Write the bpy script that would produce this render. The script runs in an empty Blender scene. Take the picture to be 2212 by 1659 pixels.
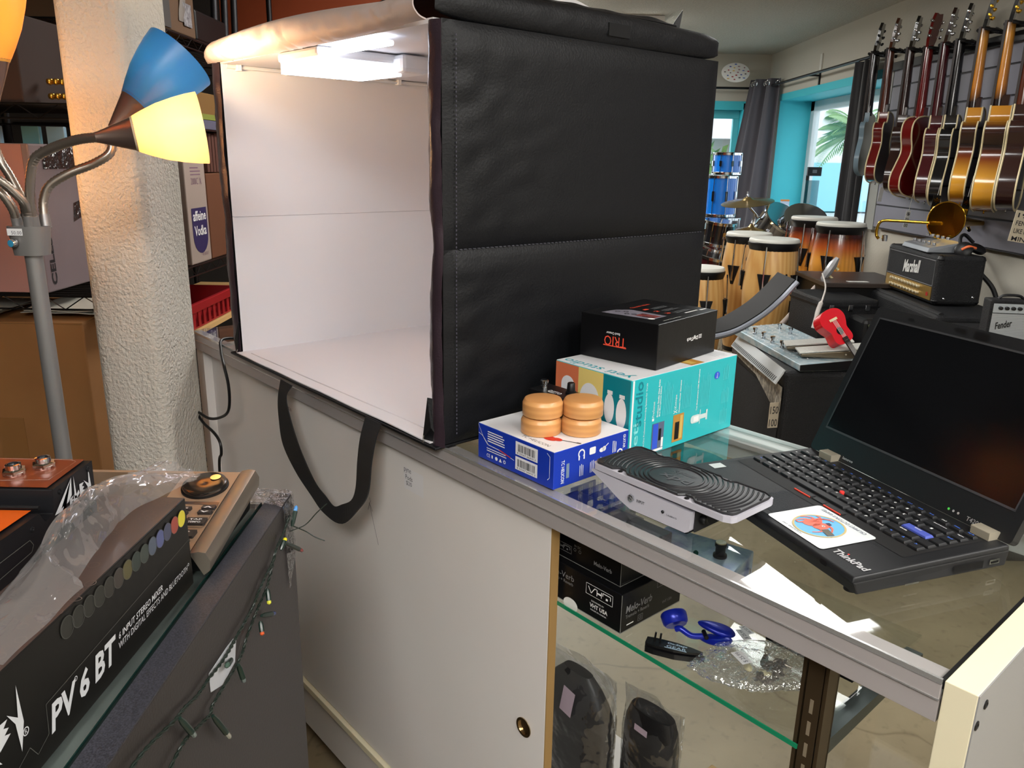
import bpy, bmesh, math, random
from mathutils import Vector, Matrix, noise
R = math.radians
random.seed(7)
S = bpy.context.scene
COL = S.collection

# ---------------------------------------------------------------- camera
PITCH, ROLL, FPX = R(15.9208), R(1.032), 1698.15
CAM_Z = 1.42
fw = Vector((0, math.cos(PITCH), -math.sin(PITCH)))
up0 = Vector((1, 0, 0)).cross(fw)
rt = math.cos(ROLL) * Vector((1, 0, 0)) + math.sin(ROLL) * up0
up = -math.sin(ROLL) * Vector((1, 0, 0)) + math.cos(ROLL) * up0
cam_d = bpy.data.cameras.new('camera')
cam_d.sensor_fit = 'HORIZONTAL'; cam_d.sensor_width = 36.0; cam_d.lens = FPX / 2212 * 36.0
cam_d.clip_start = 0.02; cam_d.clip_end = 200
cam = bpy.data.objects.new('camera', cam_d); COL.objects.link(cam)
cam.matrix_world = Matrix(((rt.x, up.x, -fw.x, 0), (rt.y, up.y, -fw.y, 0), (rt.z, up.z, -fw.z, CAM_Z), (0, 0, 0, 1)))
S.camera = cam

# ---------------------------------------------------------------- sky and exposure
S.view_settings.view_transform = 'Standard'; S.view_settings.look = 'None'
S.view_settings.gamma = 1.0; S.view_settings.use_curve_mapping = False
S.view_settings.exposure = 0.1
wd = bpy.data.worlds.new('overcast_sky'); S.world = wd; wd.use_nodes = True
bg = wd.node_tree.nodes['Background']
bg.inputs[0].default_value = (0.86, 0.93, 1.0, 1); bg.inputs[1].default_value = 2.6
ROOM_LIGHT = 22.0      # radiance of the ceiling troffers
LAMP_W = 3.2           # floor lamp bulbs
LED_E = 7.5            # strip light in the tent

# ---------------------------------------------------------------- frames
AZ = R(41.311)
UDIR = Vector((math.sin(AZ), -math.cos(AZ), 0))     # along the counter, towards the near right end
VDIR = Vector((math.cos(AZ), math.sin(AZ), 0))      # across the counter, away from us
CO = Vector((0.39756, 0.61384, 0.0))
CR = math.atan2(UDIR.y, UDIR.x)
def cw(X, Y, z): return CO + X * UDIR + Y * VDIR + Vector((0, 0, z))

# ---------------------------------------------------------------- materials
def lin(c):
    c = c / 255.0
    return c / 12.92 if c <= 0.04045 else ((c + 0.055) / 1.055) ** 2.4
def rgb(c): return (lin(c[0]), lin(c[1]), lin(c[2]), 1)
MATS = {}
def mat(name, col, rough=.5, metal=0, var=None, bump=None, emit=0, spec=None, coat=0, sheen=0, grad=None, wood=None, weave=None):
    """var=(scale, second colour, amount) colour noise; bump=(scale, strength); grad = ramp of colours along generated Z"""
    if name in MATS: return MATS[name]
    m = bpy.data.materials.new(name); m.use_nodes = True; MATS[name] = m
    nt = m.node_tree; b = nt.nodes['Principled BSDF']; N = nt.nodes.new; L = nt.links.new
    b.inputs['Base Color'].default_value = rgb(col); b.inputs['Roughness'].default_value = rough
    b.inputs['Metallic'].default_value = metal
    if spec is not None: b.inputs['Specular IOR Level'].default_value = spec
    if coat: b.inputs['Coat Weight'].default_value = coat; b.inputs['Coat Roughness'].default_value = .08
    if sheen: b.inputs['Sheen Weight'].default_value = sheen
    if emit:
        b.inputs['Emission Color'].default_value = rgb(col); b.inputs['Emission Strength'].default_value = emit
    tc = None
    if var or bump or grad or wood or weave: tc = N('ShaderNodeTexCoord')
    src = None
    if grad:
        sp = N('ShaderNodeSeparateXYZ'); L(tc.outputs['Generated'], sp.inputs[0])
        cr = N('ShaderNodeValToRGB'); L(sp.outputs['Z'], cr.inputs[0]); e = cr.color_ramp.elements
        while len(e) < len(grad): e.new(.5)
        for k, (p, c) in enumerate(grad): e[k].position = p; e[k].color = rgb(c)
        src = cr.outputs[0]
    if wood:   # (second colour, ring scale, stretch axis scale xyz)
        mp = N('ShaderNodeMapping'); L(tc.outputs['Object'], mp.inputs[0]); mp.inputs['Scale'].default_value = wood[2]
        wv = N('ShaderNodeTexWave'); wv.inputs['Scale'].default_value = wood[1]; wv.inputs['Distortion'].default_value = wood[3] if len(wood) > 3 else 5
        wv.inputs['Detail'].default_value = 3; wv.inputs['Detail Scale'].default_value = 1.2
        L(mp.outputs[0], wv.inputs[0])
        if len(wood) > 5: wv.bands_direction = wood[5]
        if len(wood) > 4: wv.inputs['Detail Scale'].default_value = wood[4]
        mx = N('ShaderNodeMixRGB'); mx.inputs[1].default_value = rgb(col); mx.inputs[2].default_value = rgb(wood[0])
        L(wv.outputs['Fac'], mx.inputs[0])
        if src: 
            m2 = N('ShaderNodeMixRGB'); m2.blend_type = 'MULTIPLY'; m2.inputs[0].default_value = .6
            L(src, m2.inputs[1]); L(mx.outputs[0], m2.inputs[2]); src = m2.outputs[0]
        else: src = mx.outputs[0]
    if var:
        no = N('ShaderNodeTexNoise'); no.inputs['Scale'].default_value = var[0]; no.inputs['Detail'].default_value = 6
        L(tc.outputs['Object'], no.inputs['Vector'])
        rp = N('ShaderNodeValToRGB'); rp.color_ramp.elements[0].position = .35; rp.color_ramp.elements[1].position = .68
        L(no.outputs[0], rp.inputs[0])
        mu = N('ShaderNodeMath'); mu.operation = 'MULTIPLY'; mu.inputs[1].default_value = var[2]; L(rp.outputs[0], mu.inputs[0])
        mx = N('ShaderNodeMixRGB'); L(mu.outputs[0], mx.inputs[0]); mx.inputs[2].default_value = rgb(var[1])
        if src: L(src, mx.inputs[1])
        else: mx.inputs[1].default_value = rgb(col)
        src = mx.outputs[0]
    if src: L(src, b.inputs['Base Color'])
    if bump or weave:
        bp = N('ShaderNodeBump'); L(bp.outputs[0], b.inputs['Normal'])
        if weave:  # fine ribs across an axis
            wv = N('ShaderNodeTexWave'); wv.inputs['Scale'].default_value = weave[0]; wv.bands_direction = weave[2]
            L(tc.outputs['Object'], wv.inputs[0]); L(wv.outputs['Fac'], bp.inputs['Height']); bp.inputs['Strength'].default_value = weave[1]
            bp.inputs['Distance'].default_value = .001
        else:
            no = N('ShaderNodeTexNoise'); no.inputs['Scale'].default_value = bump[0]; no.inputs['Detail'].default_value = 4
            L(tc.outputs['Object'], no.inputs['Vector']); L(no.outputs[0], bp.inputs['Height'])
            bp.inputs['Strength'].default_value = bump[1]; bp.inputs['Distance'].default_value = .01 if len(bump) < 3 else bump[2]
    return m
def film(name, tint, gloss, rough=.03, bump=None, fresnel=True, glosscol=(255, 255, 255), milky=0):
    """thin clear sheet: transparent + glossy by fresnel (+ a little milky diffuse)"""
    if name in MATS: return MATS[name]
    m = bpy.data.materials.new(name); m.use_nodes = True; MATS[name] = m
    nt = m.node_tree; N = nt.nodes.new; L = nt.links.new; nt.nodes.clear()
    out = N('ShaderNodeOutputMaterial'); tr = N('ShaderNodeBsdfTransparent'); tr.inputs[0].default_value = rgb(tint)
    gl = N('ShaderNodeBsdfGlossy'); gl.inputs[0].default_value = rgb(glosscol); gl.inputs['Roughness'].default_value = rough
    mx = N('ShaderNodeMixShader'); L(tr.outputs[0], mx.inputs[1]); L(gl.outputs[0], mx.inputs[2])
    fr = None
    if fresnel:   # two-sided Schlick reflectance of a thin sheet
        ge = N('ShaderNodeNewGeometry'); fr = N('ShaderNodeVectorMath'); fr.operation = 'DOT_PRODUCT'
        L(ge.outputs['Incoming'], fr.inputs[0]); L(ge.outputs['Normal'], fr.inputs[1])
        ab = N('ShaderNodeMath'); ab.operation = 'ABSOLUTE'; L(fr.outputs['Value'], ab.inputs[0])
        om = N('ShaderNodeMath'); om.operation = 'SUBTRACT'; om.use_clamp = True; om.inputs[0].default_value = 1; L(ab.outputs[0], om.inputs[1])
        pw = N('ShaderNodeMath'); pw.operation = 'POWER'; pw.inputs[1].default_value = 5; L(om.outputs[0], pw.inputs[0])
        ad = N('ShaderNodeMath'); ad.operation = 'MULTIPLY_ADD'; ad.use_clamp = True; ad.inputs[1].default_value = .96; ad.inputs[2].default_value = .03 + gloss
        L(pw.outputs[0], ad.inputs[0]); L(ad.outputs[0], mx.inputs[0])
    else: mx.inputs[0].default_value = gloss
    last = mx
    if milky:
        df = N('ShaderNodeBsdfDiffuse'); df.inputs[0].default_value = (.8, .8, .8, 1)
        m2 = N('ShaderNodeMixShader'); m2.inputs[0].default_value = milky; L(mx.outputs[0], m2.inputs[1]); L(df.outputs[0], m2.inputs[2]); last = m2
    L(last.outputs[0], out.inputs[0])
    if bump:
        tc = N('ShaderNodeTexCoord'); no = N('ShaderNodeTexNoise'); no.inputs['Scale'].default_value = bump[0]; no.inputs['Detail'].default_value = 3
        bp = N('ShaderNodeBump'); bp.inputs['Strength'].default_value = bump[1]; bp.inputs['Distance'].default_value = .02
        L(tc.outputs['Object'], no.inputs['Vector']); L(no.outputs[0], bp.inputs['Height']); L(bp.outputs[0], gl.inputs['Normal'])
        if fresnel: L(bp.outputs[0], fr.inputs[1])
    return m
def lampshade(name, col, dif, k=.62):
    if name in MATS: return MATS[name]
    m = bpy.data.materials.new(name); m.use_nodes = True; MATS[name] = m
    nt = m.node_tree; N = nt.nodes.new; L = nt.links.new; nt.nodes.clear()
    out = N('ShaderNodeOutputMaterial'); tr = N('ShaderNodeBsdfTranslucent'); tr.inputs[0].default_value = rgb(col)
    df = N('ShaderNodeBsdfPrincipled'); df.inputs['Base Color'].default_value = rgb(dif); df.inputs['Roughness'].default_value = .35
    mx = N('ShaderNodeMixShader'); mx.inputs[0].default_value = k
    L(tr.outputs[0], mx.inputs[1]); L(df.outputs[0], mx.inputs[2]); L(mx.outputs[0], out.inputs[0])
    return m

# ---------------------------------------------------------------- mesh builder
TXT = {}
def text_geo(s, shear=0, bold=0, narrow=1):
    k = (s, shear, bold)
    if k in TXT: return TXT[k]
    cu = bpy.data.curves.new('t', 'FONT'); cu.body = s; cu.resolution_u = 2; cu.shear = shear; cu.offset = bold
    ob = bpy.data.objects.new('t', cu); COL.objects.link(ob)
    dg = bpy.context.evaluated_depsgraph_get(); me = bpy.data.meshes.new_from_object(ob.evaluated_get(dg))
    vs = [v.co.copy() for v in me.vertices]; fs = [tuple(p.vertices) for p in me.polygons]
    bpy.data.objects.remove(ob); bpy.data.curves.remove(cu); bpy.data.meshes.remove(me)
    x0 = min(v.x for v in vs); x1 = max(v.x for v in vs); y0 = min(v.y for v in vs); y1 = max(v.y for v in vs)
    vs = [((v.x - x0) / (x1 - x0) - .5, (v.y - y0) / (y1 - y0) - .5) for v in vs]
    TXT[k] = (vs, fs); return TXT[k]

class F:
    """a flat frame: origin, x, y (unit) -> points u, v, offset h along the normal"""
    def __init__(s, o, x, y):
        s.o = Vector(o); s.x = Vector(x).normalized(); s.y = Vector(y).normalized(); s.n = s.x.cross(s.y).normalized()
    def p(s, u, v, h=0): return s.o + s.x * u + s.y * v + s.n * h

class M:
    def __init__(s): s.v = []; s.f = []; s.mi = []; s.sm = []
    def add(s, vs, fs, mi=0, sm=False):
        n = len(s.v); s.v += [Vector(v) for v in vs]
        for f in fs: s.f.append(tuple(i + n for i in f)); s.mi.append(mi); s.sm.append(sm)
        return s
    def box(s, x0, x1, y0, y1, z0, z1, mi=0, X=None):
        vs = [Vector((x, y, z)) for x in (x0, x1) for y in (y0, y1) for z in (z0, z1)]
        if X: vs = [X @ v for v in vs]
        return s.add(vs, [(0, 1, 3, 2), (4, 6, 7, 5), (0, 4, 5, 1), (2, 3, 7, 6), (0, 2, 6, 4), (1, 5, 7, 3)], mi)
    def hexa(s, b, t, mi=0):
        """box from 4 bottom and 4 top corners (counter-clockwise from above)"""
        return s.add(list(b) + list(t), [(3, 2, 1, 0), (4, 5, 6, 7), (0, 1, 5, 4), (1, 2, 6, 5), (2, 3, 7, 6), (3, 0, 4, 7)], mi)
    def tube(s, pts, r, n=8, mi=0, cap=True, sm=True, closed=False):
        pts = [Vector(p) for p in pts]; k = len(pts); rs = r if isinstance(r, (list, tuple)) else [r] * k
        T = []
        for i in range(k):
            a = pts[i - 1] if i or closed else pts[i]; b = pts[(i + 1) % k] if i < k - 1 or closed else pts[i]
            d = b - a; T.append(d.normalized() if d.length > 1e-9 else Vector((0, 0, 1)))
        u = T[0].orthogonal().normalized(); vs = []
        for i in range(k):
            u = (u - T[i] * u.dot(T[i]))
            u = u.normalized() if u.length > 1e-6 else T[i].orthogonal().normalized()
            w = T[i].cross(u)
            for j in range(n):
                a = 2 * math.pi * j / n; vs.append(pts[i] + (u * math.cos(a) + w * math.sin(a)) * rs[i])
        fs = []
        for i in range(k if closed else k - 1):
            i2 = (i + 1) % k
            for j in range(n): fs.append((i * n + j, i * n + (j + 1) % n, i2 * n + (j + 1) % n, i2 * n + j))
        s.add(vs, fs, mi, sm)
        if cap and not closed:
            s.add([vs[j] for j in range(n)], [tuple(reversed(range(n)))], mi)
            s.add([vs[(k - 1) * n + j] for j in range(n)], [tuple(range(n))], mi)
        return s
    def cyl(s, p0, p1, r0, r1=None, n=20, mi=0, sm=True): return s.tube([p0, p1], [r0, r0 if r1 is None else r1], n, mi, True, sm)
    def lathe(s, prof, o=(0, 0, 0), ax=(0, 0, 1), n=28, mi=0, sm=True, sx=1, arc=None):
        """prof: (r, h) along the axis"""
        o = Vector(o); ax = Vector(ax).normalized(); u = ax.orthogonal().normalized(); w = ax.cross(u); vs = []; k = len(prof)
        if abs(ax.z) > .999: u = Vector((1, 0, 0)); w = ax.cross(u)
        for r, h in prof:
            for j in range(n):
                a = 2 * math.pi * j / n; vs.append(o + ax * h + (u * math.cos(a) * sx + w * math.sin(a)) * r)
        fs = [(i * n + j, i * n + (j + 1) % n, (i + 1) * n + (j + 1) % n, (i + 1) * n + j) for i in range(k - 1) for j in range(n)]
        s.add(vs, fs, mi, sm)
        if prof[0][0] > 1e-6: s.add(vs[:n], [tuple(reversed(range(n)))], mi)
        if prof[-1][0] > 1e-6: s.add(vs[-n:], [tuple(range(n))], mi)
        return s
    def prism(s, poly, fr, h0, h1, mi=0, smi=None, cap=True):
        """polygon (u, v) in frame fr pushed from h0 to h1"""
        n = len(poly); a = [fr.p(u, v, h0) for u, v in poly]; b = [fr.p(u, v, h1) for u, v in poly]
        s.add(a + b, [(i, (i + 1) % n, n + (i + 1) % n, n + i) for i in range(n)], mi if smi is None else smi)
        if cap: s.add(a, [tuple(reversed(range(n)))], mi); s.add(b, [tuple(range(n))], mi)
        return s
    def poly(s, fr, pts, h=.0004, mi=0): return s.add([fr.p(u, v, h) for u, v in pts], [tuple(range(len(pts)))], mi)
    def rect(s, fr, u0, v0, u1, v1, h=.0004, mi=0): return s.poly(fr, [(u0, v0), (u1, v0), (u1, v1), (u0, v1)], h, mi)
    def disc(s, fr, cu, cv, r, h=.0004, mi=0, n=24, ry=None, a0=0):
        ry = ry or r
        return s.poly(fr, [(cu + r * math.cos(2 * math.pi * k / n + a0), cv + ry * math.sin(2 * math.pi * k / n + a0)) for k in range(n)], h, mi)
    def ring(s, fr, cu, cv, r, t, h=.0004, mi=0, n=32, ry=None):
        ry = ry or r; vs = []
        for k in range(n):
            a = 2 * math.pi * k / n; vs += [fr.p(cu + r * math.cos(a), cv + ry * math.sin(a), h), fr.p(cu + (r - t) * math.cos(a), cv + (ry - t) * math.sin(a), h)]
        return s.add(vs, [(2 * k, 2 * ((k + 1) % n), 2 * ((k + 1) % n) + 1, 2 * k + 1) for k in range(n)], mi)
    def line(s, fr, pts, w, h=.0004, mi=0):
        for (a, b), (c, d) in zip(pts, pts[1:]):
            l = math.hypot(c - a, d - b) or 1e-9; nx, ny = -(d - b) / l * w / 2, (c - a) / l * w / 2
            s.poly(fr, [(a - nx, b - ny), (c - nx, d - ny), (c + nx, d + ny), (a + nx, b + ny)], h, mi)
        return s
    def text(s, fr, t, cu, cv, w, hgt, rot=0, h=.0005, mi=0, shear=0, bold=0):
        vs, fs = text_geo(t, shear, bold); c, sn = math.cos(R(rot)), math.sin(R(rot))
        return s.add([fr.p(cu + (x * w) * c - (y * hgt) * sn, cv + (x * w) * sn + (y * hgt) * c, h) for x, y in vs], fs, mi)
    def grid(s, nu, nv, fn, mi=0, sm=True):
        vs = [fn(i / nu, j / nv) for i in range(nu + 1) for j in range(nv + 1)]
        return s.add(vs, [(i * (nv + 1) + j, (i + 1) * (nv + 1) + j, (i + 1) * (nv + 1) + j + 1, i * (nv + 1) + j + 1) for i in range(nu) for j in range(nv)], mi, sm)

ORG = {}
def link(o, parent=None):
    COL.objects.link(o)
    if parent is not None: o.parent = parent; ORG[o.name] = ORG.get(parent.name)
    return o
def obj(name, m, mats, parent=None, bev=0, seg=2, sub=0, solid=0, label=None, org=None):
    me = bpy.data.meshes.new(name); og = (ORG.get(parent.name) if parent is not None else org)
    og = Vector(og) if og is not None else Vector((0, 0, 0))
    me.from_pydata([v - og for v in m.v], [], m.f)
    for k in (mats if isinstance(mats, (list, tuple)) else [mats]): me.materials.append(k)
    me.polygons.foreach_set('material_index', m.mi); me.polygons.foreach_set('use_smooth', m.sm); me.update()
    o = bpy.data.objects.new(name, me); link(o, parent)
    if solid:
        k = o.modifiers.new('thickness', 'SOLIDIFY'); k.thickness = solid; k.offset = 0
    if bev:
        k = o.modifiers.new('bevel', 'BEVEL'); k.width = bev; k.segments = seg; k.limit_method = 'ANGLE'; k.angle_limit = R(40)
    if any(m.sm) and not sub:
        k = o.modifiers.new('hard edges', 'EDGE_SPLIT'); k.split_angle = R(42)
    if sub:
        k = o.modifiers.new('subdivision', 'SUBSURF'); k.levels = sub; k.render_levels = sub
    if label: o['label'] = label
    return o
def prints(name, m, mats, parent):
    """print on several faces of a box: one mesh per face"""
    g = {}
    for f, mi in zip(m.f, m.mi):
        a, b, c = (m.v[i] for i in f[:3]); n = (b - a).cross(c - a)
        if n.length < 1e-12: continue
        n.normalize(); k = max(range(3), key=lambda q: abs(n[q])); g.setdefault(k, []).append((f, mi))
    for k, fs in sorted(g.items()):
        q = M(); ids = {}
        for f, mi in fs:
            t_ = []
            for i in f:
                if i not in ids: ids[i] = len(q.v); q.v.append(m.v[i])
                t_.append(ids[i])
            q.f.append(tuple(t_)); q.mi.append(mi); q.sm.append(False)
        obj(name, q, mats, parent)
def tag(o, label, cat, group=None, kind=None):
    if label: o['label'] = label
    if cat: o['category'] = cat
    if group: o['group'] = group
    if kind: o['kind'] = kind
    return o
def T(name, label, cat, org, frame='C', rz=0, group=None, local=False):
    """an Empty at the base of a thing; children given in absolute coordinates of frame C (counter) or W (room), or local ones"""
    o = bpy.data.objects.new(name, None); COL.objects.link(o); o.empty_display_size = .05
    o.location = cw(*org) if frame == 'C' else Vector(org)
    o.rotation_euler = (0, 0, (CR if frame == 'C' else 0) + rz)
    if not local: ORG[o.name] = Vector(org)
    return tag(o, label, cat, group)
def solo(name, m, mats, org, frame, label, cat, group=None, kind=None, **kw):
    """a thing that is a single mesh"""
    o = obj(name, m, mats, None, org=org, **kw)
    o.location = cw(*org) if frame == 'C' else Vector(org); o.rotation_euler = (0, 0, CR if frame == 'C' else 0)
    ORG[o.name] = Vector(org)
    return tag(o, label, cat, group, kind)
def structure(name, m, mats, **kw):
    o = obj(name, m, mats, **kw); o['kind'] = 'structure'; return o
def dup(root, loc, rz=None, label=None, group=None, mats=None):
    def cp(o, par):
        c = o.copy(); COL.objects.link(c); c.parent = par; ORG[c.name] = ORG.get(o.name)
        if c.type == 'MESH' and mats and any(k in mats for k in [x.name for x in c.data.materials if x]):
            c.data = c.data.copy()
            for i, x in enumerate(c.data.materials):
                if x and x.name in mats: c.data.materials[i] = mats[x.name]
        for ch in [q for q in o.children]: cp(ch, c)
        return c
    r = cp(root, None); r.location = loc
    if rz is not None: r.rotation_euler.z = rz
    if label: r['label'] = label
    if group: r['group'] = group
    return r
def smooth_path(pts, n=6):
    """Catmull-Rom through 3-D points"""
    pts = [Vector(p) for p in pts]; P = [pts[0] * 2 - pts[1]] + pts + [pts[-1] * 2 - pts[-2]]; out = []
    for i in range(1, len(P) - 2):
        a, b, c, d = P[i - 1:i + 3]
        for k in range(n):
            t = k / n
            out.append(.5 * ((2 * b) + (c - a) * t + (2 * a - 5 * b + 4 * c - d) * t * t + (3 * b - a - 3 * c + d) * t ** 3))
    return out + [pts[-1]]
def rrect(w, h, r, n=4, cx=0, cy=0):
    o = []
    for sx, sy, a0 in ((1, 1, 0), (-1, 1, 90), (-1, -1, 180), (1, -1, 270)):
        for k in range(n + 1):
            a = R(a0 + 90 * k / n); o.append((cx + sx * (w / 2 - r) + r * math.cos(a), cy + sy * (h / 2 - r) + r * math.sin(a)))
    return o
# common materials
BLACK = mat('black_plastic', (11, 11, 13), .42, spec=.35)
WHITE = mat('white_print', (225, 225, 225), .6)
SILVER = mat('brushed_silver', (150, 150, 152), .35, .9)
CHROME = mat('chrome', (205, 208, 212), .12, 1)
DARKM = mat('dark_metal', (45, 45, 48), .4, .8)
# ---------------------------------------------------------------- room shell
CEIL = 2.457; WX = 2.5; BY = 8.33; LX = -4.2; FY = -3.0
m_wall = mat('cream_wall_paint', (188, 184, 172), .8, bump=(60, .15))
m_ceil = mat('popcorn_ceiling', (196, 192, 182), .95, var=(70, (166, 162, 152), .5), bump=(90, 1.0, .02))
m_teal = mat('teal_window_paint', (66, 194, 210), .55)
m_floor = mat('sealed_concrete', (134, 121, 97), .45, var=(3, (104, 92, 71), .8), bump=(14, .05))
m_frame = mat('white_window_frame', (205, 215, 218), .4)
def cracked(m):
    nt = m.node_tree; N = nt.nodes.new; L = nt.links.new; b = nt.nodes['Principled BSDF']
    old = b.inputs['Base Color'].links[0].from_socket
    tc = N('ShaderNodeTexCoord'); vo = N('ShaderNodeTexVoronoi'); vo.feature = 'DISTANCE_TO_EDGE'; vo.inputs['Scale'].default_value = 1.1
    no = N('ShaderNodeTexNoise'); no.inputs['Scale'].default_value = 4; mxv = N('ShaderNodeMixRGB'); mxv.inputs[0].default_value = .25
    L(tc.outputs['Object'], no.inputs[0]); L(tc.outputs['Object'], mxv.inputs[1]); L(no.outputs['Color'], mxv.inputs[2]); L(mxv.outputs[0], vo.inputs['Vector'])
    cr = N('ShaderNodeValToRGB'); cr.color_ramp.elements[0].position = 0; cr.color_ramp.elements[1].position = .006
    cr.color_ramp.elements[0].color = (.55, .5, .45, 1); L(vo.outputs['Distance'], cr.inputs[0])
    mu = N('ShaderNodeMixRGB'); mu.blend_type = 'MULTIPLY'; mu.inputs[0].default_value = .8; L(old, mu.inputs[1]); L(cr.outputs[0], mu.inputs[2])
    n2 = N('ShaderNodeTexNoise'); n2.inputs['Scale'].default_value = 38; L(tc.outputs['Object'], n2.inputs[0])
    c2 = N('ShaderNodeValToRGB'); c2.color_ramp.elements[0].position = .3; c2.color_ramp.elements[1].position = .42
    c2.color_ramp.elements[0].color = (.72, .7, .66, 1); L(n2.outputs[0], c2.inputs[0])
    m3 = N('ShaderNodeMixRGB'); m3.blend_type = 'MULTIPLY'; m3.inputs[0].default_value = .7; L(mu.outputs[0], m3.inputs[1]); L(c2.outputs[0], m3.inputs[2])
    L(m3.outputs[0], b.inputs['Base Color'])
cracked(m_floor)
structure('floor', M().box(LX - .2, WX + .6, FY - .2, BY + .5, -.1, 0), m_floor)
structure('ceiling', M().box(LX - .2, WX + .6, FY - .2, BY + .5, CEIL, CEIL + .1), m_ceil)
structure('wall_left', M().box(LX - .15, LX, FY, BY, 0, CEIL), mat('dark_stock_wall', (70, 60, 52), .8))
structure('wall_front', M().box(LX, WX, FY - .15, FY, 0, CEIL), m_wall)
# right wall with the window opening y 5.75..7.93, z .75..2.0
w = M()
w.box(WX, WX + .12, FY, 5.75, 0, CEIL); w.box(WX, WX + .12, 7.934, BY, 0, CEIL)
w.box(WX, WX + .12, 5.75, 7.934, 0, .75); w.box(WX, WX + .12, 5.75, 7.934, 2.0, CEIL)
structure('wall_right', w, m_wall)
# back wall with the window opening x 0.6..2.29, z .75..1.96
w = M()
w.box(LX, .6, BY, BY + .12, 0, CEIL); w.box(2.295, WX + .12, BY, BY + .12, 0, CEIL)
w.box(.6, 2.295, BY, BY + .12, 0, .75); w.box(.6, 2.295, BY, BY + .12, 2.0, CEIL)
structure('wall_back', w, m_wall)
structure('trim_1', M().box(-1.5, -.02, 4.3, 4.42, 0, CEIL), mat('orange_wall_paint', (134, 54, 12), .7))
structure('trim_3', M().box(LX, -1.5, 4.3, 4.42, 0, CEIL), mat('shade_dark_partition', (44, 38, 34), .8))  # dark colour stands in for the lack of light behind the shelves
# window 2 (right wall): deep teal reveal, white frame, glass
w = M()
x0, x1, y0, y1, z0, z1 = WX + .001, WX + .32, 5.75, 7.934, .75, 2.0
w.box(x0, x1, y1 - .001, y1 + .05, z0, z1); w.box(x0, x1, y0 - .05, y0 + .001, z0, z1)
w.box(x0, x1, y0, y1, z1 - .001, z1 + .05); w.box(x0, x1, y0, y1, z0 - .05, z0 + .001)
w.box(WX - .004, WX + .001, y0, y1 + .004, z1, z1 + .06)
win2 = structure('window_2', w, m_teal)
f = M()
for a, b, c, d in ((y1 - .09, y1, z0, z1), (y0, y0 + .09, z0, z1), (y0, y1, z1 - .09, z1), (y0, y1, z0, z0 + .09), (6.79, 6.86, z0, z1)): f.box(x1 - .02, x1 + .04, a, b, c, d)
obj('window_frame', f, m_frame, win2, bev=.004)
obj('window_pane', M().box(x1 + .008, x1 + .012, y0 + .08, y1 - .08, z0 + .08, z1 - .08), film('window_glass', (250, 252, 252), .02), win2)
# window 1 (back wall)
w = M(); bx0, bx1 = .6, 2.295
w.box(bx0, bx1, BY - .004, BY + .2, 1.94, 2.02); w.box(bx1 - .03, bx1 + .01, BY - .004, BY + .2, .75, 2.0); w.box(bx0, bx0 + .03, BY - .004, BY + .2, .75, 2.0); w.box(bx0, bx1, BY - .004, BY + .2, .72, .78)
win1 = structure('window_1', w, m_teal)
f = M()
for a, b, c, d in ((bx0 + .03, bx1 - .03, 1.86, 1.94), (bx0 + .03, bx1 - .03, .78, .84), (bx1 - .09, bx1 - .03, .84, 1.86), (bx0 + .03, bx0 + .09, .84, 1.86), (1.4, 1.45, .84, 1.86)): f.box(a, b, BY + .12, BY + .17, c, d)
obj('window_frame', f, mat('teal_frame_paint', (90, 190, 200), .45), win1, bev=.004)
obj('window_pane', M().box(bx0 + .08, bx1 - .08, BY + .14, BY + .145, .84, 1.86), MATS['window_glass'], win1)
# stucco pillar between the lamp and the counter
m_stucco = mat('stucco_pillar_paint', (206, 200, 190), .85, bump=(120, .9, .010))
px1, px0, py0, py1 = -.805, -.961, 1.75, 1.965
structure('trim_2', M().box(px0, px1, py0, py1, 0, CEIL), m_stucco, bev=.03, seg=5)
# baseboard along the right wall
structure('baseboard_right', M().box(WX - .015, WX, FY, BY, 0, .1), mat('grey_baseboard', (120, 118, 112), .6))

# ---------------------------------------------------------------- ceiling troffers
m_dif = mat('troffer_diffuser', (255, 252, 246), .5, emit=ROOM_LIGHT)
m_hous = mat('troffer_housing', (225, 225, 222), .5)
m_dif2 = mat('soft_troffer_diffuser', (252, 252, 250), .5, emit=ROOM_LIGHT * .6)
def troffer(x, y, L, W, rz, label, dm=None):
    t = T('ceiling_light', label, 'ceiling light', (x, y, CEIL), 'W', rz, 'shop ceiling lights', local=True)
    obj('housing', M().box(-W / 2 - .015, W / 2 + .015, -L / 2 - .015, L / 2 + .015, -.05, -.001), m_hous, t, bev=.006)
    obj('diffuser', M().box(-W / 2, W / 2, -L / 2, L / 2, -.062, -.049), dm or m_dif, t)
    return t
troffer(1.25, 3.4, 1.08, .34, R(21), 'long white ceiling light mirrored in the counter glass', m_dif2)
troffer(.92, 6.55, .5, .28, 0, 'square white ceiling light seen just above the black tent roof')
troffer(-.2, -1.0, 1.2, .8, 0, 'unseen wide ceiling light added above the camera to brighten the room')  # out of view, added to raise the overall room light
troffer(1.6, .4, 1.2, .5, 0, 'unseen wide ceiling light added above the near end of the counter')  # added fill light outside the camera view
troffer(.9, -1.1, 1.2, .6, 0, 'unseen wide ceiling light added right of the camera to brighten the counter front')  # added to throw more light on the counter front, never in view
troffer(0, 5.9, 1.0, .6, 0, 'unseen ceiling light added behind the tent to brighten the back, the nearer of two')  # hidden by the tent, added to brighten the back room
troffer(.30, 7.3, 1.2, .5, 0, 'unseen ceiling light added behind the tent to brighten the back, the farther of two')  # second hidden light, added for the ceiling at the back
troffer(-.1, 3.3, 1.2, .4, 0, 'wide white ceiling light right above the tent')
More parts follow.
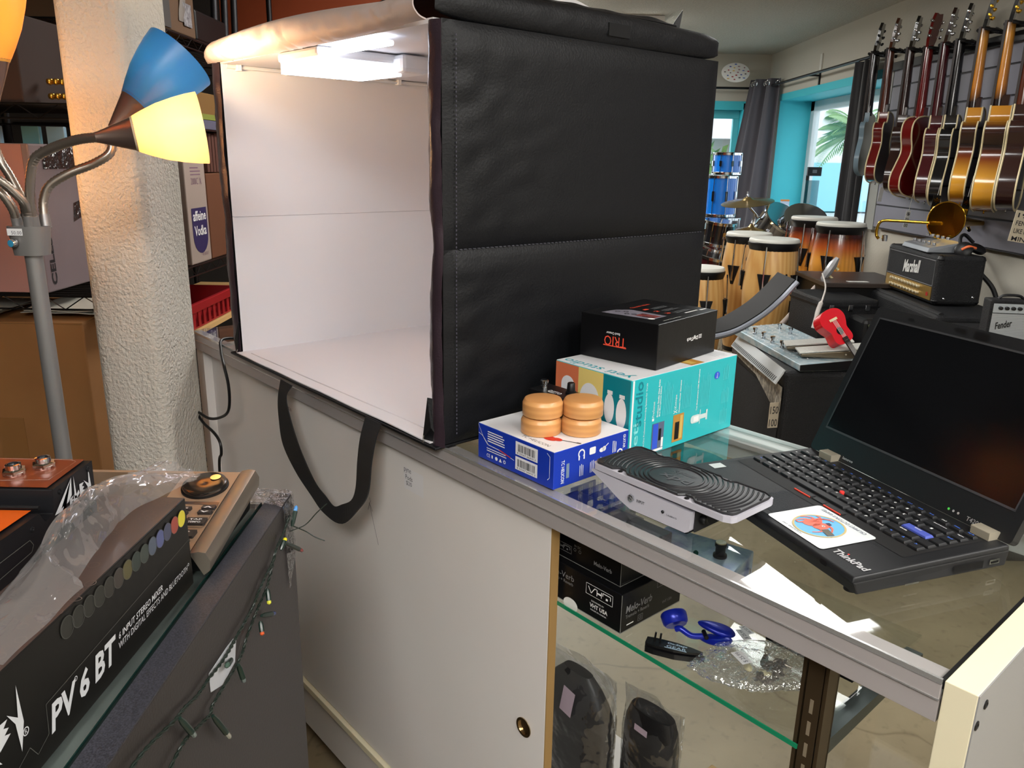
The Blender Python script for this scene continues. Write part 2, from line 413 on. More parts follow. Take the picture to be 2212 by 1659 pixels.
# ---------------------------------------------------------------- outside
m_pav = mat('outside_paving', (190, 190, 186), .8)
structure('ground_outside', M().add([(-30, 8.8, -.05), (60, 8.8, -.05), (60, 90, -.05), (-30, 90, -.05)], [(0, 1, 2, 3)]).add([(3.2, -5, -.05), (60, -5, -.05), (60, 8.8, -.05), (3.2, 8.8, -.05)], [(0, 1, 2, 3)]), m_pav)
m_bw = mat('outside_white_wall', (235, 236, 238), .8); m_bb = mat('outside_blue_stripe', (90, 185, 225), .8)
# striped building beyond the side window
t = T('striped_building', 'white building with pale blue stripes beyond the side window', 'building', (9.3, 26, 0), 'W')
obj('wall', M().box(8.8, 17, 26, 30, 0, 10), m_bw, t)
for k, a in enumerate((10.6, 12.2, 13.8)): obj('blue_stripe', M().box(a, a + .4, 25.93, 26.02, 0, 10), m_bb, t)
obj('blue_plinth', M().box(8.8, 17, 25.9, 25.99, 0, 1.5), mat('outside_pale_blue', (150, 206, 226), .8), t)
# hotel beyond the back window
t = T('hotel_building', 'white hotel building with a blue name band beyond the back window', 'building', (8.2, 30, 0), 'W')
obj('wall', M().box(5.2, 10.6, 30, 36, 2.3, 8.5), m_bw, t)
obj('lower_wall', M().box(5.6, 10.2, 31, 35, 0, 2.3), mat('outside_grey_wall', (150, 155, 150), .8), t)
fr = F((7.95, 29.9, 3.2), (1, 0, 0), (0, 0, 1))
s = obj('name_band', M().box(7.4, 10.4, 29.9, 30.0, 3.2, 3.62), mat('sign_blue', (60, 90, 200), .6), t)
obj('lettering', M().text(fr, 'HOTEL RESORT', .95, .2, 1.7, .2, h=.01), WHITE, s)
m_leaf = mat('hedge_leaves', (96, 128, 60), .7, var=(6, (60, 92, 40), .8))
h = M()
for k in range(260):
    c = Vector((random.uniform(4, 7.6), random.uniform(21.5, 24), random.uniform(.0, 1.9))); a = Vector((random.uniform(-1, 1), random.uniform(-1, 1), random.uniform(-1, 1))).normalized() * .22; b = a.orthogonal().normalized() * .13
    h.add([c - a, c + b, c + a, c - b], [(0, 1, 2, 3)])
solo('hedge', h, m_leaf, (7, 22.7, 0), 'W', 'green hedge beyond the back window under the hotel', 'hedge', kind='stuff')
# palm beyond the side window
t = T('palm_tree', 'palm tree with green fronds beyond the side window', 'palm tree', (5.75, 14, 0), 'W')
obj('trunk', M().tube([(5.72, 14, -.05), (5.74, 14, 1.0), (5.80, 14, 2.02)], [.09, .07, .06], 10), mat('palm_trunk', (130, 115, 90), .8, bump=(30, .5)), t)
m_pl = mat('palm_leaf', (150, 180, 112), .6, var=(3, (70, 110, 60), .7))
for k in range(26):
    a = k * 2.399; up_ = 1.15 - 1.5 * (k / 26); L_ = .78; d = Vector((math.cos(a), math.sin(a), 0)); fm = M(); pp = []
    for q in range(9):
        s_ = q / 8; pp.append(Vector((5.80, 14, 2.0)) + d * (L_ * s_ * (1 - .25 * abs(up_))) + Vector((0, 0, L_ * (up_ * s_ * .9 - .55 * s_ * s_))))
    fm.tube(pp, [.012] * 8 + [.004], 5)
    for q in range(2, 27):
        s_ = q / 27; i = min(7, int(s_ * 8)); b = pp[i].lerp(pp[i + 1], s_ * 8 - i); ln = .34 * math.sin(math.pi * min(1, s_ * .9 + .1)) + .06
        for sg in (-1, 1):
            o_ = d.cross(Vector((0, 0, 1))) * sg * ln * .8 + d * ln * .45 - Vector((0, 0, ln * .35)); fm.add([b, b + o_ * .5 + d * .016, b + o_, b + o_ * .5 - d * .016], [(0, 1, 2, 3)])
    obj('frond', fm, m_pl, t)
# ---------------------------------------------------------------- the long display counter (counter frame: X along it, Y across)
m_alu = mat('satin_aluminium', (176, 170, 170), .45, .35, var=(3, (160, 152, 152), .5))
m_alul = mat('bright_aluminium_edge', (225, 225, 225), .25, .8)
m_lam = mat('white_laminate', (216, 212, 210), .4, var=(2.5, (206, 201, 197), .5))
m_edge = mat('chipboard_edge', (150, 118, 70), .8)
m_cream = mat('cream_edge_band', (214, 206, 178), .45)
m_greyside = mat('grey_laminate', (138, 138, 138), .35)
m_glass = film('counter_glass', (250, 252, 251), .015)
m_gedge = mat('green_glass_edge', (22, 120, 84), .2)
L0, D0, ZT = -1.9, .465, .97
def c_(x, y, z): return (x, y, z)
ct = T('display_counter', 'long white and aluminium glass topped display counter running across the photo', 'counter', (-.95, .23, 0))
# front rail with its bright top lip and a groove line
r = M(); r.box(L0, -.002, 0, .03, .951, .967); r.box(L0, -.002, .002, .03, .925, .9495); r.box(L0, -.002, .004, .036, .9495, .951); 
obj('front_rail', r, m_alu, ct, bev=.0012)
obj('glass_ledge', M().box(L0, -.002, .0022, .036, .956, .963), mat('pale_ledge', (206, 214, 214), .45, .2, var=(9, (186, 196, 194), .6)), ct)
obj('rail_lip', M().box(L0, -.002, -.0008, .0022, .967, .9725).box(L0, -.002, -.0006, .0015, .9496, .9512), m_alul, ct)
r = M(); r.box(L0, -.002, D0 - .03, D0, .925, .967); r.box(L0, -.002, D0 - .003, D0, .967, .974)
obj('rear_rail', r, mat('pale_aluminium', (205, 208, 208), .4, .4), ct, bev=.0015)
obj('rear_rail_groove', M().box(L0, -.002, D0 - .042, D0 - .03, .955, .963), m_alu, ct)
obj('glass_top', M().box(L0, -.004, .003, D0 - .004, .9632, .97), m_glass, ct)
obj('black_gasket', M().box(-.004, -.0005, .002, D0, .962, .9712), BLACK, ct)
# far end of the top: opaque inlay under the glass by the pillar
obj('left_upright', M().box(L0, L0 + .045, .012, D0 - .02, .01, .925), m_lam, ct)
# front skin, sliding door, lower fascia
obj('fixed_front_panel', M().box(L0 + .045, -1.18, .034, .046, .19, .925), m_lam, ct)
d = obj('sliding_door', M().box(-1.38, -.5275, .014, .0298, .195, .926), m_lam, ct, bev=.001, label='white sliding door with a round finger pull')
obj('door_edge', M().box(-.5275, -.5255, .0142, .0296, .195, .926), m_edge, d)
fr = F((-.573, .0139, .553), (1, 0, 0), (0, 0, 1))
p = M().lathe([(.0135, 0), (.0165, .0015), (.0165, .003), (.0125, .003), (.0115, -.008), (.0, -.009)], fr.o, (0, -1, 0), 28)
obj('finger_pull', p, mat('brass_nickel', (190, 170, 140), .2, 1), d)
fd = F((0, .0139, 0), (1, 0, 0), (0, 0, 1))
k = M(); k.rect(fd, -.905, .852, -.845, .893, .0003, 0); k.text(fd, 'pyne', -.893, .887, .022, .010, 0, .0006, 1); k.text(fd, 'Pods', -.889, .8755, .022, .009, 0, .0006, 1); k.text(fd, '$20', -.889, .864, .018, .009, 0, .0006, 1)
obj('paper_label', k, [mat('label_paper', (214, 212, 214), .6), mat('pencil_grey', (90, 90, 100), .7)], d)
k = M(); k.rect(fd, -1.372, .868, -1.342, .905, .0003, 0); k.text(fd, '/ $20', -1.357, .886, .022, .008, -8, .0006, 1)
obj('paper_label', k, [MATS['label_paper'], MATS['pencil_grey']], d)
k = M(); k.line(fd, [(-1.028, .775), (-1.0, .70)], .0012, .0004); k.line(fd, [(-1.034, .762), (-1.028, .778), (-1.018, .764)], .0012, .0004); k.line(fd, [(-1.028, .79), (-1.024, .783), (-1.03, .776)], .001, .0004)
obj('pencil_mark', k, MATS['pencil_grey'], d)
obj('door_track', M().box(-1.55, -.06, .005, .03, .176, .192).box(-1.55, -.06, .026, .03, .192, .197), m_cream, ct, bev=.001)
obj('lower_fascia', M().box(-1.9, -.06, .016, .03, .055, .176), m_lam, ct)
obj('toe_kick', M().box(-1.9, -.06, .06, .075, 0, .055), mat('toe_kick_wood', (168, 132, 70), .6), ct)
obj('case_deck', M().box(-1.85, -.05, .03, D0 - .02, .185, .2), m_lam, ct)
obj('customer_glass', M().box(-1.85, -.03, D0 - .02, D0 - .0145, .2, .925), m_glass, ct)
# end panel: cream edge band, grey outer face, two screws
e = M(); e.box(.0, .0285, .0, D0 + .02, 0, .9725)
ep = obj('end_panel', M().box(.0, .028, .0005, D0 + .02, 0, .972), m_cream, ct, bev=.0008)
obj('outer_face', M().box(.028, .0292, .001, D0 + .019, 0, .9715), m_greyside, ep)
for y_, z_ in ((.0225, .9535), (.0075, .9385)):
    obj('screw', M().lathe([(.0048, 0), (.0048, .0008), (.0028, .0014), (.0018, .0002), (0, 0)], (.0292, y_, z_), (1, 0, 0), 16), BLACK, ep)
# slotted upright and shelf brace
u = M(); u.box(-.148, -.144, .034, .06, .2, .925); u.box(-.144, -.118, .056, .06, .2, .925); u.box(-.122, -.118, .034, .06, .2, .925)
ur = obj('slotted_upright', u, mat('bronze_steel', (98, 82, 62), .35, .8), ct)
k = M()
for q in range(22): k.box(-.1345, -.1305, .0335, .0345, .24 + .0285 * q, .2575 + .0285 * q)
obj('upright_face', M().box(-.1415, -.1235, .034, .0355, .2, .925), MATS['bronze_steel'], ur)
obj('slots', k, mat('pale_slot_metal', (190, 175, 150), .3, .7), ur)  # slots filled with pale metal
obj('shelf_bracket', M().prism([(.05, .765), (.33, .775), (.33, .787), (.05, .787)], F((-.136, 0, 0), (0, 1, 0), (0, 0, 1)), -.011, .011), mat('grey_bracket_steel', (92, 100, 100), .4, .7), ct)
sh = obj('glass_shelf', M().box(-1.2, -.14, .03, .36, .789, .795), m_glass, ct)
obj('shelf_edge', M().box(-1.2, -.14, .0288, .0302, .789, .795), m_gedge, sh)
obj('power_strip_lead', M().tube(smooth_path([(-.205, .30, .2), (-.17, .26, .205), (-.10, .20, .205), (-.05, .17, .205), (-.03, .19, .205)]), .005, 8), BLACK, ct)

# ---------------------------------------------------------------- photo light tent
TX0, TX1, TY1, TZ0, TZ1 = -1.556, -.785, .655, .974, 1.608
m_blk = mat('black_nylon', (9, 10, 14), .5, spec=.3, bump=(260, .12))
m_wht = mat('white_tent_lining', (214, 212, 216), .75, bump=(3, .05))
m_satin = mat('silver_grey_satin', (184, 170, 166), .6, .05, bump=(90, .1))
m_web = mat('black_webbing', (17, 17, 20), .7, weave=(420, .8, 'Z'))
tn = T('photo_light_tent', 'big open photo light tent with black sides and glowing white inside', 'light tent', (-1.16, .33, ZT))
obj('base', M().box(TX0 - .03, TX1 + .02, -.018, TY1, ZT + .0005, .9755), m_blk, tn, bev=.002)
def floor_pt(i, j):
    x = TX0 + (TX1 - TX0) * i; y = -.014 + (TY1 + .01) * j
    return Vector((x, y, .9775 + .003 * noise.noise(Vector((x * 6, y * 6, 3))) * (1 if .05 < i < .95 else .2)))
obj('white_floor', M().grid(30, 24, floor_pt), m_wht, tn, solid=.002)
obj('floor_seam', M().tube([(TX0 + .03, .008, .979), (TX1 - .02, .02, .979)], .0011, 6), mat('white_seam', (196, 192, 196), .7), tn)
def soft_panel(xc, sgn, z0, z1, wr, seed):
    """puffed fabric face of a side panel: outer skin with wrinkles towards the front edge"""
    def fn(i, j):
        y = TY1 * i; z = z0 + (z1 - z0) * j
        e = min(1, min(i, 1 - i) * 16) * min(1, min(j, 1 - j) * 9); puff = .009 * (e ** .5)
        w_ = wr * math.exp(-i * 5) * noise.noise(Vector((y * 22 + z * 9, z * 34 - y * 14, seed))) * e
        return Vector((xc + sgn * (puff + w_), y, z))
    return fn
ZM = 1.287
def side_wall(name, xa, xb, inner_first, label):
    """a folding side wall: white lining inside, black nylon outside, seam at mid height"""
    root = obj(name, M().box(xa, xb, .002, TY1, TZ0 + .003, TZ1), m_blk, tn, label=label)
    inx, outx, sg = (xb, xa, -1) if inner_first else (xa, xb, 1)
    for z0, z1, sd in ((TZ0 + .004, ZM - .0003, 1.7), (ZM + .0003, TZ1, 5.1)):
        g = M().grid(46, 40, soft_panel(outx, sg, z0, z1, .006, sd)); obj('outer_panel', g, m_blk, root)
        li = M().grid(24, 16, lambda i, j: Vector((inx - sg * (.001 + .0025 * min(1, min(i, 1 - i) * 12) * min(1, min(j, 1 - j) * 9)), .0 + TY1 * i, z0 + (z1 - z0) * j)))
        obj('white_lining', li, m_wht, root)
    obj('lining_seam', M().tube([(inx - sg * .0012, .004, ZM), (inx - sg * .0012, TY1 - .01, ZM)], .0011, 6), mat('white_seam', (196, 192, 196), .7), root)
    return root
lw = side_wall('left_wall', TX0 - .026, TX0, True, 'left side wall, black outside and white inside')
rw = side_wall('right_wall', TX1, TX1 + .02, False, 'black right side wall with a stitched front edge')
# stitched fabric borders along the front of the two walls (wavy cloth)
def border(x0, x1, ysk, seed, bulge):
    def fn(i, j):
        z = TZ0 + .0 + (TZ1 - TZ0 - .002) * j; mid = abs(z - ZM)
        pinch = math.exp(-(mid / .035) ** 2); x = x0 + (x1 - x0) * i
        wv = .003 * noise.noise(Vector((i * 2.0, z * 20, seed))) + .0012 * noise.noise(Vector((i * 4.0, z * 70, seed)))
        return Vector((x - bulge * math.sin(math.pi * min(1, mid / .3)) + pinch * .006 * (1 - i), -.004 - ysk * math.sin(math.pi * i) + wv, z))
    return fn
m_bord = mat('dark_violet_nylon', (58, 46, 54), .3, .3, bump=(300, .1))
obj('front_border', M().grid(6, 90, border(TX0 - .034, TX0 + .002, .006, 2.2, .004)), m_bord, lw, solid=.0012)
obj('front_border', M().grid(6, 90, border(TX1 - .004, TX1 + .026, .006, 8.4, .004)), m_bord, rw, solid=.0012)
st = M()
for k in range(95):
    z = TZ0 + .02 + k * .0063; st.box(TX1 + .0282, TX1 + .0295, .018, .0195, z, z + .003)
obj('stitching', st, mat('pale_thread', (62, 60, 72), .7), rw)
sm = M()
for k in range(70): sm.box(TX1 + .0205, TX1 + .0225, .03 + k * .0088, .035 + k * .0088, ZM - .0006, ZM + .0006)
obj('stitching', sm, mat('grey_thread', (60, 60, 68), .7), rw)
# flared black corner skirts at the bottom front
for xa, xb, sg in ((TX1 + .02, TX1 - .016, 1), (TX0 - .03, TX0 + .004, 1)):
    g = M().add([(xa, .02, TZ0 + .07), (xb, -.006, TZ0 + .075), (xb - .006, -.012, TZ0 + .002), (xa - .002, .0, TZ0 + .002), ((xa + xb) / 2, -.012, TZ0 + .03)], [(0, 1, 4), (1, 2, 4), (2, 3, 4), (3, 0, 4)])
    obj('corner_skirt', g, m_blk, tn, solid=.002)
    obj('corner_hook', M().tube(smooth_path([(xb, -.014, TZ0 + .012), (xb + .004, -.018, TZ0 + .006), (xb + .002, -.016, TZ0 - .001), (xb - .003, -.014, TZ0 + .003)], 4), .0011, 6), CHROME, tn)
obj('back_wall', M().box(TX0, TX1, TY1 - .012, TY1, TZ0 + .003, TZ1), m_wht, tn)
# roof: white ceiling board, black quilted lid, rolled grey flap at the front
obj('roof_lining', M().box(TX0, TX1, .0, TY1, TZ1 - .004, TZ1 + .003), m_wht, tn)
def lid_sec(i, j):
    # i along Y, j round the section on the right side
    y = -.005 + (TY1 + .012) * i; e = min(1, min(i, 1 - i) * 14) ** .5
    a = math.pi * (j - .5); zc = TZ1 + .023; hh = (.021 + .006 * math.sin(math.pi * i)) * (.55 + .45 * e)
    w_ = .0012 * noise.noise(Vector((y * 30, j * 5, 4)))
    return Vector((TX1 + .012 + .012 * math.cos(a) * e + w_, y, zc + hh * math.sin(a)))
lid = M().grid(60, 10, lid_sec)
lid.grid(40, 30, lambda i, j: Vector((TX0 - .02 + (TX1 + .012 - TX0 + .02) * j, -.005 + (TY1 + .012) * i, TZ1 + .023 + (.021 + .006 * math.sin(math.pi * i)) * (.55 + .45 * min(1, min(i, 1 - i) * 14) ** .5) + .012 * math.sin(math.pi * j) * math.sin(math.pi * i))))
lo = obj('black_lid', lid, m_blk, tn, label='quilted black roof lid')
obj('velcro_patch', M().box(TX1 + .0225, TX1 + .0262, .337, .39, TZ1 + .012, TZ1 + .032), mat('velcro_black', (12, 12, 14), .95), lo)
g = M().add([(-.79, .512, 1.646), (-.785, .548, 1.634), (-.787, .563, 1.69), (-.79, .545, 1.668), (-.79, .535, 1.656)], [(0, 1, 3, 4), (1, 2, 3)])
obj('velcro_strap', g, m_blk, lo, solid=.004, bev=.001)
def lipwave(i, j):
    y = .03 + .5 * i; return Vector((TX1 + .002 + .01 * j, y, TZ1 + .048 + .008 * noise.noise(Vector((y * 14, 0, 7))) * (1 - j) + .006 * (1 - j)))
obj('lid_hem', M().grid(50, 2, lipwave), m_blk, lo, solid=.004)
def flap(i, j):
    x = TX0 - .036 + (TX1 - TX0 + .042) * i
    h = .034 + .018 * math.sin(math.pi * min(1, i * 1.15)) + .003 * i; a = -1.35 + 2.75 * j
    e = min(1, i * 12) ** .5
    low = TZ1 - .002 - .006 * math.sin(math.pi * i); wr = noise.noise(Vector((x * 26, j * 2.2, 3))) * .0045 * math.sin(math.pi * j) * e
    cr = .010 * max(0, noise.noise(Vector((x * 60 + j * 3, j * 1.2, 9)))) * (1 - j) * e
    return Vector((x, -.012 - (.026 * math.cos(a)) * e + wr + cr, low + h * .5 * (1 + math.sin(a) / math.sin(1.4)) * (.6 + .4 * e)))
obj('front_flap', M().grid(110, 18, flap), m_satin, tn, solid=.002, label='rolled silver grey front flap')
# strip light and its cable under the roof
lt = obj('light_housing', M().box(-1.275, -1.12, -.005, .20, 1.585, 1.603), mat('white_plastic', (228, 228, 230), .35), tn, bev=.006)
obj('light_diffuser', M().box(-1.27, -1.125, .0, .17, 1.566, 1.586), mat('tent_led_panel', (238, 243, 255), .5, emit=LED_E), lt)
obj('end_cap', M().box(-1.245, -1.09, .15, .215, 1.570, 1.602), MATS['white_plastic'], lt, bev=.008)
obj('light_tube', M().box(-1.12, -.93, .0, .03, 1.589, 1.597), mat('tent_led_tube', (238, 243, 255), .5, emit=LED_E), lt, bev=.003)
obj('top_rail', M().tube([(TX0 + .008, .01, 1.600), (TX0 + .008, TY1 - .02, 1.598)], .0045, 8), mat('white_rail', (206, 206, 208), .4), tn)
for y_ in (.035, .15, .268, .324, .44, .556):
    c = M().box(TX0 + .002, TX0 + .016, y_ - .005, y_ + .005, 1.592, 1.606); c.box(TX0 + .004, TX0 + .012, y_ - .002, y_ + .002, 1.604, 1.612)
    obj('rail_clip', c, MATS['white_plastic'], tn, bev=.001)
obj('light_cable', M().tube(smooth_path([(-1.13, .215, 1.593), (-1.15, .30, 1.594), (-1.2, .36, 1.592), (-1.2, .45, 1.590), (-1.22, .62, 1.594)]), .0035, 6), mat('ivory_cable', (206, 200, 178), .5), tn)
obj('cable_joint', M().box(-1.215, -1.19, .355, .385, 1.586, 1.602), MATS['white_plastic'], tn, bev=.003)
# carrying strap hanging from the front edge
L_ = [(-1.315, -.02, .968), (-1.312, -.03, .929), (-1.303, -.035, .887), (-1.28, -.04, .837), (-1.216, -.045, .797), (-1.144, -.05, .772), (-1.093, -.05, .752), (-1.024, -.05, .755), (-.958, -.05, .809), (-.922, -.05, .853), (-.916, -.045, .91), (-.916, -.035, .951), (-.922, -.02, .975)]
R_ = [(-1.262, -.02, .966), (-1.272, -.03, .943), (-1.250, -.035, .904), (-1.203, -.04, .852), (-1.148, -.04, .800), (-1.103, -.04, .782), (-1.070, -.04, .772), (-1.045, -.035, .783), (-1.018, -.03, .80), (-1.0, -.03, .832), (-.990, -.03, .887), (-.981, -.028, .933), (-.973, -.02, .975)]
a, b = smooth_path(L_, 6), smooth_path(R_, 6); g = M()
g.add([p for q in zip(a, b) for p in q], [(2 * i, 2 * i + 2, 2 * i + 3, 2 * i + 1) for i in range(len(a) - 1)], 0, True)
obj('carry_strap', g, m_web, tn, solid=.0022, label='black webbing carry strap')
# mains lead
cd = [(-1.60, .10, .9745), (-1.70, .06, .9745), (-1.708, .012, .978), (-1.66, -.012, .962), (-1.601, -.03, .94), (-1.584, -.03, .898), (-1.586, -.03, .852), (-1.609, -.03, .819), (-1.673, -.03, .79), (-1.724, -.035, .778), (-1.775, -.04, .781), (-1.787, -.04, .775), (-1.746, -.04, .760), (-1.679, -.04, .752), (-1.645, -.04, .737), (-1.642, -.04, .708), (-1.663, -.04, .669), (-1.67, -.04, .5), (-1.66, -.04, .1), (-1.64, -.05, .006)]
solo('power_cord', M().tube(smooth_path(cd), .0036, 8), BLACK, (-1.64, -.05, 0), 'C', 'thin black power cord looping down in front of the counter beside the pillar', 'cord')
# white cloth lying on the roof
def cloth(i, j):
    x = -.86 + .10 * j - .05; y = .10 + .36 * i
    return Vector((x, y, 1.664 + .034 * math.sin(math.pi * i) ** 1.3 * math.sin(math.pi * min(1, j + .15)) + .003 * noise.noise(Vector((x * 20, y * 20, 1)))))
solo('white_cloth', M().grid(26, 10, cloth), mat('white_cotton', (205, 203, 206), .85), (-.86, .28, 1.65), 'C', 'crumpled white cloth lying on top of the black tent roof', 'cloth', solid=.004)
# ---------------------------------------------------------------- things on the counter
ZC = .9705
def bars(m, fr, u0, v0, w, h, n, seed, mi):
    rd = random.Random(seed); u = u0
    for k in range(n):
        b = w / n * rd.uniform(.25, .75); m.rect(fr, u, v0, u + b, v0 + h, .0008, mi); u += w / n
def lines(m, fr, u0, v0, w, n, dv, t, mi, seed=1, vert=False):
    rd = random.Random(seed)
    for k in range(n):
        ww = w * rd.uniform(.72, 1)
        if vert: m.rect(fr, u0 + k * dv, v0, u0 + k * dv + t, v0 + ww, .0006, mi)
        else: m.rect(fr, u0, v0 - k * dv, u0 + ww, v0 - k * dv + t, .0006, mi)
# blue and white carton
m_blue = mat('blue_carton', (20, 52, 165), .3); m_whc = mat('white_carton', (222, 222, 226), .35)
bx, by, bw, bd, bh = -.705, .022, .17, .158, .0565
t = T('gadget_carton', 'flat blue carton with a white top and two barcode stickers at the counter edge', 'box', (bx + bw / 2, by + bd / 2, ZC))
b = obj('carton', M().box(bx, bx + bw, by, by + bd, ZC, ZC + bh), m_blue, t, bev=.0012)
obj('white_top', M().box(bx + .0006, bx + bw - .0006, by + .0006, by + bd - .0006, ZC + bh - .001, ZC + bh + .0003), m_whc, t)
ff, fs, ft = F((bx, by, ZC), (1, 0, 0), (0, 0, 1)), F((bx + bw, by, ZC), (0, 1, 0), (0, 0, 1)), F((bx, by, ZC + bh), (1, 0, 0), (0, 1, 0))
st = M()
for v0, sd in ((.031, 1), (.0075, 2)):
    st.rect(ff, .089, v0, .137, v0 + .0205, .0006, 0); bars(st, ff, .094, v0 + .0055, .038, .0115, 26, sd, 1)
    st.text(ff, '8 33267 66410 3', .113, v0 + .003, .04, .003, h=.0009, mi=1)
obj('barcode_sticker', st, [m_whc, BLACK], t)
k = M(); lines(k, ff, .024, .0475, .045, 5, .0038, .0016, 0, 3); lines(k, ff, .022, .0205, .05, 2, .0035, .0012, 0, 5)
k.text(ff, 'CE', .026, .0095, .008, .0055); k.disc(ff, .045, .0095, .003); k.poly(ff, [(.051, .0068), (.058, .0068), (.0545, .0125)]); k.ring(ff, .064, .0098, .0028, .0012); k.line(ff, [(.035, .007), (.035, .012)], .003)
k.line(ff, [(.001, .055), (.0135, .036), (.024, .026)], .0007); k.line(ff, [(.002, .041), (.011, .0385), (.026, .0265), (.05, .0255), (.086, .0195)], .0009); k.line(ff, [(.052, .0262), (.078, .0215)], .0016, .0008, 1)
k.line(ff, [(.156, .052), (.162, .048), (.162, .016), (.158, .012)], .0008)
k.text(fs, 'TC HELICON', .0175, .0235, .035, .0065, -90, bold=.01); k.rect(fs, .0245, .012, .0305, .034, .0006, 2)
k.ring(fs, .055, .0425, .007, .0022); k.rect(fs, .0465, .0335, .0635, .0385, .0008, 3); k.rect(fs, .0485, .0335, .051, .0405, .0009); k.rect(fs, .059, .0335, .0615, .0405, .0009)
k.poly(fs, rrect(.013, .011, .002, 3, .078, .042), .0007); k.disc(fs, .098, .0385, .0055, .0007, ry=.0035); k.disc(fs, .103, .0395, .004, .0007); k.line(fs, [(.1, .039), (.112, .046)], .0015, .0007)
for q, n_ in ((.052, 3), (.074, 3), (.096, 2)): lines(k, fs, q, .008, .021, n_, .0032, .0012, 0, int(q * 999), True)
k.text(fs, 'GUITAR', .148, .041, .022, .0055, -90, bold=.02); k.text(fs, 'G', .139, .0255, .012, .014, -90, bold=.02); lines(k, fs, .122, .028, .022, 3, .0032, .0013, 0, 9, True)
k.text(ft, 'TC HELICON', .118, .0125, .058, .0068, 0, mi=4)
k.disc(ft, .124, .036, .0125, .0006, 5, ry=.008); k.disc(ft, .134, .041, .0085, .0007, 5, ry=.006); k.line(ft, [(.139, .0435), (.162, .053)], .0022, .0006, 6); k.line(ft, [(.162, .053), (.168, .0555)], .004, .0006, 6)
k.rect(ft, .02, .118, .065, .15, .0006, 6); k.rect(ft, .02, .112, .035, .118, .0006, 7); k.rect(ft, .035, .112, .05, .118, .0006, 5)
prints('printed_graphics', k, [WHITE, mat('print_red', (200, 50, 40), .5), mat('print_grey', (110, 130, 150), .5), m_blue, mat('print_dark', (40, 40, 44), .5), MATS['print_red'], MATS['print_dark'], mat('print_yellow', (225, 180, 40), .5)], t)
# four turned wooden discs in two stacks
m_wood = mat('oiled_cherry_wood', (206, 150, 92), .4, wood=((194, 137, 82), 30, (.22, .12, 1), 5, 1.1, 'Z'), coat=.12)
dz = ZC + bh + .0006; hd = .0268; first = None
for (x, y, lab2, rz) in ((-.612, .068, ('bottom wooden disc of the left stack on the white carton top', 'top wooden disc of the left stack, nearest the black pedal'), .3), (-.5745, .1155, ('bottom wooden disc of the right stack on the white carton top', 'top wooden disc of the right stack, beside the teal carton'), 1.7)):
    for q in range(2):
        loc = cw(x + .001 * q, y + .0015 * q, dz + q * (hd + .0004))
        if first is None:
            first = tag(obj('wooden_disc', M().lathe([(.0285, 0), (.0300, .0012), (.0303, .002), (.0303, .0188), (.0302, .0193), (.0299, .0199), (.0277, .0245), (.0272, .0251), (.0265, .0254), (.02, .0264), (0, .0268)], (0, 0, 0), n=48), m_wood), lab2[q], 'wooden disc', 'stacked wooden discs'); first.location = loc; first.rotation_euler.z = rz
        else: dup(first, loc, rz + 2.1 * q, lab2[q])
# small black looper pedal behind the discs
t = T('looper_pedal', 'small black effects pedal with a steel footswitch behind the wooden discs', 'guitar pedal', (-.645, .148, ZC + bh + .0003))
zp = ZC + bh + .0006; p0, p1, q0, q1 = -.694, -.604, .116, .162
obj('housing', M().box(p0, p1, q0, q1, zp, zp + .041), BLACK, t, bev=.002)
obj('footswitch', M().lathe([(.0055, 0), (.0055, .006), (.004, .0065), (.004, .010), (.0062, .0102), (.0065, .014), (.005, .0155), (0, .0155)], (p0 + .02, q0 + .016, zp + .041), n=18), CHROME, t)
obj('control_knob', M().lathe([(.0085, 0), (.0085, .003), (.0068, .004), (.006, .0165), (.005, .0175), (0, .0175)], (p1 - .026, q0 + .032, zp + .041), n=18), BLACK, t)
fp = F((p0, q0, zp + .041), (1, 0, 0), (0, 1, 0)); k = M(); k.text(fp, 'DITTO', .046, .015, .026, .0085, 0, bold=.01); lines(k, fp, .036, .0085, .018, 1, .002, .0014, 0); k.text(F((p0, q0, zp), (1, 0, 0), (0, 0, 1)), 'e-2', .01, .032, .008, .003)
prints('lettering', k, WHITE, t)
# teal recording kit carton
m_teb = mat('teal_carton', (34, 172, 180), .3); m_ten = mat('dark_teal_print', (12, 122, 136), .35); m_ora = mat('terracotta_print', (206, 112, 76), .4); m_yel = mat('sand_yellow_print', (222, 198, 118), .4)
yx, yy, yw, yd, yh = -.705, .187, .165, .277, .1315
t = T('recording_kit_carton', 'large teal carton with orange and yellow end panels under the black carton', 'box', (yx + yw / 2, yy + yd / 2, ZC))
obj('carton', M().box(yx, yx + yw, yy, yy + yd, ZC, ZC + yh), m_teb, t, bev=.0014)
obj('white_top', M().box(yx + .0008, yx + yw - .0004, yy + .0008, yy + yd - .0008, ZC + yh - .001, ZC + yh + .0004), m_whc, t)
ff, fs, ft = F((yx, yy, ZC), (1, 0, 0), (0, 0, 1)), F((yx + yw, yy, ZC), (0, 1, 0), (0, 0, 1)), F((yx, yy, ZC + yh), (1, 0, 0), (0, 1, 0))
a, b_ = .053, .107
obj('end_panel_print', M().rect(ff, .001, .001, a, yh - .001, .0005, 0).rect(ff, a, .032, b_, yh - .001, .0005, 1).rect(ff, a, .001, b_, .032, .0005, 3).rect(ff, b_, .032, yw - .002, yh - .001, .0005, 2).rect(ff, b_, .001, yw - .002, .032, .0005, 0), [m_ora, m_yel, m_ten, BLACK], t)
k = M(); k.poly(ff, rrect(.03, .058, .015, 6, .03, .082), .0009); k.disc(ff, .079, .083, .021, .0009, n=30, ry=.026)
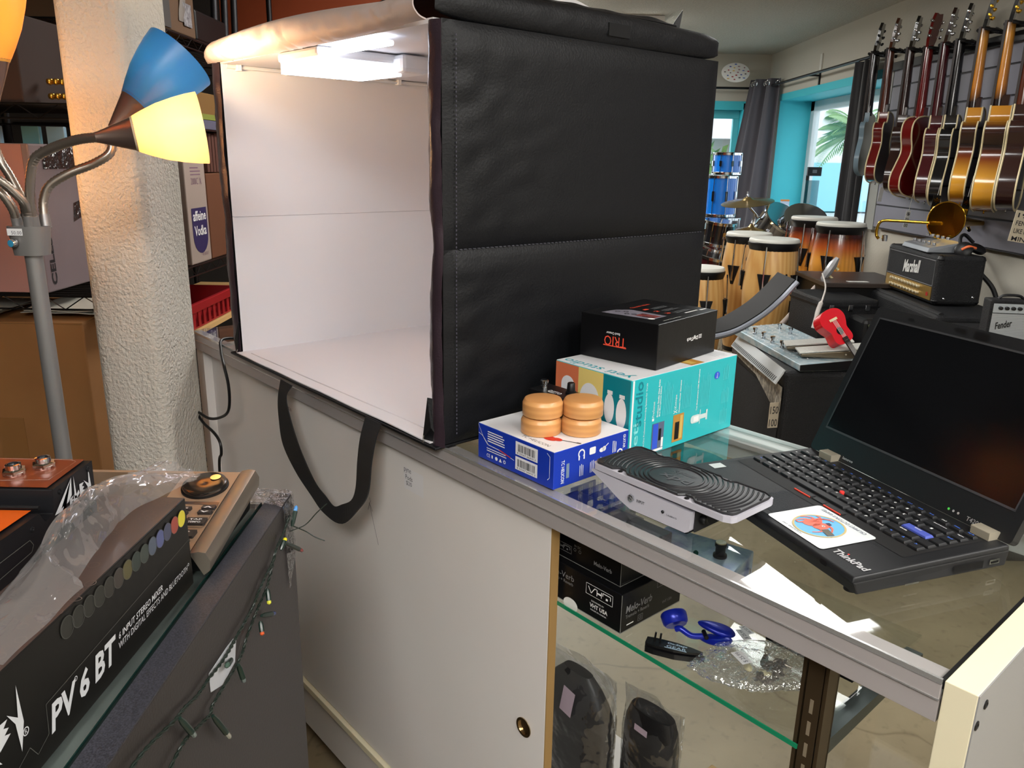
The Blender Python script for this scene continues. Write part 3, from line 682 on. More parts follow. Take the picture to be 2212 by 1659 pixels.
k.disc(ff, .122, .078, .0105, .0009, ry=.024); k.disc(ff, .147, .074, .0105, .0009, ry=.025); k.rect(ff, .117, .101, .128, .107, .001); k.rect(ff, .142, .099, .153, .105, .001)
obj('white_shapes', k, m_whc, t)
k = M(); k.rect(fs, .002, .001, .006, yh - .001, .0004, 1)
k.text(fs, 'yeti', .0165, .033, .055, .0165, 90, mi=2, bold=.01); k.text(fs, 'studio', .0185, .0905, .073, .0175, 90, mi=0, bold=.015)
k.text(fs, 'All-in-One Professional Recording System for Vocals', .036, .066, .112, .0045, 90, mi=1)
k.text(fs, 'PreSonus', .0555, .075, .026, .005, 90, mi=1); k.rect(fs, .0532, .056, .058, .0605, .0006, 1)
k.text(fs, 'PreSonus Studio One Artist', .066, .092, .062, .0038, 90, mi=1, bold=.02); k.text(fs, 'Blue Microphones Edition', .0715, .086, .05, .0038, 90, mi=1, bold=.02)
k.text(fs, 'iZotope', .112, .077, .025, .006, 90, mi=1); k.line(fs, [(.107, .058), (.117, .063)], .001, .0006, 1); k.line(fs, [(.107, .063), (.117, .058)], .001, .0006, 1)
k.text(fs, 'iZotope Nectar Elements', .122, .085, .055, .0038, 90, mi=1, bold=.02)
k.text(fs, 'Yeti Multi-pattern USB Microphone', .170, .087, .072, .0038, 90, mi=1, bold=.02)
for u0, v0, w_, n_ in ((.0785, .060, .058, 6), (.1285, .062, .05, 6), (.1765, .055, .06, 7)): lines(k, fs, u0, v0, w_, n_, .0042, .0009, 3, int(u0 * 999), True)
for v0, n_ in ((.092, 4), (.05, 5), (.012, 5)): lines(k, fs, .240, v0, .03, n_, .0045, .0012, 3, int(v0 * 999), True)
k.disc(fs, .221, .104, .0075, .0006, 4, ry=.0065); k.text(fs, 'Blue', .221, .104, .009, .0035, 90, h=.0009, mi=1)
k.rect(fs, .055, .002, .085, .051, .0006, 5); k.rect(fs, .057, .008, .07, .05, .0009, 4); lines(k, fs, .0585, .012, .036, 4, .0028, .0012, 6, 4, True); k.rect(fs, .072, .02, .078, .04, .0009, 7); k.rect(fs, .079, .008, .084, .024, .0009, 1); k.rect(fs, .057, .003, .084, .007, .0009, 1)
k.rect(fs, .108, .008, .136, .055, .0006, 8); k.rect(fs, .1135, .012, .1245, .042, .0009, 7); lines(k, fs, .115, .014, .026, 3, .0032, .001, 8, 6, True); k.rect(fs, .126, .012, .133, .052, .0009, 9)
k.poly(fs, rrect(.026, .014, .006, 4, .168, .037), .0008, 10); k.rect(fs, .181, .034, .197, .042, .0008, 10); k.rect(fs, .197, .030, .2015, .048, .0009, 10); k.rect(fs, .163, .0325, .177, .0415, .001, 1); k.rect(fs, .1795, .026, .1815, .051, .0007, 10)
prints('printed_graphics', k, [m_ten, WHITE, mat('pale_teal_print', (130, 214, 214), .4), mat('light_teal_line', (90, 200, 205), .4), mat('print_blue', (40, 80, 200), .5), mat('print_slate', (86, 96, 120), .5), mat('print_sky', (110, 150, 235), .5), BLACK, mat('print_ochre', (176, 126, 50), .5), mat('print_sand', (200, 170, 90), .5), mat('print_silver', (190, 205, 205), .4)], t)
k = M(); k.text(ft, 'yeti studio', .079, .016, .145, .026, 180, mi=0, bold=.01); k.rect(ft, .128, .15, .163, .185, .0006, 1); k.rect(ft, .132, .155, .158, .17, .0008, 2); lines(k, ft, .115, .262, .045, 6, .006, .0012, 3)
obj('top_lettering', k, [mat('teal_print', (20, 150, 165), .4), MATS['print_ochre'], MATS['print_sand'], mat('print_pale_grey', (160, 165, 170), .5)], t)
# black carton with upside-down red lettering
tz = ZC + yh + .0008
t = T('pedal_carton', 'black carton with upside down red lettering on top of the teal carton', 'box', (-.705, .243, tz), rz=R(6.6), local=True)
W_, D_, H_ = .151, .189, .074
obj('carton', M().box(0, W_, 0, D_, 0, H_), mat('gloss_black_carton', (13, 13, 15), .3, spec=.35, bump=(40, .03)), t, bev=.0012)
ff, fs, ft = F((0, 0, 0), (1, 0, 0), (0, 0, 1)), F((W_, 0, 0), (0, 1, 0), (0, 0, 1)), F((0, 0, H_), (1, 0, 0), (0, 1, 0))
k = M(); k.text(ff, 'TRIO', .071, .034, .043, .0165, 180, mi=0); k.rect(ff, .048, .0252, .0935, .0268, .0006, 0); k.text(ff, 'Band Creator', .0665, .047, .027, .0042, 180, mi=1, bold=.015)
k.text(fs, 'DigiTech', .108, .0365, .036, .0082, 180, mi=1, bold=.02, shear=.1)
for q in range(3): k.line(fs, [(.128, .034 + q * .0025), (.138, .034 + q * .0025)], .0012, .0006, 1)
k.poly(ft, [(.026, .02), (.122, .026), (.122, .07), (.05, .075), (.03, .055)], .0005, 2)
for q in range(7): k.ring(ft, .042 + q * .0115, .045 + .009 * math.sin(q * 2), .0045, .0016, .0009, 3)
k.rect(ft, .082, .036, .118, .06, .0007, 4); k.disc(ft, .118, .03, .006, .0009, 1)
k.text(ft, 'COUNT ME IN', .040, .115, .058, .006, 90, mi=0, bold=.02)
for q in range(3): k.text(ft, '123'[q], .065 + .022 * q, .095, .013, .007, 90, mi=0, bold=.02); lines(k, ft, .066 + .022 * q, .108, .045, 2, .006, .0022, 5, q, True)
k.rect(ft, .126, .118, .130, .158, .0006, 1); k.rect(ft, .129, .162, .134, .182, .0006, 1); k.line(ft, [(.14, .03), (.14, .085)], .0008, .0006, 1)
prints('printed_graphics', k, [mat('print_red_orange', (222, 76, 52), .5), WHITE, mat('print_mauve_grey', (120, 116, 128), .5), BLACK, mat('print_maroon', (120, 50, 48), .5), mat('print_mid_grey', (105, 108, 112), .5)], t)
# ---------------------------------------------------------------- expression pedal
t = T('expression_pedal', 'silver expression foot pedal with ribbed black tread in front of the laptop', 'foot pedal', (-.38, .105, ZC))
m_psil = mat('silver_pedal_paint', (180, 178, 188), .42, .1); m_rub = mat('black_rubber_tread', (38, 38, 41), .36)
py0, py1 = .057, .152
fx = F((0, py0, 0), (1, 0, 0), (0, 0, 1))
prof = [(-.423, ZC + .0015), (-.333, ZC + .0015), (-.327, ZC + .005), (-.3255, ZC + .031), (-.494, ZC + .038), (-.4945, ZC + .034), (-.47, ZC + .0225), (-.445, ZC + .0095)]
bd_ = obj('base', M().prism(prof, fx, -(py1 - py0), 0), m_psil, t, bev=.0035, seg=3)
prof2 = [(-.424, ZC + .0002), (-.334, ZC + .0002), (-.327, ZC + .003), (-.4225, ZC + .0016)]
obj('bottom_plate', M().prism([(-.424, ZC + .0001), (-.332, ZC + .0001), (-.328, ZC + .0022), (-.424, ZC + .0022)], fx, -(py1 - py0) + .002, -.0012), BLACK, bd_)
obj('right_end_plate', M().box(-.3256, -.3235, py0 + .008, py1 - .006, ZC + .003, ZC + .031), mat('dull_black', (18, 18, 20), .7), bd_)  # matte black plate over the right end
obj('input_jack', M().lathe([(.0058, 0), (.0058, .0012), (.0052, .0026), (.0034, .003), (.003, .0008), (0, .0005)], (-.4215, py0 - .0004, ZC + .0185), (0, -1, 0), 6), CHROME, bd_)
obj('calibrate_button', M().lathe([(.0022, 0), (.0022, .001), (.0014, .0018), (0, .0018)], (-.3685, py0 - .0003, ZC + .0175), (0, -1, 0), 14), BLACK, bd_)
obj('end_knob', M().lathe([(.0055, 0), (.0055, .005), (.004, .007), (0, .007)], (-.323, py0 + .02, ZC + .018), (1, 0, 0), 16), BLACK, bd_)
k = M(); k.text(fx, 'INPUT', -.4055, ZC + .0178, .0135, .0042, h=.0006, bold=.01); k.text(fx, 'CALIBRATE', -.3545, ZC + .0158, .0165, .0024, h=.0006)
obj('lettering', k, mat('print_ink', (30, 30, 34), .5), bd_)
def tread_outline(x0, x1, y0, y1, ins, n1, n2):
    """long plate with two notches on each long side, for the rubber; ins=0 gives the plain plate"""
    o = [(x0 + .006, y0), ]
    if ins:
        for n in (n1, n2): o += [(n - .012, y0), (n - .006, y0 + ins), (n + .006, y0 + ins), (n + .014, y0)]
    o += [(x1 - .012, y0), (x1 - .002, y0 + .005), (x1, y0 + .012), (x1, y1 - .012), (x1 - .002, y1 - .005), (x1 - .012, y1)]
    if ins:
        for n in (n2, n1): o += [(n + .012, y1), (n + .006, y1 - ins * .7), (n - .006, y1 - ins * .7), (n - .012, y1)]
    o += [(x0 + .006, y1), (x0, y1 - .006), (x0, y0 + .006)]
    return o
slope = math.atan2(-.002, .224); tf = F((-.495, 0, ZC + .0405), (math.cos(slope), 0, math.sin(slope)), (0, 1, 0))
ol = tread_outline(0, .2275, py0 - .0015, py1 + .003, 0, 0, 0)
pl = obj('tread_plate', M().prism(ol, tf, -.0015, .0065), m_psil, t, bev=.002, seg=3)
on = tread_outline(.003, .2245, py0 + .002, py1, .0075, .048, .158)
rm = M().prism(on, tf, .0062, .0085)
def inside(x, y):
    c = False; n = len(on)
    for i in range(n):
        (xa, ya), (xb, yb) = on[i], on[i - 1]
        if (ya > y) != (yb > y) and x < (xb - xa) * (y - ya) / (yb - ya) + xa: c = not c
    return c
cx_, cy_ = .108, .1045
def clip_arc(r, ex):
    run = []
    for k in range(145):
        a = 2 * math.pi * k / 144; x = cx_ + r * ex * math.cos(a); y = cy_ + r * math.sin(a)
        if inside(x + .003, y) and inside(x - .003, y) and inside(x, y + .003) and inside(x, y - .003): run.append(tf.p(x, y, .0087))
        else:
            if len(run) > 2: rm.tube(run, .0014, 6)
            run = []
    if len(run) > 2: rm.tube(run, .0014, 6)
for q in range(19): clip_arc(.0335 + .0058 * q, 1.12)
edge = [tf.p(x, y, .0088) for x, y in on]; rm.tube(edge, .0013, 6, closed=True)
rb = obj('rubber_tread', rm, m_rub, t)
k = M(); k.text(tf, 'pdx', cx_ + .004, cy_ - .007, .046, .021, 180, h=.0091); k.text(tf, 'PEDAL', cx_ + .002, cy_ + .016, .032, .007, 180, h=.0091)
obj('embossed_lettering', k, mat('worn_rubber_grey', (78, 78, 82), .5), rb)
for n in (.048, .158):
    for y_ in (py0 + .0045, py1 - .002): obj('tread_screw', M().lathe([(.0032, 0), (.0032, .001), (.0016, .0015), (0, .0008)], tf.p(n, y_, .0066), n=12), DARKM, pl)
# ---------------------------------------------------------------- laptop
m_lap = mat('laptop_black', (22, 23, 26), .5, spec=.4, bump=(600, .05)); m_key = mat('key_black', (28, 29, 32), .5, spec=.4); m_scr = mat('dark_laptop_screen', (10, 11, 14), .16, spec=.35)
lz = R(-21.16)
t = T('laptop', 'open black laptop with a dark screen standing on the counter glass', 'laptop', (-.239, .234, ZC), rz=lz, local=True)
lw_, ld_ = .17, .1145; kz = .0295
k = M()
for x, y in ((-.15, -.095), (.15, -.095), (-.15, .09), (.15, .09)): k.lathe([(.008, 0), (.008, .0035)], (x, y, 0), n=14)
base = obj('base', M().hexa([(-lw_ + .004, -ld_ + .012, .003), (lw_ - .004, -ld_ + .012, .003), (lw_ - .002, ld_, .003), (-lw_ + .002, ld_, .003)], [(-lw_, -ld_ + .001, .0215), (lw_, -ld_ + .001, .0215), (lw_, ld_, .024), (-lw_, ld_, .024)]), mat('laptop_underside', (24, 24, 26), .6), t, bev=.002)
obj('rubber_feet', k, BLACK, base)
deck = obj('palm_rest_deck', M().hexa([(-lw_, -ld_, .0205), (lw_, -ld_, .0205), (lw_, ld_, .0225), (-lw_, ld_, .0225)], [(-lw_ + .001, -ld_ + .002, .0275), (lw_ - .001, -ld_ + .002, .0275), (lw_ - .001, ld_, kz), (-lw_ + .001, ld_, kz)]), m_lap, base, bev=.0025, seg=3)
tl = math.atan2(kz - .0275, 2 * ld_); df = F((0, 0, .0285), (1, 0, 0), (0, math.cos(tl), math.sin(tl)))
obj('keyboard_well', M().rect(df, -.1595, -.028, .1515, .098, .0004), mat('keyboard_well', (14, 14, 16), .6), deck)
rows = [  # y, height, [(width units, legend, colour)], start x
    (.088, .0085, [(1.3, 'Esc', 1), (.9, 'F1', 1), (.9, 'F2', 2), (.9, 'F3', 2), (.9, 'F4', 2), (.9, 'F5', 2), (.9, 'F6', 2), (.9, 'F7', 2), (.9, 'F8', 2), (.9, 'F9', 2), (.9, 'F10', 2), (.9, 'F11', 2), (.9, 'F12', 2), (.9, 'Ins', 2), (1, 'Del', 1), (1, 'Home', 2), (1, 'PgUp', 2)]),
    (.071, .0135, [(.9, '~', 1)] + [(1, c, 1) for c in '1234567890-='] + [(2.0, 'Backspace', 1), (1, 'PgDn', 1)]),
    (.0545, .0135, [(1.5, 'Tab', 1)] + [(1, c, 1) for c in 'QWERTYUIOP[]'] + [(1.4, '|', 1), (1, 'End', 2)]),
    (.038, .0135, [(1.8, 'Caps', 1)] + [(1, c, 1) for c in "ASDFGHJKL;'"] + [(2.1, 'Enter', 3), (1, '', 1)]),
    (.0215, .0135, [(2.3, 'Shift', 1)] + [(1, c, 1) for c in 'ZXCVBNM,./'] + [(2.4, 'Shift', 1), (1.2, '', 1)]),
    (.005, .0135, [(1, 'Fn', 2), (1, 'Ctrl', 1), (1, 'w', 1), (1, 'Alt', 1), (5.2, '', 2), (1, 'Alt', 1), (1, 'P', 1), (1, 'Ctrl', 1), (.9, '<', 2), (.9, '^', 2), (.9, '>', 2)])]
leg = M(); kc = {}; m_bk = mat('blue_enter_key', (70, 84, 168), .5)
for (ry, rh, ks) in rows:
    tot = sum(q[0] for q in ks); x = -.157; un = .306 / tot
    for (w_, l_, c_i) in ks:
        ww = un * w_ - .0028; key = (round(ww, 4), rh, c_i == 3)
        if key not in kc:
            h2 = ww / 2; r2 = rh / 2
            km = M().hexa([(-h2, -r2, 0), (h2, -r2, 0), (h2, r2, 0), (-h2, r2, 0)], [(-h2 + .0015, -r2 + .0005, .0027), (h2 - .0015, -r2 + .0005, .0027), (h2 - .0015, r2 - .002, .003), (-h2 + .0015, r2 - .002, .003)])
            ko = obj('key', km, m_bk if c_i == 3 else m_key, deck, bev=.0006); kc[key] = ko
        else:
            ko = kc[key].copy(); COL.objects.link(ko); ko.parent = deck
        ko.location = df.p(x + ww / 2, ry, .0006)
        if l_:
            lw2 = .0028 if len(l_) == 1 else min(.0021 * len(l_), ww * .75)
            leg.text(df, l_, x + ww * .36 if len(l_) == 1 else x + ww * .5, ry + rh * .12, lw2, .0034 if len(l_) == 1 else .0024, 0, h=.0039, mi=1 if c_i == 2 else 0, bold=.02)
        x += un * w_
    # legends share one mesh with the deck lettering
obj('key_legends', leg, [WHITE, mat('legend_blue', (70, 120, 230), .5)], deck)
obj('pointing_stick', M().lathe([(.003, 0), (.0035, .003), (.0028, .0042), (0, .0045)], df.p(-.0095, .0375 - .007, .0008), n=14), mat('pointing_stick_red', (214, 42, 36), .6), deck)
for k_, (x0, x1) in enumerate(((-.046, -.014), (-.012, .008), (.010, .042))):
    bt = obj('click_button', M().box(x0, x1, -.0165, -.0075, .0285, .0305) if k_ != 1 else M().box(x0, x1, -.0165, -.0075, .0285, .0300), m_key, deck, bev=.001)
    if k_ != 1: obj('red_stripe', M().box(x0 + .001, x1 - .001, -.0178, -.0162, .0285, .0302), mat('red_stripe', (220, 66, 44), .5), bt)
obj('touchpad', M().rect(df, -.045, -.092, .041, -.029, .0003), mat('touchpad_grey', (40, 41, 45), .42, bump=(900, .3)), deck)
# palm rest sticker with octopus emblem
sf = F(df.p(.058, -.062, .0006), (1, 0, 0), df.y)
s = obj('palm_rest_sticker', M().poly(sf, rrect(.098, .082, .005, 4), .0002).add([], []), mat('white_sticker', (206, 212, 214), .35), deck, label='white sticker with an orange octopus emblem')
k = M(); k.disc(sf, 0, -.002, .0295, .0005, 1, 40); k.ring(sf, 0, -.002, .031, .0024, .0008, 2, 48)
k.disc(sf, .002, -.001, .0085, .001, 3, ry=.0105); k.disc(sf, -.010, -.004, .0095, .001, 3, ry=.012)
for q in range(8):
    a = R(110 + 140 * q / 7 * 1.0) if q < 6 else R((-35, 35)[q - 6]); pts = []
    for i in range(9):
        s_ = i / 8; rr_ = .006 + .0185 * s_; aa = a + .55 * math.sin(s_ * 4 + q) * s_; pts.append((-.004 + rr_ * math.cos(aa), -.002 + rr_ * math.sin(aa)))
    for i in range(8): k.line(sf, pts[i:i + 2], .0052 - .0038 * i / 8, .0011, 3)
k.poly(sf, [(.010, -.008), (.026, -.012), (.028, -.003), (.012, .001)], .0012, 4); k.poly(sf, [(-.002, .009), (.006, .008), (.005, .013), (-.001, .014)], .0014, 5)
k.disc(sf, .004, .001, .002, .0014, 0); k.disc(sf, .0045, .001, .0009, .0016, 5)
k.text(sf, 'CRUMPET OCTOPUS GAMES', .0, .0345, .074, .0052, 180, h=.0006, mi=5); k.text(sf, 'PORTLAND, ORE', -.008, -.0355, .034, .003, 180, h=.0006, mi=5)
obj('emblem', k, [WHITE, mat('emblem_sky_blue', (90, 170, 228), .4), mat('emblem_rope', (196, 176, 120), .5), mat('emblem_octopus', (226, 98, 72), .4), mat('emblem_grey_brown', (92, 90, 82), .5), mat('emblem_ink', (50, 50, 78), .5)], s)
k = M(); k.text(df, 'ThinkPad', .137, -.088, .05, .0105, 0, h=.0006, bold=.025); obj('logo_lettering', k, mat('logo_silver', (190, 190, 192), .4, .4), deck)
obj('logo_dot', M().disc(df, .1268, -.0815, .0013, .0009), MATS['pointing_stick_red'], deck)
obj('info_sticker', M().rect(df, -.158, -.078, -.142, -.058, .0005), mat('pale_sticker', (190, 198, 198), .5), deck)
k = M(); rf = F((lw_, 0, 0), (0, 1, 0), (0, 0, 1)); k.rect(rf, .03, .008, .075, .017, .0004, 0); k.rect(rf, .085, .010, .1, .016, .0004, 1); k.rect(rf, .0868, .0112, .0982, .0135, .0007, 0); k.rect(rf, -.04, .0055, -.02, .0075, .0004, 1)
prints('side_ports', k, [BLACK, CHROME], base)
obj('front_latch', M().poly(F((.125, -ld_ + .0008, .0235), (1, 0, 0), (0, 0, 1)), rrect(.011, .006, .002), .001), DARKM, base)
# lid
la = R(24); ldir = Vector((0, math.sin(la), math.cos(la))); lf = F((0, ld_ - .002, kz - .0005), (1, 0, 0), ldir); LH = .236
lid_ = obj('lid', M().prism(rrect(2 * lw_, LH, .006, 4, 0, LH / 2 + .001), lf, -.012, 0), m_lap, t, bev=.0015)
obj('screen', M().rect(lf, -.156, .0415, .156, .219, .0006), m_scr, lid_)
bz = M()
for a_, b__, c__, d__ in ((-.158, .0385, .158, .0415), (-.158, .219, .158, .2215), (-.158, .0385, -.156, .2215), (.156, .0385, .158, .2215)): bz.rect(lf, a_, b__, c__, d__, .0012)
obj('screen_bezel', bz, mat('bezel_rim', (60, 60, 64), .45), lid_)
k = M(); k.text(lf, 'T420', .1165, .0075, .0165, .0055, 0, h=.0008, mi=0); k.text(lf, 'lenovo', -.093, .0085, .020, .004, 0, h=.0009, mi=0, bold=.02)
for q, x_ in enumerate((.082, .089, .096)): k.disc(lf, x_, .0085, .0016, .0008, 1 if q == 0 else 0)
k.rect(lf, -.03, .2275, -.012, .2325, .0006, 2); k.disc(lf, -.06, .2305, .0014, .0006, 2); k.disc(lf, .05, .2295, .0016, .0006, 2); k.rect(lf, -.108, .2275, -.098, .2305, .0008, 2)
obj('lid_lettering', k, [MATS['logo_silver'], mat('status_green', (90, 220, 90), .5), mat('webcam_black', (14, 14, 16), .3)], lid_)
obj('webcam', M().poly(lf, rrect(.022, .009, .001, 2, .012, .229), .0008), MATS['webcam_black'], lid_)
for x_ in (-.121, .141):
    obj('hinge', M().prism([(-.004, -.002), (.0165, -.002), (.0165, .006), (.012, .0105), (-.004, .0105)], F((x_ - .0125, ld_ - .012, kz - .0005), (0, 1, 0), (0, 0, 1)), 0, .025), mat('hinge_steel', (176, 168, 150), .35, .4), t, bev=.001)
# ---------------------------------------------------------------- inside the counter
SZ = .7952
def vht(name, label, x0, x1, y0, y1, z0, h, ftx, rtx):
    t = T(name, label, 'box', ((x0 + x1) / 2, (y0 + y1) / 2, z0), group='black pedal cartons on the glass shelf')
    obj('carton', M().box(x0, x1, y0, y1, z0, z0 + h), mat('black_pedal_carton', (10, 10, 12), .38, spec=.35), t, bev=.0015)
    obj('worn_edges', M().tube([(x0, y0 - .0003, z0 + .0008), (x1 + .0003, y0 - .0003, z0 + .0008), (x1 + .0003, y1, z0 + .0008)], .0004, 4).tube([(x1 + .0002, y0 - .0002, z0), (x1 + .0002, y0 - .0002, z0 + h)], .00035, 4), mat('worn_card_edge', (120, 120, 118), .8), t)
    ff, fs = F((x1, y0, z0), (1, 0, 0), (0, 0, 1)), F((x1, y0, z0), (0, 1, 0), (0, 0, 1)); k = M(); ftx(k, ff, h); rtx(k, fs, h)
    prints('lettering', k, [WHITE, mat('print_dim', (120, 120, 122), .5)], t); return t, ff
def vlogo(k, fr, cu, cv, w, h, mi):
    k.line(fr, [(cu - w / 2, cv - h / 2), (cu + w / 2, cv - h / 2), (cu + w / 2, cv + h / 2), (cu - w / 2, cv + h / 2), (cu - w / 2, cv - h / 2)], .0006, .0006, mi)
    a, b = w * .42, h * .28
    k.line(fr, [(cu - a, cv + b), (cu - a * .72, cv - b), (cu - a * .42, cv + b), (cu - a * .25, cv + b)], .0012, .0006, mi)
    k.line(fr, [(cu - a * .2, cv + b), (cu - a * .2, cv - b)], .0012, .0006, mi); k.line(fr, [(cu - a * .2, cv), (cu + a * .2, cv)], .0024, .0006, mi); k.line(fr, [(cu + a * .2, cv + b), (cu + a * .2, cv - b)], .0012, .0006, mi)
    k.line(fr, [(cu + a * .32, cv), (cu + a * .32, cv + b), (cu + a, cv + b), (cu + a, cv - b * .3)], .0012, .0006, mi); k.rect(fr, cu + a * .6, cv - b * .8, cu + a * .78, cv - b * .1, .0006, mi)
def f1(k, fr, h):
    vlogo(k, fr, -.041, .0425, .05, .0165, 0); k.text(fr, 'DESIGNED BY', -.043, .0265, .024, .0022, h=.0006); k.text(fr, 'VHT USA', -.041, .0195, .034, .0065, h=.0006, bold=.02); k.text(fr, 'MADE IN CHINA', -.041, .0125, .03, .0022, h=.0006)
    k.text(fr, 'Melo-Verb', -.118, .0435, .055, .009, h=.0006, mi=1); k.text(fr, 'Tremolo + Reverb', -.118, .034, .052, .005, h=.0006, mi=1)
def r1(k, fr, h):
    k.text(fr, 'Melo-Verb', .037, .0335, .056, .0115, h=.0006, mi=1, shear=.15, bold=.01); k.text(fr, 'Tremolo + Reverb', .034, .0225, .05, .0055, h=.0006, mi=1); k.text(fr, 'CE', .041, .0105, .006, .005, h=.0006, mi=1); k.line(fr, [(.036, .006), (.046, .006), (.046, .015), (.036, .015), (.036, .006)], .0005, .0006, 1)
    lines(k, fr, .012, .0085, .019, 1, .003, .0016, 0); k.text(fr, 'VHT USA', .1, .015, .022, .0045, h=.0006, mi=1); vlogo(k, fr, .095, .05, .04, .012, 1)
t, ff = vht('pedal_carton', 'lower black pedal carton with white lettering under the front rail on the glass shelf', -.605, -.41, .037, .17, SZ, .0595, f1, r1)
obj('thumb_notch', M().disc(ff, -.0955, .0008, .0145, .0006, 0, 24, ry=.0105), mat('white_card_inside', (215, 215, 212), .7), t)
def f2(k, fr, h): k.text(fr, 'Melo-Verb', -.033, .0165, .034, .0065, h=.0006, mi=1, bold=.02); vlogo(k, fr, -.115, .0175, .04, .012, 1); k.text(fr, '9V DC', -.083, .0275, .013, .0035, h=.0006, mi=1); k.ring(fr, -.088, .0215, .0025, .0006, .0006, 1); k.ring(fr, -.078, .0215, .0025, .0006, .0006, 1)
vht('pedal_carton', 'upper black pedal carton stacked on the other one close under the front rail', -.62, -.4255, .05, .16, SZ + .0604, .049, f2, lambda k, fr, h: k.line(fr, [(.001, .004), (.02, .004)], .0003, .0006, 1))
# blue clip-on tuner
m_bl = mat('metallic_blue_plastic', (22, 40, 168), .28, .25)
t = T('clip_on_tuner', 'bright blue clip-on tuner with a round head on the glass shelf', 'tuner', (-.342, .115, SZ))
hc = Vector((-.366, .098, SZ + .021)); hn = Vector((-.62, .35, .55)).normalized()
obj('round_head', M().lathe([(0, -.009), (.0155, -.009), (.0185, -.006), (.0195, 0), (.0195, .006), (.018, .0085), (0, .0085)], hc, hn, 32, sx=.92), m_bl, t)
obj('neck', M().tube(smooth_path([hc - hn * .006 + Vector((.004, -.004, -.006)), (-.352, .094, SZ + .014), (-.338, .100, SZ + .008), (-.326, .112, SZ + .008)], 5), .0042, 10), m_bl, t)
def jaw(p, L, W, H, yaw, tilt):
    X = Matrix.Translation(p) @ Matrix.Rotation(yaw, 4, 'Z') @ Matrix.Rotation(tilt, 4, 'Y'); m = M()
    def fn(i, j):
        a = 2 * math.pi * i; b = math.pi * (j - .5); r = abs(math.cos(b)) ** .6
        return X @ Vector((L * r * math.cos(a), W * r * math.sin(a) * (1 + .3 * math.cos(a)), H * math.sin(b)))
    return m.grid(28, 10, fn)
obj('clip_jaw', jaw(Vector((-.318, .128, SZ + .0175)), .026, .0125, .005, R(35), R(12)), m_bl, t)
obj('clip_jaw', jaw(Vector((-.312, .118, SZ + .0075)), .024, .0125, .005, R(10), R(-14)), m_bl, t)
obj('hinge_pin', M().cyl((-.330, .116, SZ + .012), (-.318, .106, SZ + .012), .003), DARKM, t)
# black clip with two prongs
t = T('clip_light', 'slim black clip gadget with two prongs and pale lettering on the glass shelf edge', 'clip', (-.33, .056, SZ))
a, b = Vector((-.367, .040, 0)), Vector((-.297, .074, 0)); d = (b - a).normalized(); n_ = Vector((-d.y, d.x, 0))
fr = F(a + Vector((0, 0, SZ + .0003)), d, n_); ln = (b - a).length
ol2 = [(0, -.009), (.012, -.0115), (.04, -.0115), (.062, -.007), (ln, -.0015), (ln, .0015), (.062, .0065), (.04, .010), (.012, .010), (0, .008)]
obj('body', M().prism(ol2, fr, 0, .0075), BLACK, t, bev=.002)
obj('upper_arm', M().prism([(u * .96, v * .85) for u, v in ol2], fr, .0095, .013), BLACK, t, bev=.0015)
for u in (.011, .018): obj('prong', M().tube([fr.p(u, 0, .012), fr.p(u + .001, .001, .026)], .0014, 8), BLACK, t)
k = M(); k.text(fr, 'On-Stage', .041, .0022, .026, .0048, h=.0134, bold=.02); k.text(fr, 'GEAR', .041, -.0045, .026, .005, h=.0134); k.line(fr, [(.026, -.008), (.055, -.008)], .0012, .0134)
obj('lettering', k, mat('pale_blue_print', (170, 196, 214), .5), t)
# clear bag of small metal parts
m_bag = film('clear_poly_bag', (244, 246, 246), .10, .08, bump=(40, .8), milky=.05)
def bag(i, j):
    x = -.298 + .135 * i; yc = .075 + .075 * i; w_ = .016 + .05 * math.sin(math.pi * min(1, .15 + i * .8)); a = 2 * math.pi * j
    h = .012 + .004 * noise.noise(Vector((i * 9, j * 9, 2)))
    e = math.sin(math.pi * max(.04, min(.98, i))) ** .5
    return Vector((x + .004 * noise.noise(Vector((i * 12, j * 7, 5))), yc + w_ * math.cos(a) + .004 * noise.noise(Vector((i * 11, j * 11, 8))), SZ + .0135 + h * math.sin(a) * e + .0028 * noise.noise(Vector((i * 25, j * 25, 1)))))
t = T('parts_bag', 'clear plastic bag of small metal parts with price labels on the glass shelf', 'plastic bag', (-.235, .11, SZ))
obj('clear_film', M().grid(34, 26, bag), m_bag, t)
m_lab = mat('price_label_paper', (222, 222, 224), .6)
for (x, y, z, w_, h_, rz) in ((-.251, .084, SZ + .0275, .026, .015, -22), (-.289, .155, SZ + .018, .02, .011, 160), (-.278, .130, SZ + .0272, .024, .012, -30)):
    fr = F((x, y, z), (math.cos(R(rz)), math.sin(R(rz)), 0), (-math.sin(R(rz)), math.cos(R(rz)), 0))
    obj('price_label', M().rect(fr, -w_ / 2, -h_ / 2, w_ / 2, h_ / 2).text(fr, '$ 25.99', 0, 0, w_ * .8, h_ * .45, 180, h=.0009, mi=1), [m_lab, MATS['pencil_grey']], t)
m_nick = mat('dull_nickel', (128, 118, 108), .32, .75); pm = M().prism([(-.006, -.004), (.005, -.004), (.006, 0), (.005, .004), (-.006, .004), (-.008, 0)], F((0, 0, 0), (1, 0, 0), (0, 1, 0)), 0, .0015); pm.cyl((0, 0, .0015), (0, 0, .009), .002, n=8); pm.cyl((-.003, 0, .003), (-.003, -.009, .003), .0018, n=8); pm.lathe([(.0035, 0), (.0035, .003)], (.004, .0, .0015), n=10)
first = None; rd = random.Random(4)
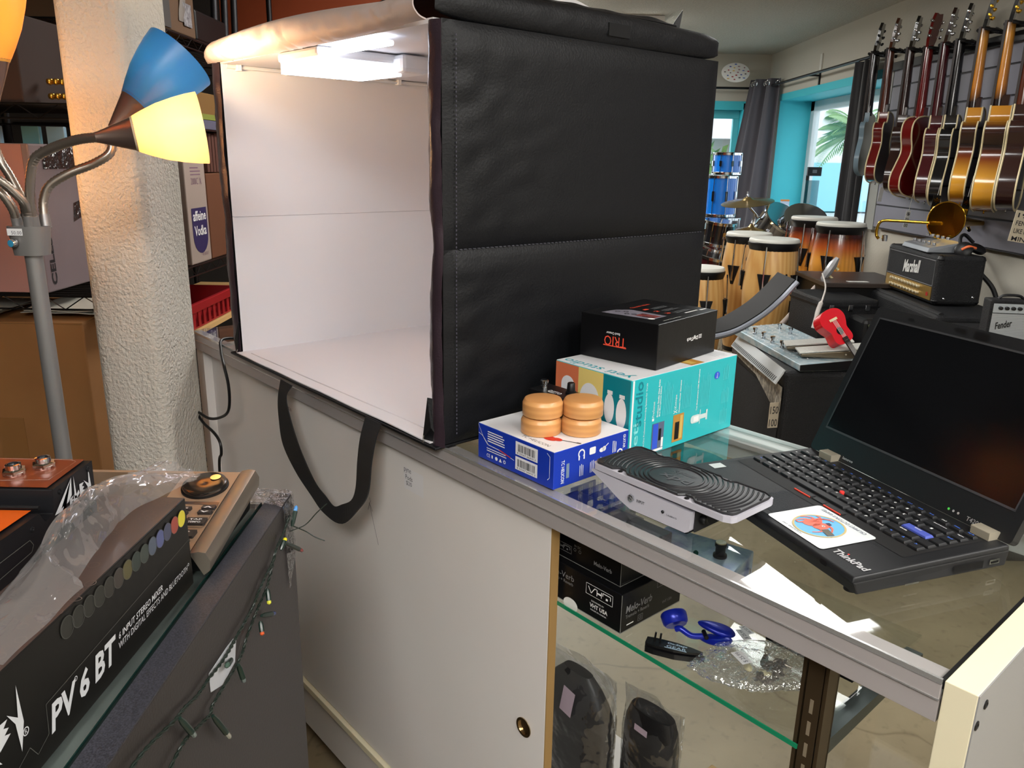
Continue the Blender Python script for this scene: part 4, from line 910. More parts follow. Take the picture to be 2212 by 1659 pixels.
for q in range(13):
    loc = cw(-.245 + .058 * rd.random() , .092 + .048 * rd.random(), SZ + .0035 + .0045 * (q % 3))
    if first is None:
        first = tag(obj('tuning_machine_part', pm, m_nick), 'small nickel tuner part lying inside the clear bag on the glass shelf', 'metal part', 'small metal parts in the clear bag'); first.location = loc
    ob = first if q == 0 else dup(first, loc)
    ob.rotation_euler = (rd.uniform(-.5, .5), rd.uniform(-.5, .5), rd.uniform(0, 6))
first = None
for q in range(4):
    loc = cw(-.25 + .02 * q + .03 * (q > 1), .10 + .006 * (q % 2) + .02 * (q == 2), SZ + .004)
    if first is None: first = tag(obj('ivory_tuner_button', M().lathe([(0, 0), (.007, .001), (.009, .003), (.007, .005), (0, .006)], n=14, sx=.6), mat('ivory_plastic', (216, 204, 160), .35)), 'small ivory tuner button lying inside the clear bag on the glass shelf', 'tuner button', 'ivory buttons in the clear bag'); first.location = loc
    else: dup(first, loc, q * 1.3)
# long black carton behind the bag
solo('string_carton', M().box(-.275, -.152, .182, .203, SZ, SZ + .022), BLACK, (-.21, .19, SZ), 'C', 'long thin black carton behind the bag of metal parts', 'box', bev=.001)
k = obj('lettering', M().text(F((-.275, .182, SZ), (1, 0, 0), (0, 0, 1)), 'NORTH', .035, .012, .03, .006), WHITE, bpy.data.objects['string_carton'])
# pedals on the shelf seen through the top glass
m_spark = mat('blue_swirl_pedal_paint', (184, 206, 220), .3, .1, var=(30, (70, 96, 176), .85))
t = T('swirl_pedal', 'pale blue swirl painted guitar pedal with a black footswitch under the counter glass', 'guitar pedal', (-.44, .25, SZ), rz=R(14), local=True)
obj('housing', M().box(-.0735, .0735, -.045, .045, 0, .048), m_spark, t, bev=.003)
obj('footswitch', M().lathe([(.0105, 0), (.0105, .004), (.0075, .005), (.0075, .016), (.009, .018), (.009, .023), (0, .023)], (.037, -.006, .048), n=20), BLACK, t)
obj('footswitch_cap', M().lathe([(.0082, 0), (.0078, .0015), (0, .0016)], (.037, -.006, .071), n=20), mat('ivory_plastic', (216, 204, 160), .35), t)
obj('pilot_lamp', M().lathe([(.004, 0), (.004, .003), (.002, .005), (0, .005)], (.004, -.02, .048), n=12), mat('dark_green_lens', (20, 80, 66), .2), t)
for y_ in (-.02, .02): obj('side_jack', M().lathe([(.006, 0), (.006, .004), (.0035, .0045), (.003, .001), (0, .001)], (.0735, y_, .024), (1, 0, 0), 6), CHROME, t)
t = T('green_pedal', 'small dark green guitar pedal with a tall black knob under the counter glass', 'guitar pedal', (-.612, .245, SZ), rz=R(0), local=True)
m_grn = mat('dark_green_pedal_paint', (22, 58, 50), .3)
obj('housing', M().box(-.03, .03, -.02, .02, 0, .038), m_grn, t, bev=.002)
obj('control_knob', M().lathe([(.009, 0), (.009, .01), (.006, .012), (.0055, .02), (.007, .022), (.007, .03), (0, .031)], (-.006, 0, .038), n=18), mat('dark_green_knob', (18, 42, 38), .3), t)
obj('pilot_lamp', M().lathe([(.002, 0), (.002, .002), (0, .003)], (.006, -.014, .038), n=10), mat('warm_led_lens', (240, 150, 110), .3), t)
solo('adhesive_foot', M().lathe([(.0085, 0), (.0085, .008), (.0075, .0095), (0, .0095)], (-.52, .175, SZ), n=18), mat('smoke_grey_plastic', (96, 92, 88), .3), (-.52, .175, SZ), 'C', 'small round grey foot on the shelf between the two pedals', 'rubber foot')
t = T('clear_clip_rack', 'small clear plastic rack with upright tabs under the glass behind the blue carton', 'plastic rack', (-.69, .3, SZ))
m_ac = film('clear_acrylic', (190, 196, 210), .12, .05)
obj('tray', M().box(-.74, -.62, .26, .34, SZ, SZ + .004), m_ac, t)
for q in range(6): obj('tab', M().box(-.735 + .02 * q, -.732 + .02 * q, .265, .33, SZ + .004, SZ + .045), m_ac, t)
# two bagged black straps standing on the lower deck
m_strap = mat('black_strap_padding', (10, 10, 13), .5, bump=(40, .2)); m_bag2 = film('clear_strap_bag', (238, 240, 242), .08, .05, bump=(14, 1.0), milky=.015)
def bagged(name, label, xc, yc, zb, zt, w, dpt, seed, round_top, lab):
    t = T(name, label, 'bagged strap', (xc, yc, zb))
    def body(i, j):
        a = 2 * math.pi * i; z = zb + .002 + (zt - .022 - zb) * j; r = 1 - (.62 * max(0, (j - .8) / .2) ** 2 if round_top else .25 * max(0, (j - .93) / .07))
        return Vector((xc + w * .47 * r * math.cos(a) * (1 + .06 * noise.noise(Vector((j * 5, seed, 1)))), yc + dpt * .40 * r * abs(math.sin(a)) ** .6 * (1 if math.sin(a) > 0 else -1), z))
    obj('padded_strap', M().grid(28, 20, body), m_strap, t)
    def sleeve(i, j):
        a = 2 * math.pi * i; z = zb + .001 + (zt - zb) * j; p = 1 - .9 * max(0, (j - .86) / .14)
        return Vector((xc + w * .5 * math.cos(a) + .004 * noise.noise(Vector((i * 9, j * 9, seed))), yc + dpt * .5 * p * math.sin(a) - .0 + .007 * noise.noise(Vector((i * 10, j * 8, seed + 3))) * (.4 + j), z + .006 * noise.noise(Vector((i * 5, 1, seed))) * j))
    obj('clear_sleeve', M().grid(40, 34, sleeve), m_bag2, t)
    u, v, w2, h2, tilt = lab; fr = F((xc + u, yc - dpt * .5 - .001, zb + v), (math.cos(tilt), 0, math.sin(tilt)), (-math.sin(tilt), 0, math.cos(tilt)))
    obj('paper_label', M().rect(fr, -w2 / 2, -h2 / 2, w2 / 2, h2 / 2, .0008), mat('lilac_label', (150, 134, 146), .6), t)
    return t
bagged('bagged_strap', 'wide black padded strap in a crinkled clear bag beside the white sliding door', -.565, .125, .2002, .632, .165, .07, 3.1, True, (.012, .375, .026, .05, -.18))
bagged('bagged_strap', 'narrow black strap in a clear sleeve, the right one of the two below the shelf', -.402, .115, .2002, .655, .105, .05, 7.7, False, (.0, .415, .024, .011, -.05))
solo('tan_carton', M().box(-.347, -.326, .12, .20, .2002, .53), mat('kraft_card', (158, 132, 92), .8), (-.326, .16, .2), 'C', 'narrow kraft carton standing right of the bagged straps', 'box', bev=.002)
solo('paper_sheet', M().box(-.46, -.27, .8, .93, .001, .003), mat('paper_white', (225, 225, 222), .7), (-.36, .86, .001), 'C', 'white paper sheet on the floor seen below the glass shelf', 'paper')
# ---------------------------------------------------------------- near black display case (room frame)
m_bcase = mat('black_case_laminate', (42, 37, 36), .42, bump=(300, .05))
m_bedge = mat('speckled_black_edge', (26, 26, 31), .4, var=(700, (86, 86, 96), .4))
ct2 = T('black_display_case', 'near black display case with a glass top in the bottom left corner', 'display case', (-.75, .35, 0), 'W')
obj('end_panel', M().box(-.331, -.303, -.35, 1.004, 0, .969), m_bcase, ct2, bev=.0008)
obj('panel_top_edge', M().box(-.3305, -.3035, -.349, 1.0035, .9685, .9705), m_bedge, bpy.data.objects['end_panel.001'])
obj('far_end_panel', M().box(-1.35, -1.32, -.35, 1.004, 0, .969), m_bcase, ct2)
obj('rear_panel', M().box(-1.32, -.331, .985, 1.0, 0, .955), m_bcase, ct2)
obj('near_panel', M().box(-1.32, -.331, -.35, -.335, 0, .955), m_bcase, ct2)
obj('lower_deck', M().box(-1.32, -.331, -.335, .985, .05, .07), m_bcase, ct2)
m_dg = film('dark_case_glass', (243, 245, 244), .03)
obj('glass_top', M().box(-1.318, -.338, -.33, .983, .958, .966), m_dg, ct2)
obj('glass_edge', M().box(-.3385, -.3375, -.33, .983, .958, .966), mat('dark_green_edge', (16, 44, 40), .2), ct2)
obj('top_rail', M().box(-.368, -.3312, -.33, .985, .9475, .9555), mat('grey_top_rail', (132, 138, 136), .45, .1, var=(14, (92, 98, 96), .9)), ct2)
obj('glass_shelf', M().box(-1.3, -.34, -.3, .97, .62, .626), m_dg, ct2)
obj('bolt_hole', M().disc(F((-.3028, .924, .945), (0, 1, 0), (0, 0, 1)), 0, 0, .0028, .0004), BLACK, bpy.data.objects['end_panel.001'])
# torn paper sticker, clear tape
pts = [(.762, .9), (.754, .878), (.716, .877), (.685, .891), (.685, .913), (.732, .910), (.755, .907)]
solo('torn_paper_label', M().prism(pts, F((-.3025, 0, 0), (0, 1, 0), (0, 0, 1)), 0, .0004), mat('torn_white_paper', (176, 178, 184), .8), (-.3025, .72, .88), 'W', 'torn white paper label stuck on the side of the near black case', 'label')
m_tape = film('clear_packing_tape', (225, 225, 228), .16, .12, bump=(60, 1.0))
tp = M().grid(10, 16, lambda i, j: Vector((-.3008 + .003 * abs(noise.noise(Vector((i * 4, j * 9, 2)))), .955 + .05 * i - .012 * j * (i - .5), .972 - .125 * j * (1 - .25 * i))))
tp.grid(12, 6, lambda i, j: Vector((-.302 - .095 * i, .955 + .05 * j, .9725 + .006 * abs(noise.noise(Vector((i * 7, j * 5, 4)))) + .004 * math.sin(math.pi * i))))
solo('clear_tape', tp, m_tape, (-.302, .98, .97), 'W', 'crinkled clear packing tape over the far top corner of the near black case', 'tape')
# string lights hanging down the side of the case
m_wire = mat('dark_green_wire', (24, 34, 28), .4); m_sock = mat('dark_green_socket', (20, 38, 32), .3)
t = T('string_lights', 'dark green string of tiny coloured lights taped to the side of the near black case', 'string lights', (-.299, .75, .85), 'W')
W1 = [(.976, .950), (.945, .94), (.908, .933), (.893, .925), (.863, .922), (.835, .917), (.813, .911), (.791, .91), (.76, .909), (.737, .908), (.71, .909), (.679, .914), (.649, .916), (.618, .925), (.598, .928), (.562, .939), (.53, .946), (.49, .948)]
W2 = [(.908, .933), (.881, .915), (.86, .905), (.831, .9), (.813, .896), (.786, .889), (.768, .88), (.745, .878), (.703, .88), (.677, .881), (.67, .876), (.642, .885), (.621, .892), (.605, .895), (.579, .893), (.53, .885)]
for wi, W in enumerate((W1, W2)):
    P = smooth_path([(-.2985, y, z) for y, z in W], 9); m = M()
    for ph in (0, math.pi):
        pts = []
        for i, p in enumerate(P): pts.append(p + Vector((.0010 * math.cos(i * 1.05 + ph), 0, .0012 * math.sin(i * 1.05 + ph))))
        m.tube(pts, .0011, 5)
    obj('wire', m, m_wire, t)
for pa in ([(.97, .93), (1.0, .925), (1.018, .935), (1.03, .944)], [(.985, .93), (1.0, .915), (1.003, .905), (1.008, .897)]): obj('loose_wire_end', M().tube(smooth_path([(-.297 + .012 * q, y, z) for q, (y, z) in enumerate(pa)], 5), .0008, 5), m_wire, t)
BU = [((.922, .927), (.935, .938), (200, 190, 40)), ((.945, .925), (1.008, .880), (150, 40, 36)), ((.832, .887), (.871, .866), (40, 60, 120)), ((.827, .883), (.82, .868), (190, 80, 40)), ((.748, .879), (.752, .853), (90, 100, 100)), ((.602, .927), (.621, .891), (110, 120, 118)), ((.671, .874), (.700, .823), (150, 150, 140)), ((.976, .934), (.991, .958), (70, 130, 190)), ((.86, .907), (.852, .890), (190, 190, 60)), ((.731, .898), (.707, .906), (60, 80, 70))]
for k_, (a, b, c) in enumerate(BU):
    pa, pb = Vector((-.2965, a[0], a[1])), Vector((-.293, b[0], b[1])); d = pb - pa
    s = obj('socket', M().tube([pa, pa + d * .2, pa + d * .75], [.0018, .0030, .0032], 8), m_sock, t)
    obj('bulb', M().tube([pa + d * .75, pa + d * .93, pb], [.0027, .0026, .001], 8), mat('bulb_%d_%d_%d' % c, c, .2), s)
# ---------------------------------------------------------------- black mixer carton
CZ = .9672
t = T('mixer_carton', 'black mixer carton with white lettering lying on the near black case', 'box', (-.47, .55, CZ), 'W', rz=R(-1.8))
bxx0, bxx1, yy0, yy1, zh = -.70, -.352, .40, .772, .1015
obj('carton', M().box(bxx0, bxx1, yy0, yy1, CZ, CZ + zh), mat('black_brown_carton', (20, 19, 17), .4, spec=.35), t, bev=.001)
obj('carton_top', M().box(bxx0 + .001, bxx1 - .001, yy0 + .001, yy1 - .001, CZ + zh - .0005, CZ + zh + .0004), mat('brown_carton_top', (70, 58, 54), .28), t)
fr = F((bxx1, 0, CZ), (0, 1, 0), (0, 0, 1)); k = M()
cols = [(204, 190, 60), (150, 72, 62), (70, 72, 92), (82, 88, 128), (78, 86, 100), (60, 66, 62), (50, 58, 54), (84, 78, 52), (60, 54, 50), (48, 46, 42), (44, 44, 40), (42, 42, 38), (42, 42, 38), (42, 42, 38)]
rings = M()
for q, c in enumerate(cols):
    k.disc(fr, .757 - .0158 * q, .0845 + .0003 * q, .0088, .0005 + .00005 * (14 - q), q, 26, ry=.0092); rings.ring(fr, .757 - .0158 * q, .0845 + .0003 * q, .0088, .0004, .0013, 0, 30, ry=.0092)
obj('colour_dots', k, [mat('dot_%d_%d_%d' % c, c, .5) for c in cols], t)
obj('dot_outlines', rings, mat('outline_grey', (84, 84, 80), .5), t)
k = M(); k.text(fr, 'PV', .534, .0285, .038, .0235, 0, shear=.25, bold=.03); k.text(fr, '6', .5625, .0285, .0145, .0235, 0, shear=.2, bold=.03); k.text(fr, 'BT', .596, .0285, .038, .0235, 0, shear=.25, bold=.03)
k.text(fr, '6 INPUT STEREO MIXER', .662, .0345, .085, .0062, 0, shear=.2, bold=.01); k.text(fr, 'WITH DIGITAL EFFECTS AND BLUETOOTH', .689, .0255, .142, .0062, 0, shear=.2)
k.ring(fr, .553, .0395, .0022, .0006); k.ring(fr, .763, .0275, .0016, .0005)
# jagged maker name
def jag(k, fr, u0, v0, w, h):
    P = lambda pts: k.poly(fr, [(u0 + x * w, v0 + y * h) for x, y in pts], .0007)
    P([(0, .46), (.50, .98), (.30, .50), (.28, .42)]); P([(.12, .08), (.20, .46), (.33, .62), (.28, .42)]); P([(.17, .5), (.5, .98), (.46, .62), (.36, .52)])
    P([(.36, .30), (.40, .56), (.50, .58), (.45, .52), (.50, .50), (.44, .46), (.50, .42)])
    P([(.46, .40), (.52, .60), (.66, .30), (.56, .38)]); P([(.56, .98), (.52, .5), (.64, .62), (.66, .54), (.58, .48)])
    P([(.66, .44), (.68, .72), (.80, .70), (.74, .64), (.80, .60), (.74, .56), (.81, .52)]); P([(.80, .74), (.92, .60), (.96, .96), (.98, .50), (.9, .20), (.88, .56)])
jag(k, fr, .405, .016, .085, .070); k.ring(fr, .489, .0415, .0034, .0008); k.text(fr, 'R', .489, .0415, .0025, .0034)
obj('lettering', k, mat('silver_print', (196, 198, 202), .45), t)
k = M(); k.line(fr, [(.44, -.0 + .006), (.49, .026), (.497, .014), (.512, .020), (.514, .045), (.77, .054), (.772, .03)], .0005, .0005); obj('print_outline', k, MATS['outline_grey'], t)
ft = F((0, 0, CZ + zh + .0004), (1, 0, 0), (0, 1, 0)); k = M(); rd = random.Random(3)
for q in range(46): 
    x, y = rd.uniform(-.40, -.352), rd.uniform(.42, .765); k.ring(ft, x, y, rd.uniform(.003, .007), .0008, .0003, 0, 18, ry=rd.uniform(.003, .006))
obj('pale_top_pattern', k, mat('pattern_brown_grey', (92, 78, 72), .4), t)
# ---------------------------------------------------------------- mixer on its carton
MZ = CZ + zh + .0012
t = T('audio_mixer', 'black audio mixer with a raised brown top panel sitting on its carton', 'mixer', (-.53, .6, MZ), 'W')
sx = -.42
fr = F((sx, 0, 0), (0, 1, 0), (0, 0, 1)); side = [(.42, MZ), (.733, MZ), (.735, MZ + .053), (.665, MZ + .0515), (.661, MZ + .029), (.648, MZ + .0275), (.641, MZ + .039), (.42, MZ + .0445)]
obj('case', M().prism(side, fr, -.26, 0), mat('satin_black_steel', (16, 16, 19), .38, spec=.4), t, bev=.001)
k = M(); jag(k, fr, .662, MZ + .006, .066, .046); k.ring(fr, .714, MZ + .0165, .0022, .0006)
obj('lettering', k, mat('silver_print', (196, 198, 202), .45), t)
k = M()
P = [(.45, MZ + .006), (.622, MZ + .011), (.626, MZ + .016), (.622, MZ + .0225), (.45, MZ + .024)]; k.line(fr, P, .0006, .0006); obj('side_outline', k, MATS['outline_grey'], t)
for y, z in ((.726, .047), (.676, .045), (.712, .008), (.628, .030), (.664, .006)): obj('side_screw', M().lathe([(.0026, 0), (.0026, .0008), (.0014, .0012), (0, .0004)], (sx, y, MZ + z), (1, 0, 0), 12), DARKM, t)
m_bp = mat('copper_brown_panel', (120, 56, 30), .38, .35)
ft = F((-.55, .70, MZ + .0531), (1, 0, 0), (0, 1, .028))
pn = obj('upper_panel', M().rect(ft, -.128, -.033, .124, .033, .0006), m_bp, t)
k = M(); k.text(ft, 'MAIN OUT', .078, .0255, .06, .0075, 0, shear=.15, bold=.01); k.text(ft, 'DIGITAL', .03, .0195, .026, .0052, 0, shear=.2); k.poly(ft, [(.024, .024), (.042, .024), (.034, .03)], .0006)
k.text(ft, 'L', .1095, .0115, .003, .004); k.text(ft, 'R', .096, -.009, .003, .004); k.text(ft, 'BLUETOOTH', .012, -.0285, .05, .005, 0, shear=.2); k.line(ft, [(.035, -.019), (.06, -.020), (.116, -.016), (.118, .028), (.112, .0315), (.02, .0315)], .0008, .0006)
obj('panel_lettering', k, mat('print_pale_pink', (216, 196, 188), .5), pn)
obj('pale_key_field', M().poly(ft, [(-.12, -.017), (.028, -.017), (.054, .004), (.054, .008), (-.03, .008), (-.05, .026), (-.12, .026)], .001), mat('pale_pink_print', (196, 160, 150), .45), pn)
for u, v in ((.0955, .0125), (.077, -.0045)):
    j = obj('jack_socket', M().lathe([(.0095, 0), (.0098, .002), (.0098, .003), (.0072, .0035), (.0068, .0105), (.0048, .0108), (.0045, .004), (0, .003)], ft.p(u, v, .0004), ft.n, 28), CHROME, pn)
    obj('hex_nut', M().lathe([(.0105, .0015), (.0105, .0052), (.0075, .0062)], ft.p(u, v, .0004), ft.n, 6, sm=False), mat('hex_nut_steel', (176, 170, 160), .2, 1), j)
obj('white_button', M().box(-.552 + .010, -.552 + .022, .694, .703, MZ + .053, MZ + .060), mat('ice_white_button', (196, 222, 232), .3), pn, bev=.0008)
obj('blue_lamp', M().lathe([(.0018, 0), (.0018, .002), (0, .003)], ft.p(.046, -.003, .0004), ft.n, 10), mat('dark_blue_lens', (36, 40, 90), .2), pn)
m_red = mat('red_knob_cap', (196, 56, 40), .35); m_or = mat('orange_panel', (196, 84, 20), .35, .2)
def knob(o, n_, par, capc): 
    kb = obj('control_knob', M().lathe([(.009, 0), (.0088, .009), (.0078, .0105), (.0074, .0105)], o, n_, 24), CHROME, par); obj('knob_cap', M().lathe([(.0074, .0100), (.0074, .0112), (0, .0115)], o, n_, 24), capc, kb)
knob(ft.p(-.001, .021, .0006), ft.n, pn, m_red)
fl = F((-.55, .585, MZ + .0418), (1, 0, 0), (0, 1, -.0249)); lp = obj('lower_panel', M().rect(fl, -.128, -.16, .122, .058, .0006), m_or, t)
obj('panel_ridge', M().tube([fl.p(-.128, .0605, .002), fl.p(.128, .0605, .002)], .0022, 6), BLACK, lp)
knob(fl.p(.055, .018, .0006), fl.n, lp, m_red); obj('green_lamp', M().lathe([(.003, 0), (.003, .003), (0, .0045)], fl.p(.0665, .034, .0004), fl.n, 12), mat('green_lens', (60, 150, 60), .2), lp)
k = M(); k.line(fl, [(.04, .026), (.086, .026), (.09, .02), (.045, -.06)], .0008, .0008); obj('panel_lettering', k, MATS['print_pale_pink'], lp)
# clear bag crumpled over the mixer and its carton
m_bag3 = film('clear_mixer_bag', (240, 236, 238), .10, .07, bump=(12, .7), milky=.08)
def bag3(i, j):
    y = .47 + .335 * i; x0, x1 = -.408 + .008 * math.sin(i * 7), -.350 - .034 * (1 - abs(2 * i - 1.3)) * (i > .3) + .012 * i
    x = x0 + (x1 - x0) * j + .005 * noise.noise(Vector((i * 6, j * 3, 1)))
    h = .006 + (.012 + .026 * max(0, math.sin(math.pi * min(1, i * 1.05))) ** 1.4) * math.sin(math.pi * min(1, max(0, j * .93 + .05))) * (.5 + i)
    return Vector((x, y + .012 * noise.noise(Vector((j * 6, i * 3, 7))), MZ + h + .009 * abs(noise.noise(Vector((i * 6 + j * 2, j * 5, 3))))))
b3 = M().grid(60, 26, bag3)
b3.grid(14, 10, lambda i, j: Vector((-.40 + .06 * i, .775 + .028 * i - .02 * j, MZ + .018 - .006 * i + .010 * math.sin(math.pi * j) * (1 - i) + .004 * noise.noise(Vector((i * 6, j * 6, 2))))))
solo('clear_plastic_bag', b3, m_bag3, (-.39, .62, MZ), 'W', 'crumpled clear plastic bag draped between the mixer and the carton edge', 'plastic bag')
# ---------------------------------------------------------------- bronze effects unit behind the carton
t = T('effects_unit', 'bronze and silver effects unit with a big round dial behind the mixer carton', 'effects unit', (-.47, .87, CZ), 'W')
ex0, ex1, ey0, ey1 = -.66, -.332, .782, .955; z0, z1 = CZ + .030, CZ + .0545
def eu(x, y, h=0): 
    s_ = (y - ey0) / (ey1 - ey0); return Vector((x, y, z0 + (z1 - z0) * s_ + h))
obj('body', M().hexa([(ex0, ey0 + .01, CZ), (ex1 - .012, ey0 + .01, CZ), (ex1 - .012, ey1, CZ), (ex0, ey1, CZ)], [eu(ex0, ey0, -.002), eu(ex1 - .004, ey0, -.002), eu(ex1 - .004, ey1, -.002), eu(ex0, ey1, -.002)]), BLACK, t, bev=.003)
prof = [(-.014, .0), (-.004, .0025), (.004, .001), (.0085, -.008), (.0075, -.020), (.0, -.026)]
rl = M(); n_ = len(prof)
A_ = [eu(ex1 + u - .006, ey0 - .003, v) for u, v in prof]; B_ = [eu(ex1 + u - .006, ey1 + .002, v) for u, v in prof]
rl.add(A_ + B_, [(i, i + 1, n_ + i + 1, n_ + i) for i in range(n_ - 1)], 0, True); rl.add(A_, [tuple(reversed(range(n_)))]); rl.add(B_, [tuple(range(n_))])
m_ch = mat('champagne_silver', (150, 140, 128), .34, .8)
obj('side_rail', rl, m_ch, t)
ef = F(eu(ex1, ey0), (1, 0, 0), (0, ey1 - ey0, z1 - z0)); m_brz = mat('bronze_panel', (156, 128, 104), .42, .3)
pn = obj('bronze_panel', M().rect(ef, -.325, .002, -.020, .172, .0008), m_brz, t)
obj('display_window', M().rect(ef, -.30, .10, -.090, .166, .0012), mat('smoked_display', (96, 78, 62), .12), pn)
obj('dark_band', M().rect(ef, -.082, .094, -.022, .100, .0012), mat('dark_band', (40, 40, 48), .2), pn)
dl = obj('round_dial', M().lathe([(.0262, 0), (.0272, .003), (.0262, .0065), (.022, .0078), (.0, .0062)], ef.p(-.052, .134, .0008), ef.n, 44), mat('dark_chrome_dial', (80, 76, 74), .12, .9), pn)
obj('dial_skirt', M().lathe([(.0285, 0), (.0285, .0022), (.027, .003)], ef.p(-.052, .134, .0008), ef.n, 44), BLACK, dl)
obj('finger_dimple', M().lathe([(.0065, .0003), (.0045, -.001), (0, -.0015)], ef.p(-.042, .146, .0086), ef.n, 20), CHROME, dl)
def ekey(u0, v0, u1, v1, txt, c=0, nm='pad_key'):
    u0 += .014; u1 += .014
    kk = obj(nm, M().prism([(u0, v0), (u1, v0), (u1 + .001, v1), (u0 + .001, v1)], ef, .0006, .0042), mat('soft_black_key', (44, 40, 40), .45) if c == 0 else mat('blue_key', (40, 70, 190), .35), pn, bev=.0012)
    if txt:
        lm = M(); n2 = len(txt)
        for q, s_ in enumerate(txt): lm.text(ef, s_, (u0 + u1) / 2 if n2 < 3 else u0, v1 - (q + .7) * (v1 - v0) / n2 * .86 - .0005, (u1 - u0) * .62, (v1 - v0) / n2 * .5, 0, h=.0045, mi=0, bold=.01)
        obj('key_lettering', lm, WHITE, kk)
for a in ((-.052, .082, -.036, .0885, ['^']), (-.053, .072, -.037, .0785, ['v']), (-.078, .079, -.064, .085, ['MODE']), (-.079, .070, -.065, .076, ['EDIT']), (-.0605, .0495, -.037, .062, ['TAP', 'TEMPO']), (-.072, .024, -.040, .037, ['D#', '17']), (-.074, .007, -.042, .020, ['D', '16'])): ekey(*a)
ekey(-.079, .0595, -.070, .066, None, 1)
k = M(); k.line(ef, [(-.068, .0455), (-.024, .0455), (-.0225, .048), (-.0215, .094)], .0006, .0012); obj('panel_line', k, mat('panel_line_dark', (60, 48, 40), .5), pn)
# ---------------------------------------------------------------- floor lamp
m_gsil = mat('lamp_silver_paint', (142, 140, 140), .4, .55)
m_goose = mat('gooseneck_steel', (156, 148, 140), .3, .85)
LY = 1.42
t = T('floor_lamp', 'silver five armed floor lamp with blue, cream and amber shades', 'floor lamp', (-.865, LY, 0), 'W')
obj('base', M().lathe([(.13, 0), (.13, .015), (.12, .024), (.02, .03), (.016, .05)], (-.865, LY, 0), n=40), m_gsil, t)
obj('pole', M().cyl((-.865, LY, .03), (-.865, LY, 1.246), .0145, n=24), m_gsil, t)
def hubsec(i, j):
    a = 2 * math.pi * i; w = .0285 + .0055 * j; r = (abs(math.cos(a)) ** 2.6 + abs(math.sin(a)) ** 2.6) ** (-1 / 2.6)
    return Vector((-.866 + w * r * math.cos(a), LY + w * .8 * r * math.sin(a), 1.241 + .051 * j))
hb = M().grid(40, 1, hubsec); hb.add([hubsec(k / 40, 1) for k in range(40)], [tuple(range(40))]); hb.add([hubsec(k / 40, 0) for k in range(40)], [tuple(reversed(range(40)))])
hub = obj('hub', hb, m_gsil, t, bev=.002)
obj('switch_knob', M().lathe([(.0072, 0), (.0072, .008), (.0062, .0095)], (-.879, LY - .0265, 1.264), (-.2, -1, 0), 20), CHROME, hub)
obj('knob_face', M().lathe([(.0062, 0), (0, .0004)], Vector((-.879, LY - .0265, 1.264)) + Vector((-.2, -1, 0)).normalized() * .0095, (-.2, -1, 0), 20), mat('sky_blue_foil', (70, 170, 215), .25, .4), hub)
fr = F((-.8755, LY - .0272, 1.283), (1, 0, 0), (0, 0, 1)); obj('price_sticker', M().rect(fr, -.0135, -.006, .0135, .006, .0006).text(fr, '50.00', .003, -.001, .018, .006, h=.0009, mi=1), [m_lab, MATS['pencil_grey']], hub)
def gooseneck(pts, r=.0084, n_=14):
    P = smooth_path(pts, n_); out = []; m = M()
    # resample at rib spacing
    L = [0]
    for a, b in zip(P, P[1:]): L.append(L[-1] + (b - a).length)
    N_ = max(8, int(L[-1] / .0032)); k = 0; q = []
    for i in range(N_ + 1):
        s_ = L[-1] * i / N_
        while k < len(L) - 2 and L[k + 1] < s_: k += 1
        f_ = (s_ - L[k]) / max(1e-9, L[k + 1] - L[k]); q.append(P[k].lerp(P[k + 1], f_))
    m.tube(q, [r * (1.0 if i % 2 else .87) for i in range(len(q))], 12); return m
ARMS = [[(-.850, 1.412, 1.288), (-.848, 1.405, 1.315), (-.844, 1.40, 1.347), (-.827, 1.395, 1.402), (-.796, 1.39, 1.422), (-.755, 1.38, 1.435), (-.726, 1.372, 1.441), (-.693, 1.362, 1.444)],
        [(-.842, 1.432, 1.288), (-.845, 1.436, 1.315), (-.844, 1.44, 1.338), (-.832, 1.445, 1.362), (-.8, 1.455, 1.383), (-.760, 1.47, 1.401), (-.735, 1.48, 1.42), (-.734, 1.488, 1.446), (-.736, 1.494, 1.462)],
        [(-.855, 1.405, 1.288), (-.852, 1.40, 1.315), (-.850, 1.39, 1.335), (-.865, 1.375, 1.362), (-.880, 1.36, 1.382), (-.885, 1.335, 1.412), (-.855, 1.31, 1.45), (-.822, 1.30, 1.492)],
        [(-.884, 1.42, 1.288), (-.884, 1.415, 1.31), (-.888, 1.41, 1.331), (-.900, 1.405, 1.351), (-.93, 1.40, 1.362), (-1.05, 1.385, 1.375), (-1.14, 1.40, 1.40)],
        [(-.878, 1.436, 1.288), (-.880, 1.44, 1.315), (-.886, 1.445, 1.336), (-.905, 1.45, 1.377), (-.920, 1.45, 1.41), (-.935, 1.45, 1.478), (-.935, 1.43, 1.535)]]
m_cone = mat('brushed_copper_grey_cone', (136, 116, 108), .35, .8)
for A_ in ARMS:
    ar = obj('gooseneck_arm', gooseneck(A_), m_goose, t)
    a0, a1 = Vector(A_[0]), Vector(A_[1]); obj('arm_sleeve', M().cyl(a0, a0.lerp(a1, .85), .0092, .0088, 16), m_gsil, ar)
SHB = lampshade('blue_plastic_shade', (110, 176, 226), (40, 104, 168), .86); SHC = lampshade('cream_plastic_shade', (255, 246, 224), (242, 222, 186)); SHA = lampshade('amber_plastic_shade', (255, 206, 120), (240, 180, 80), .85)
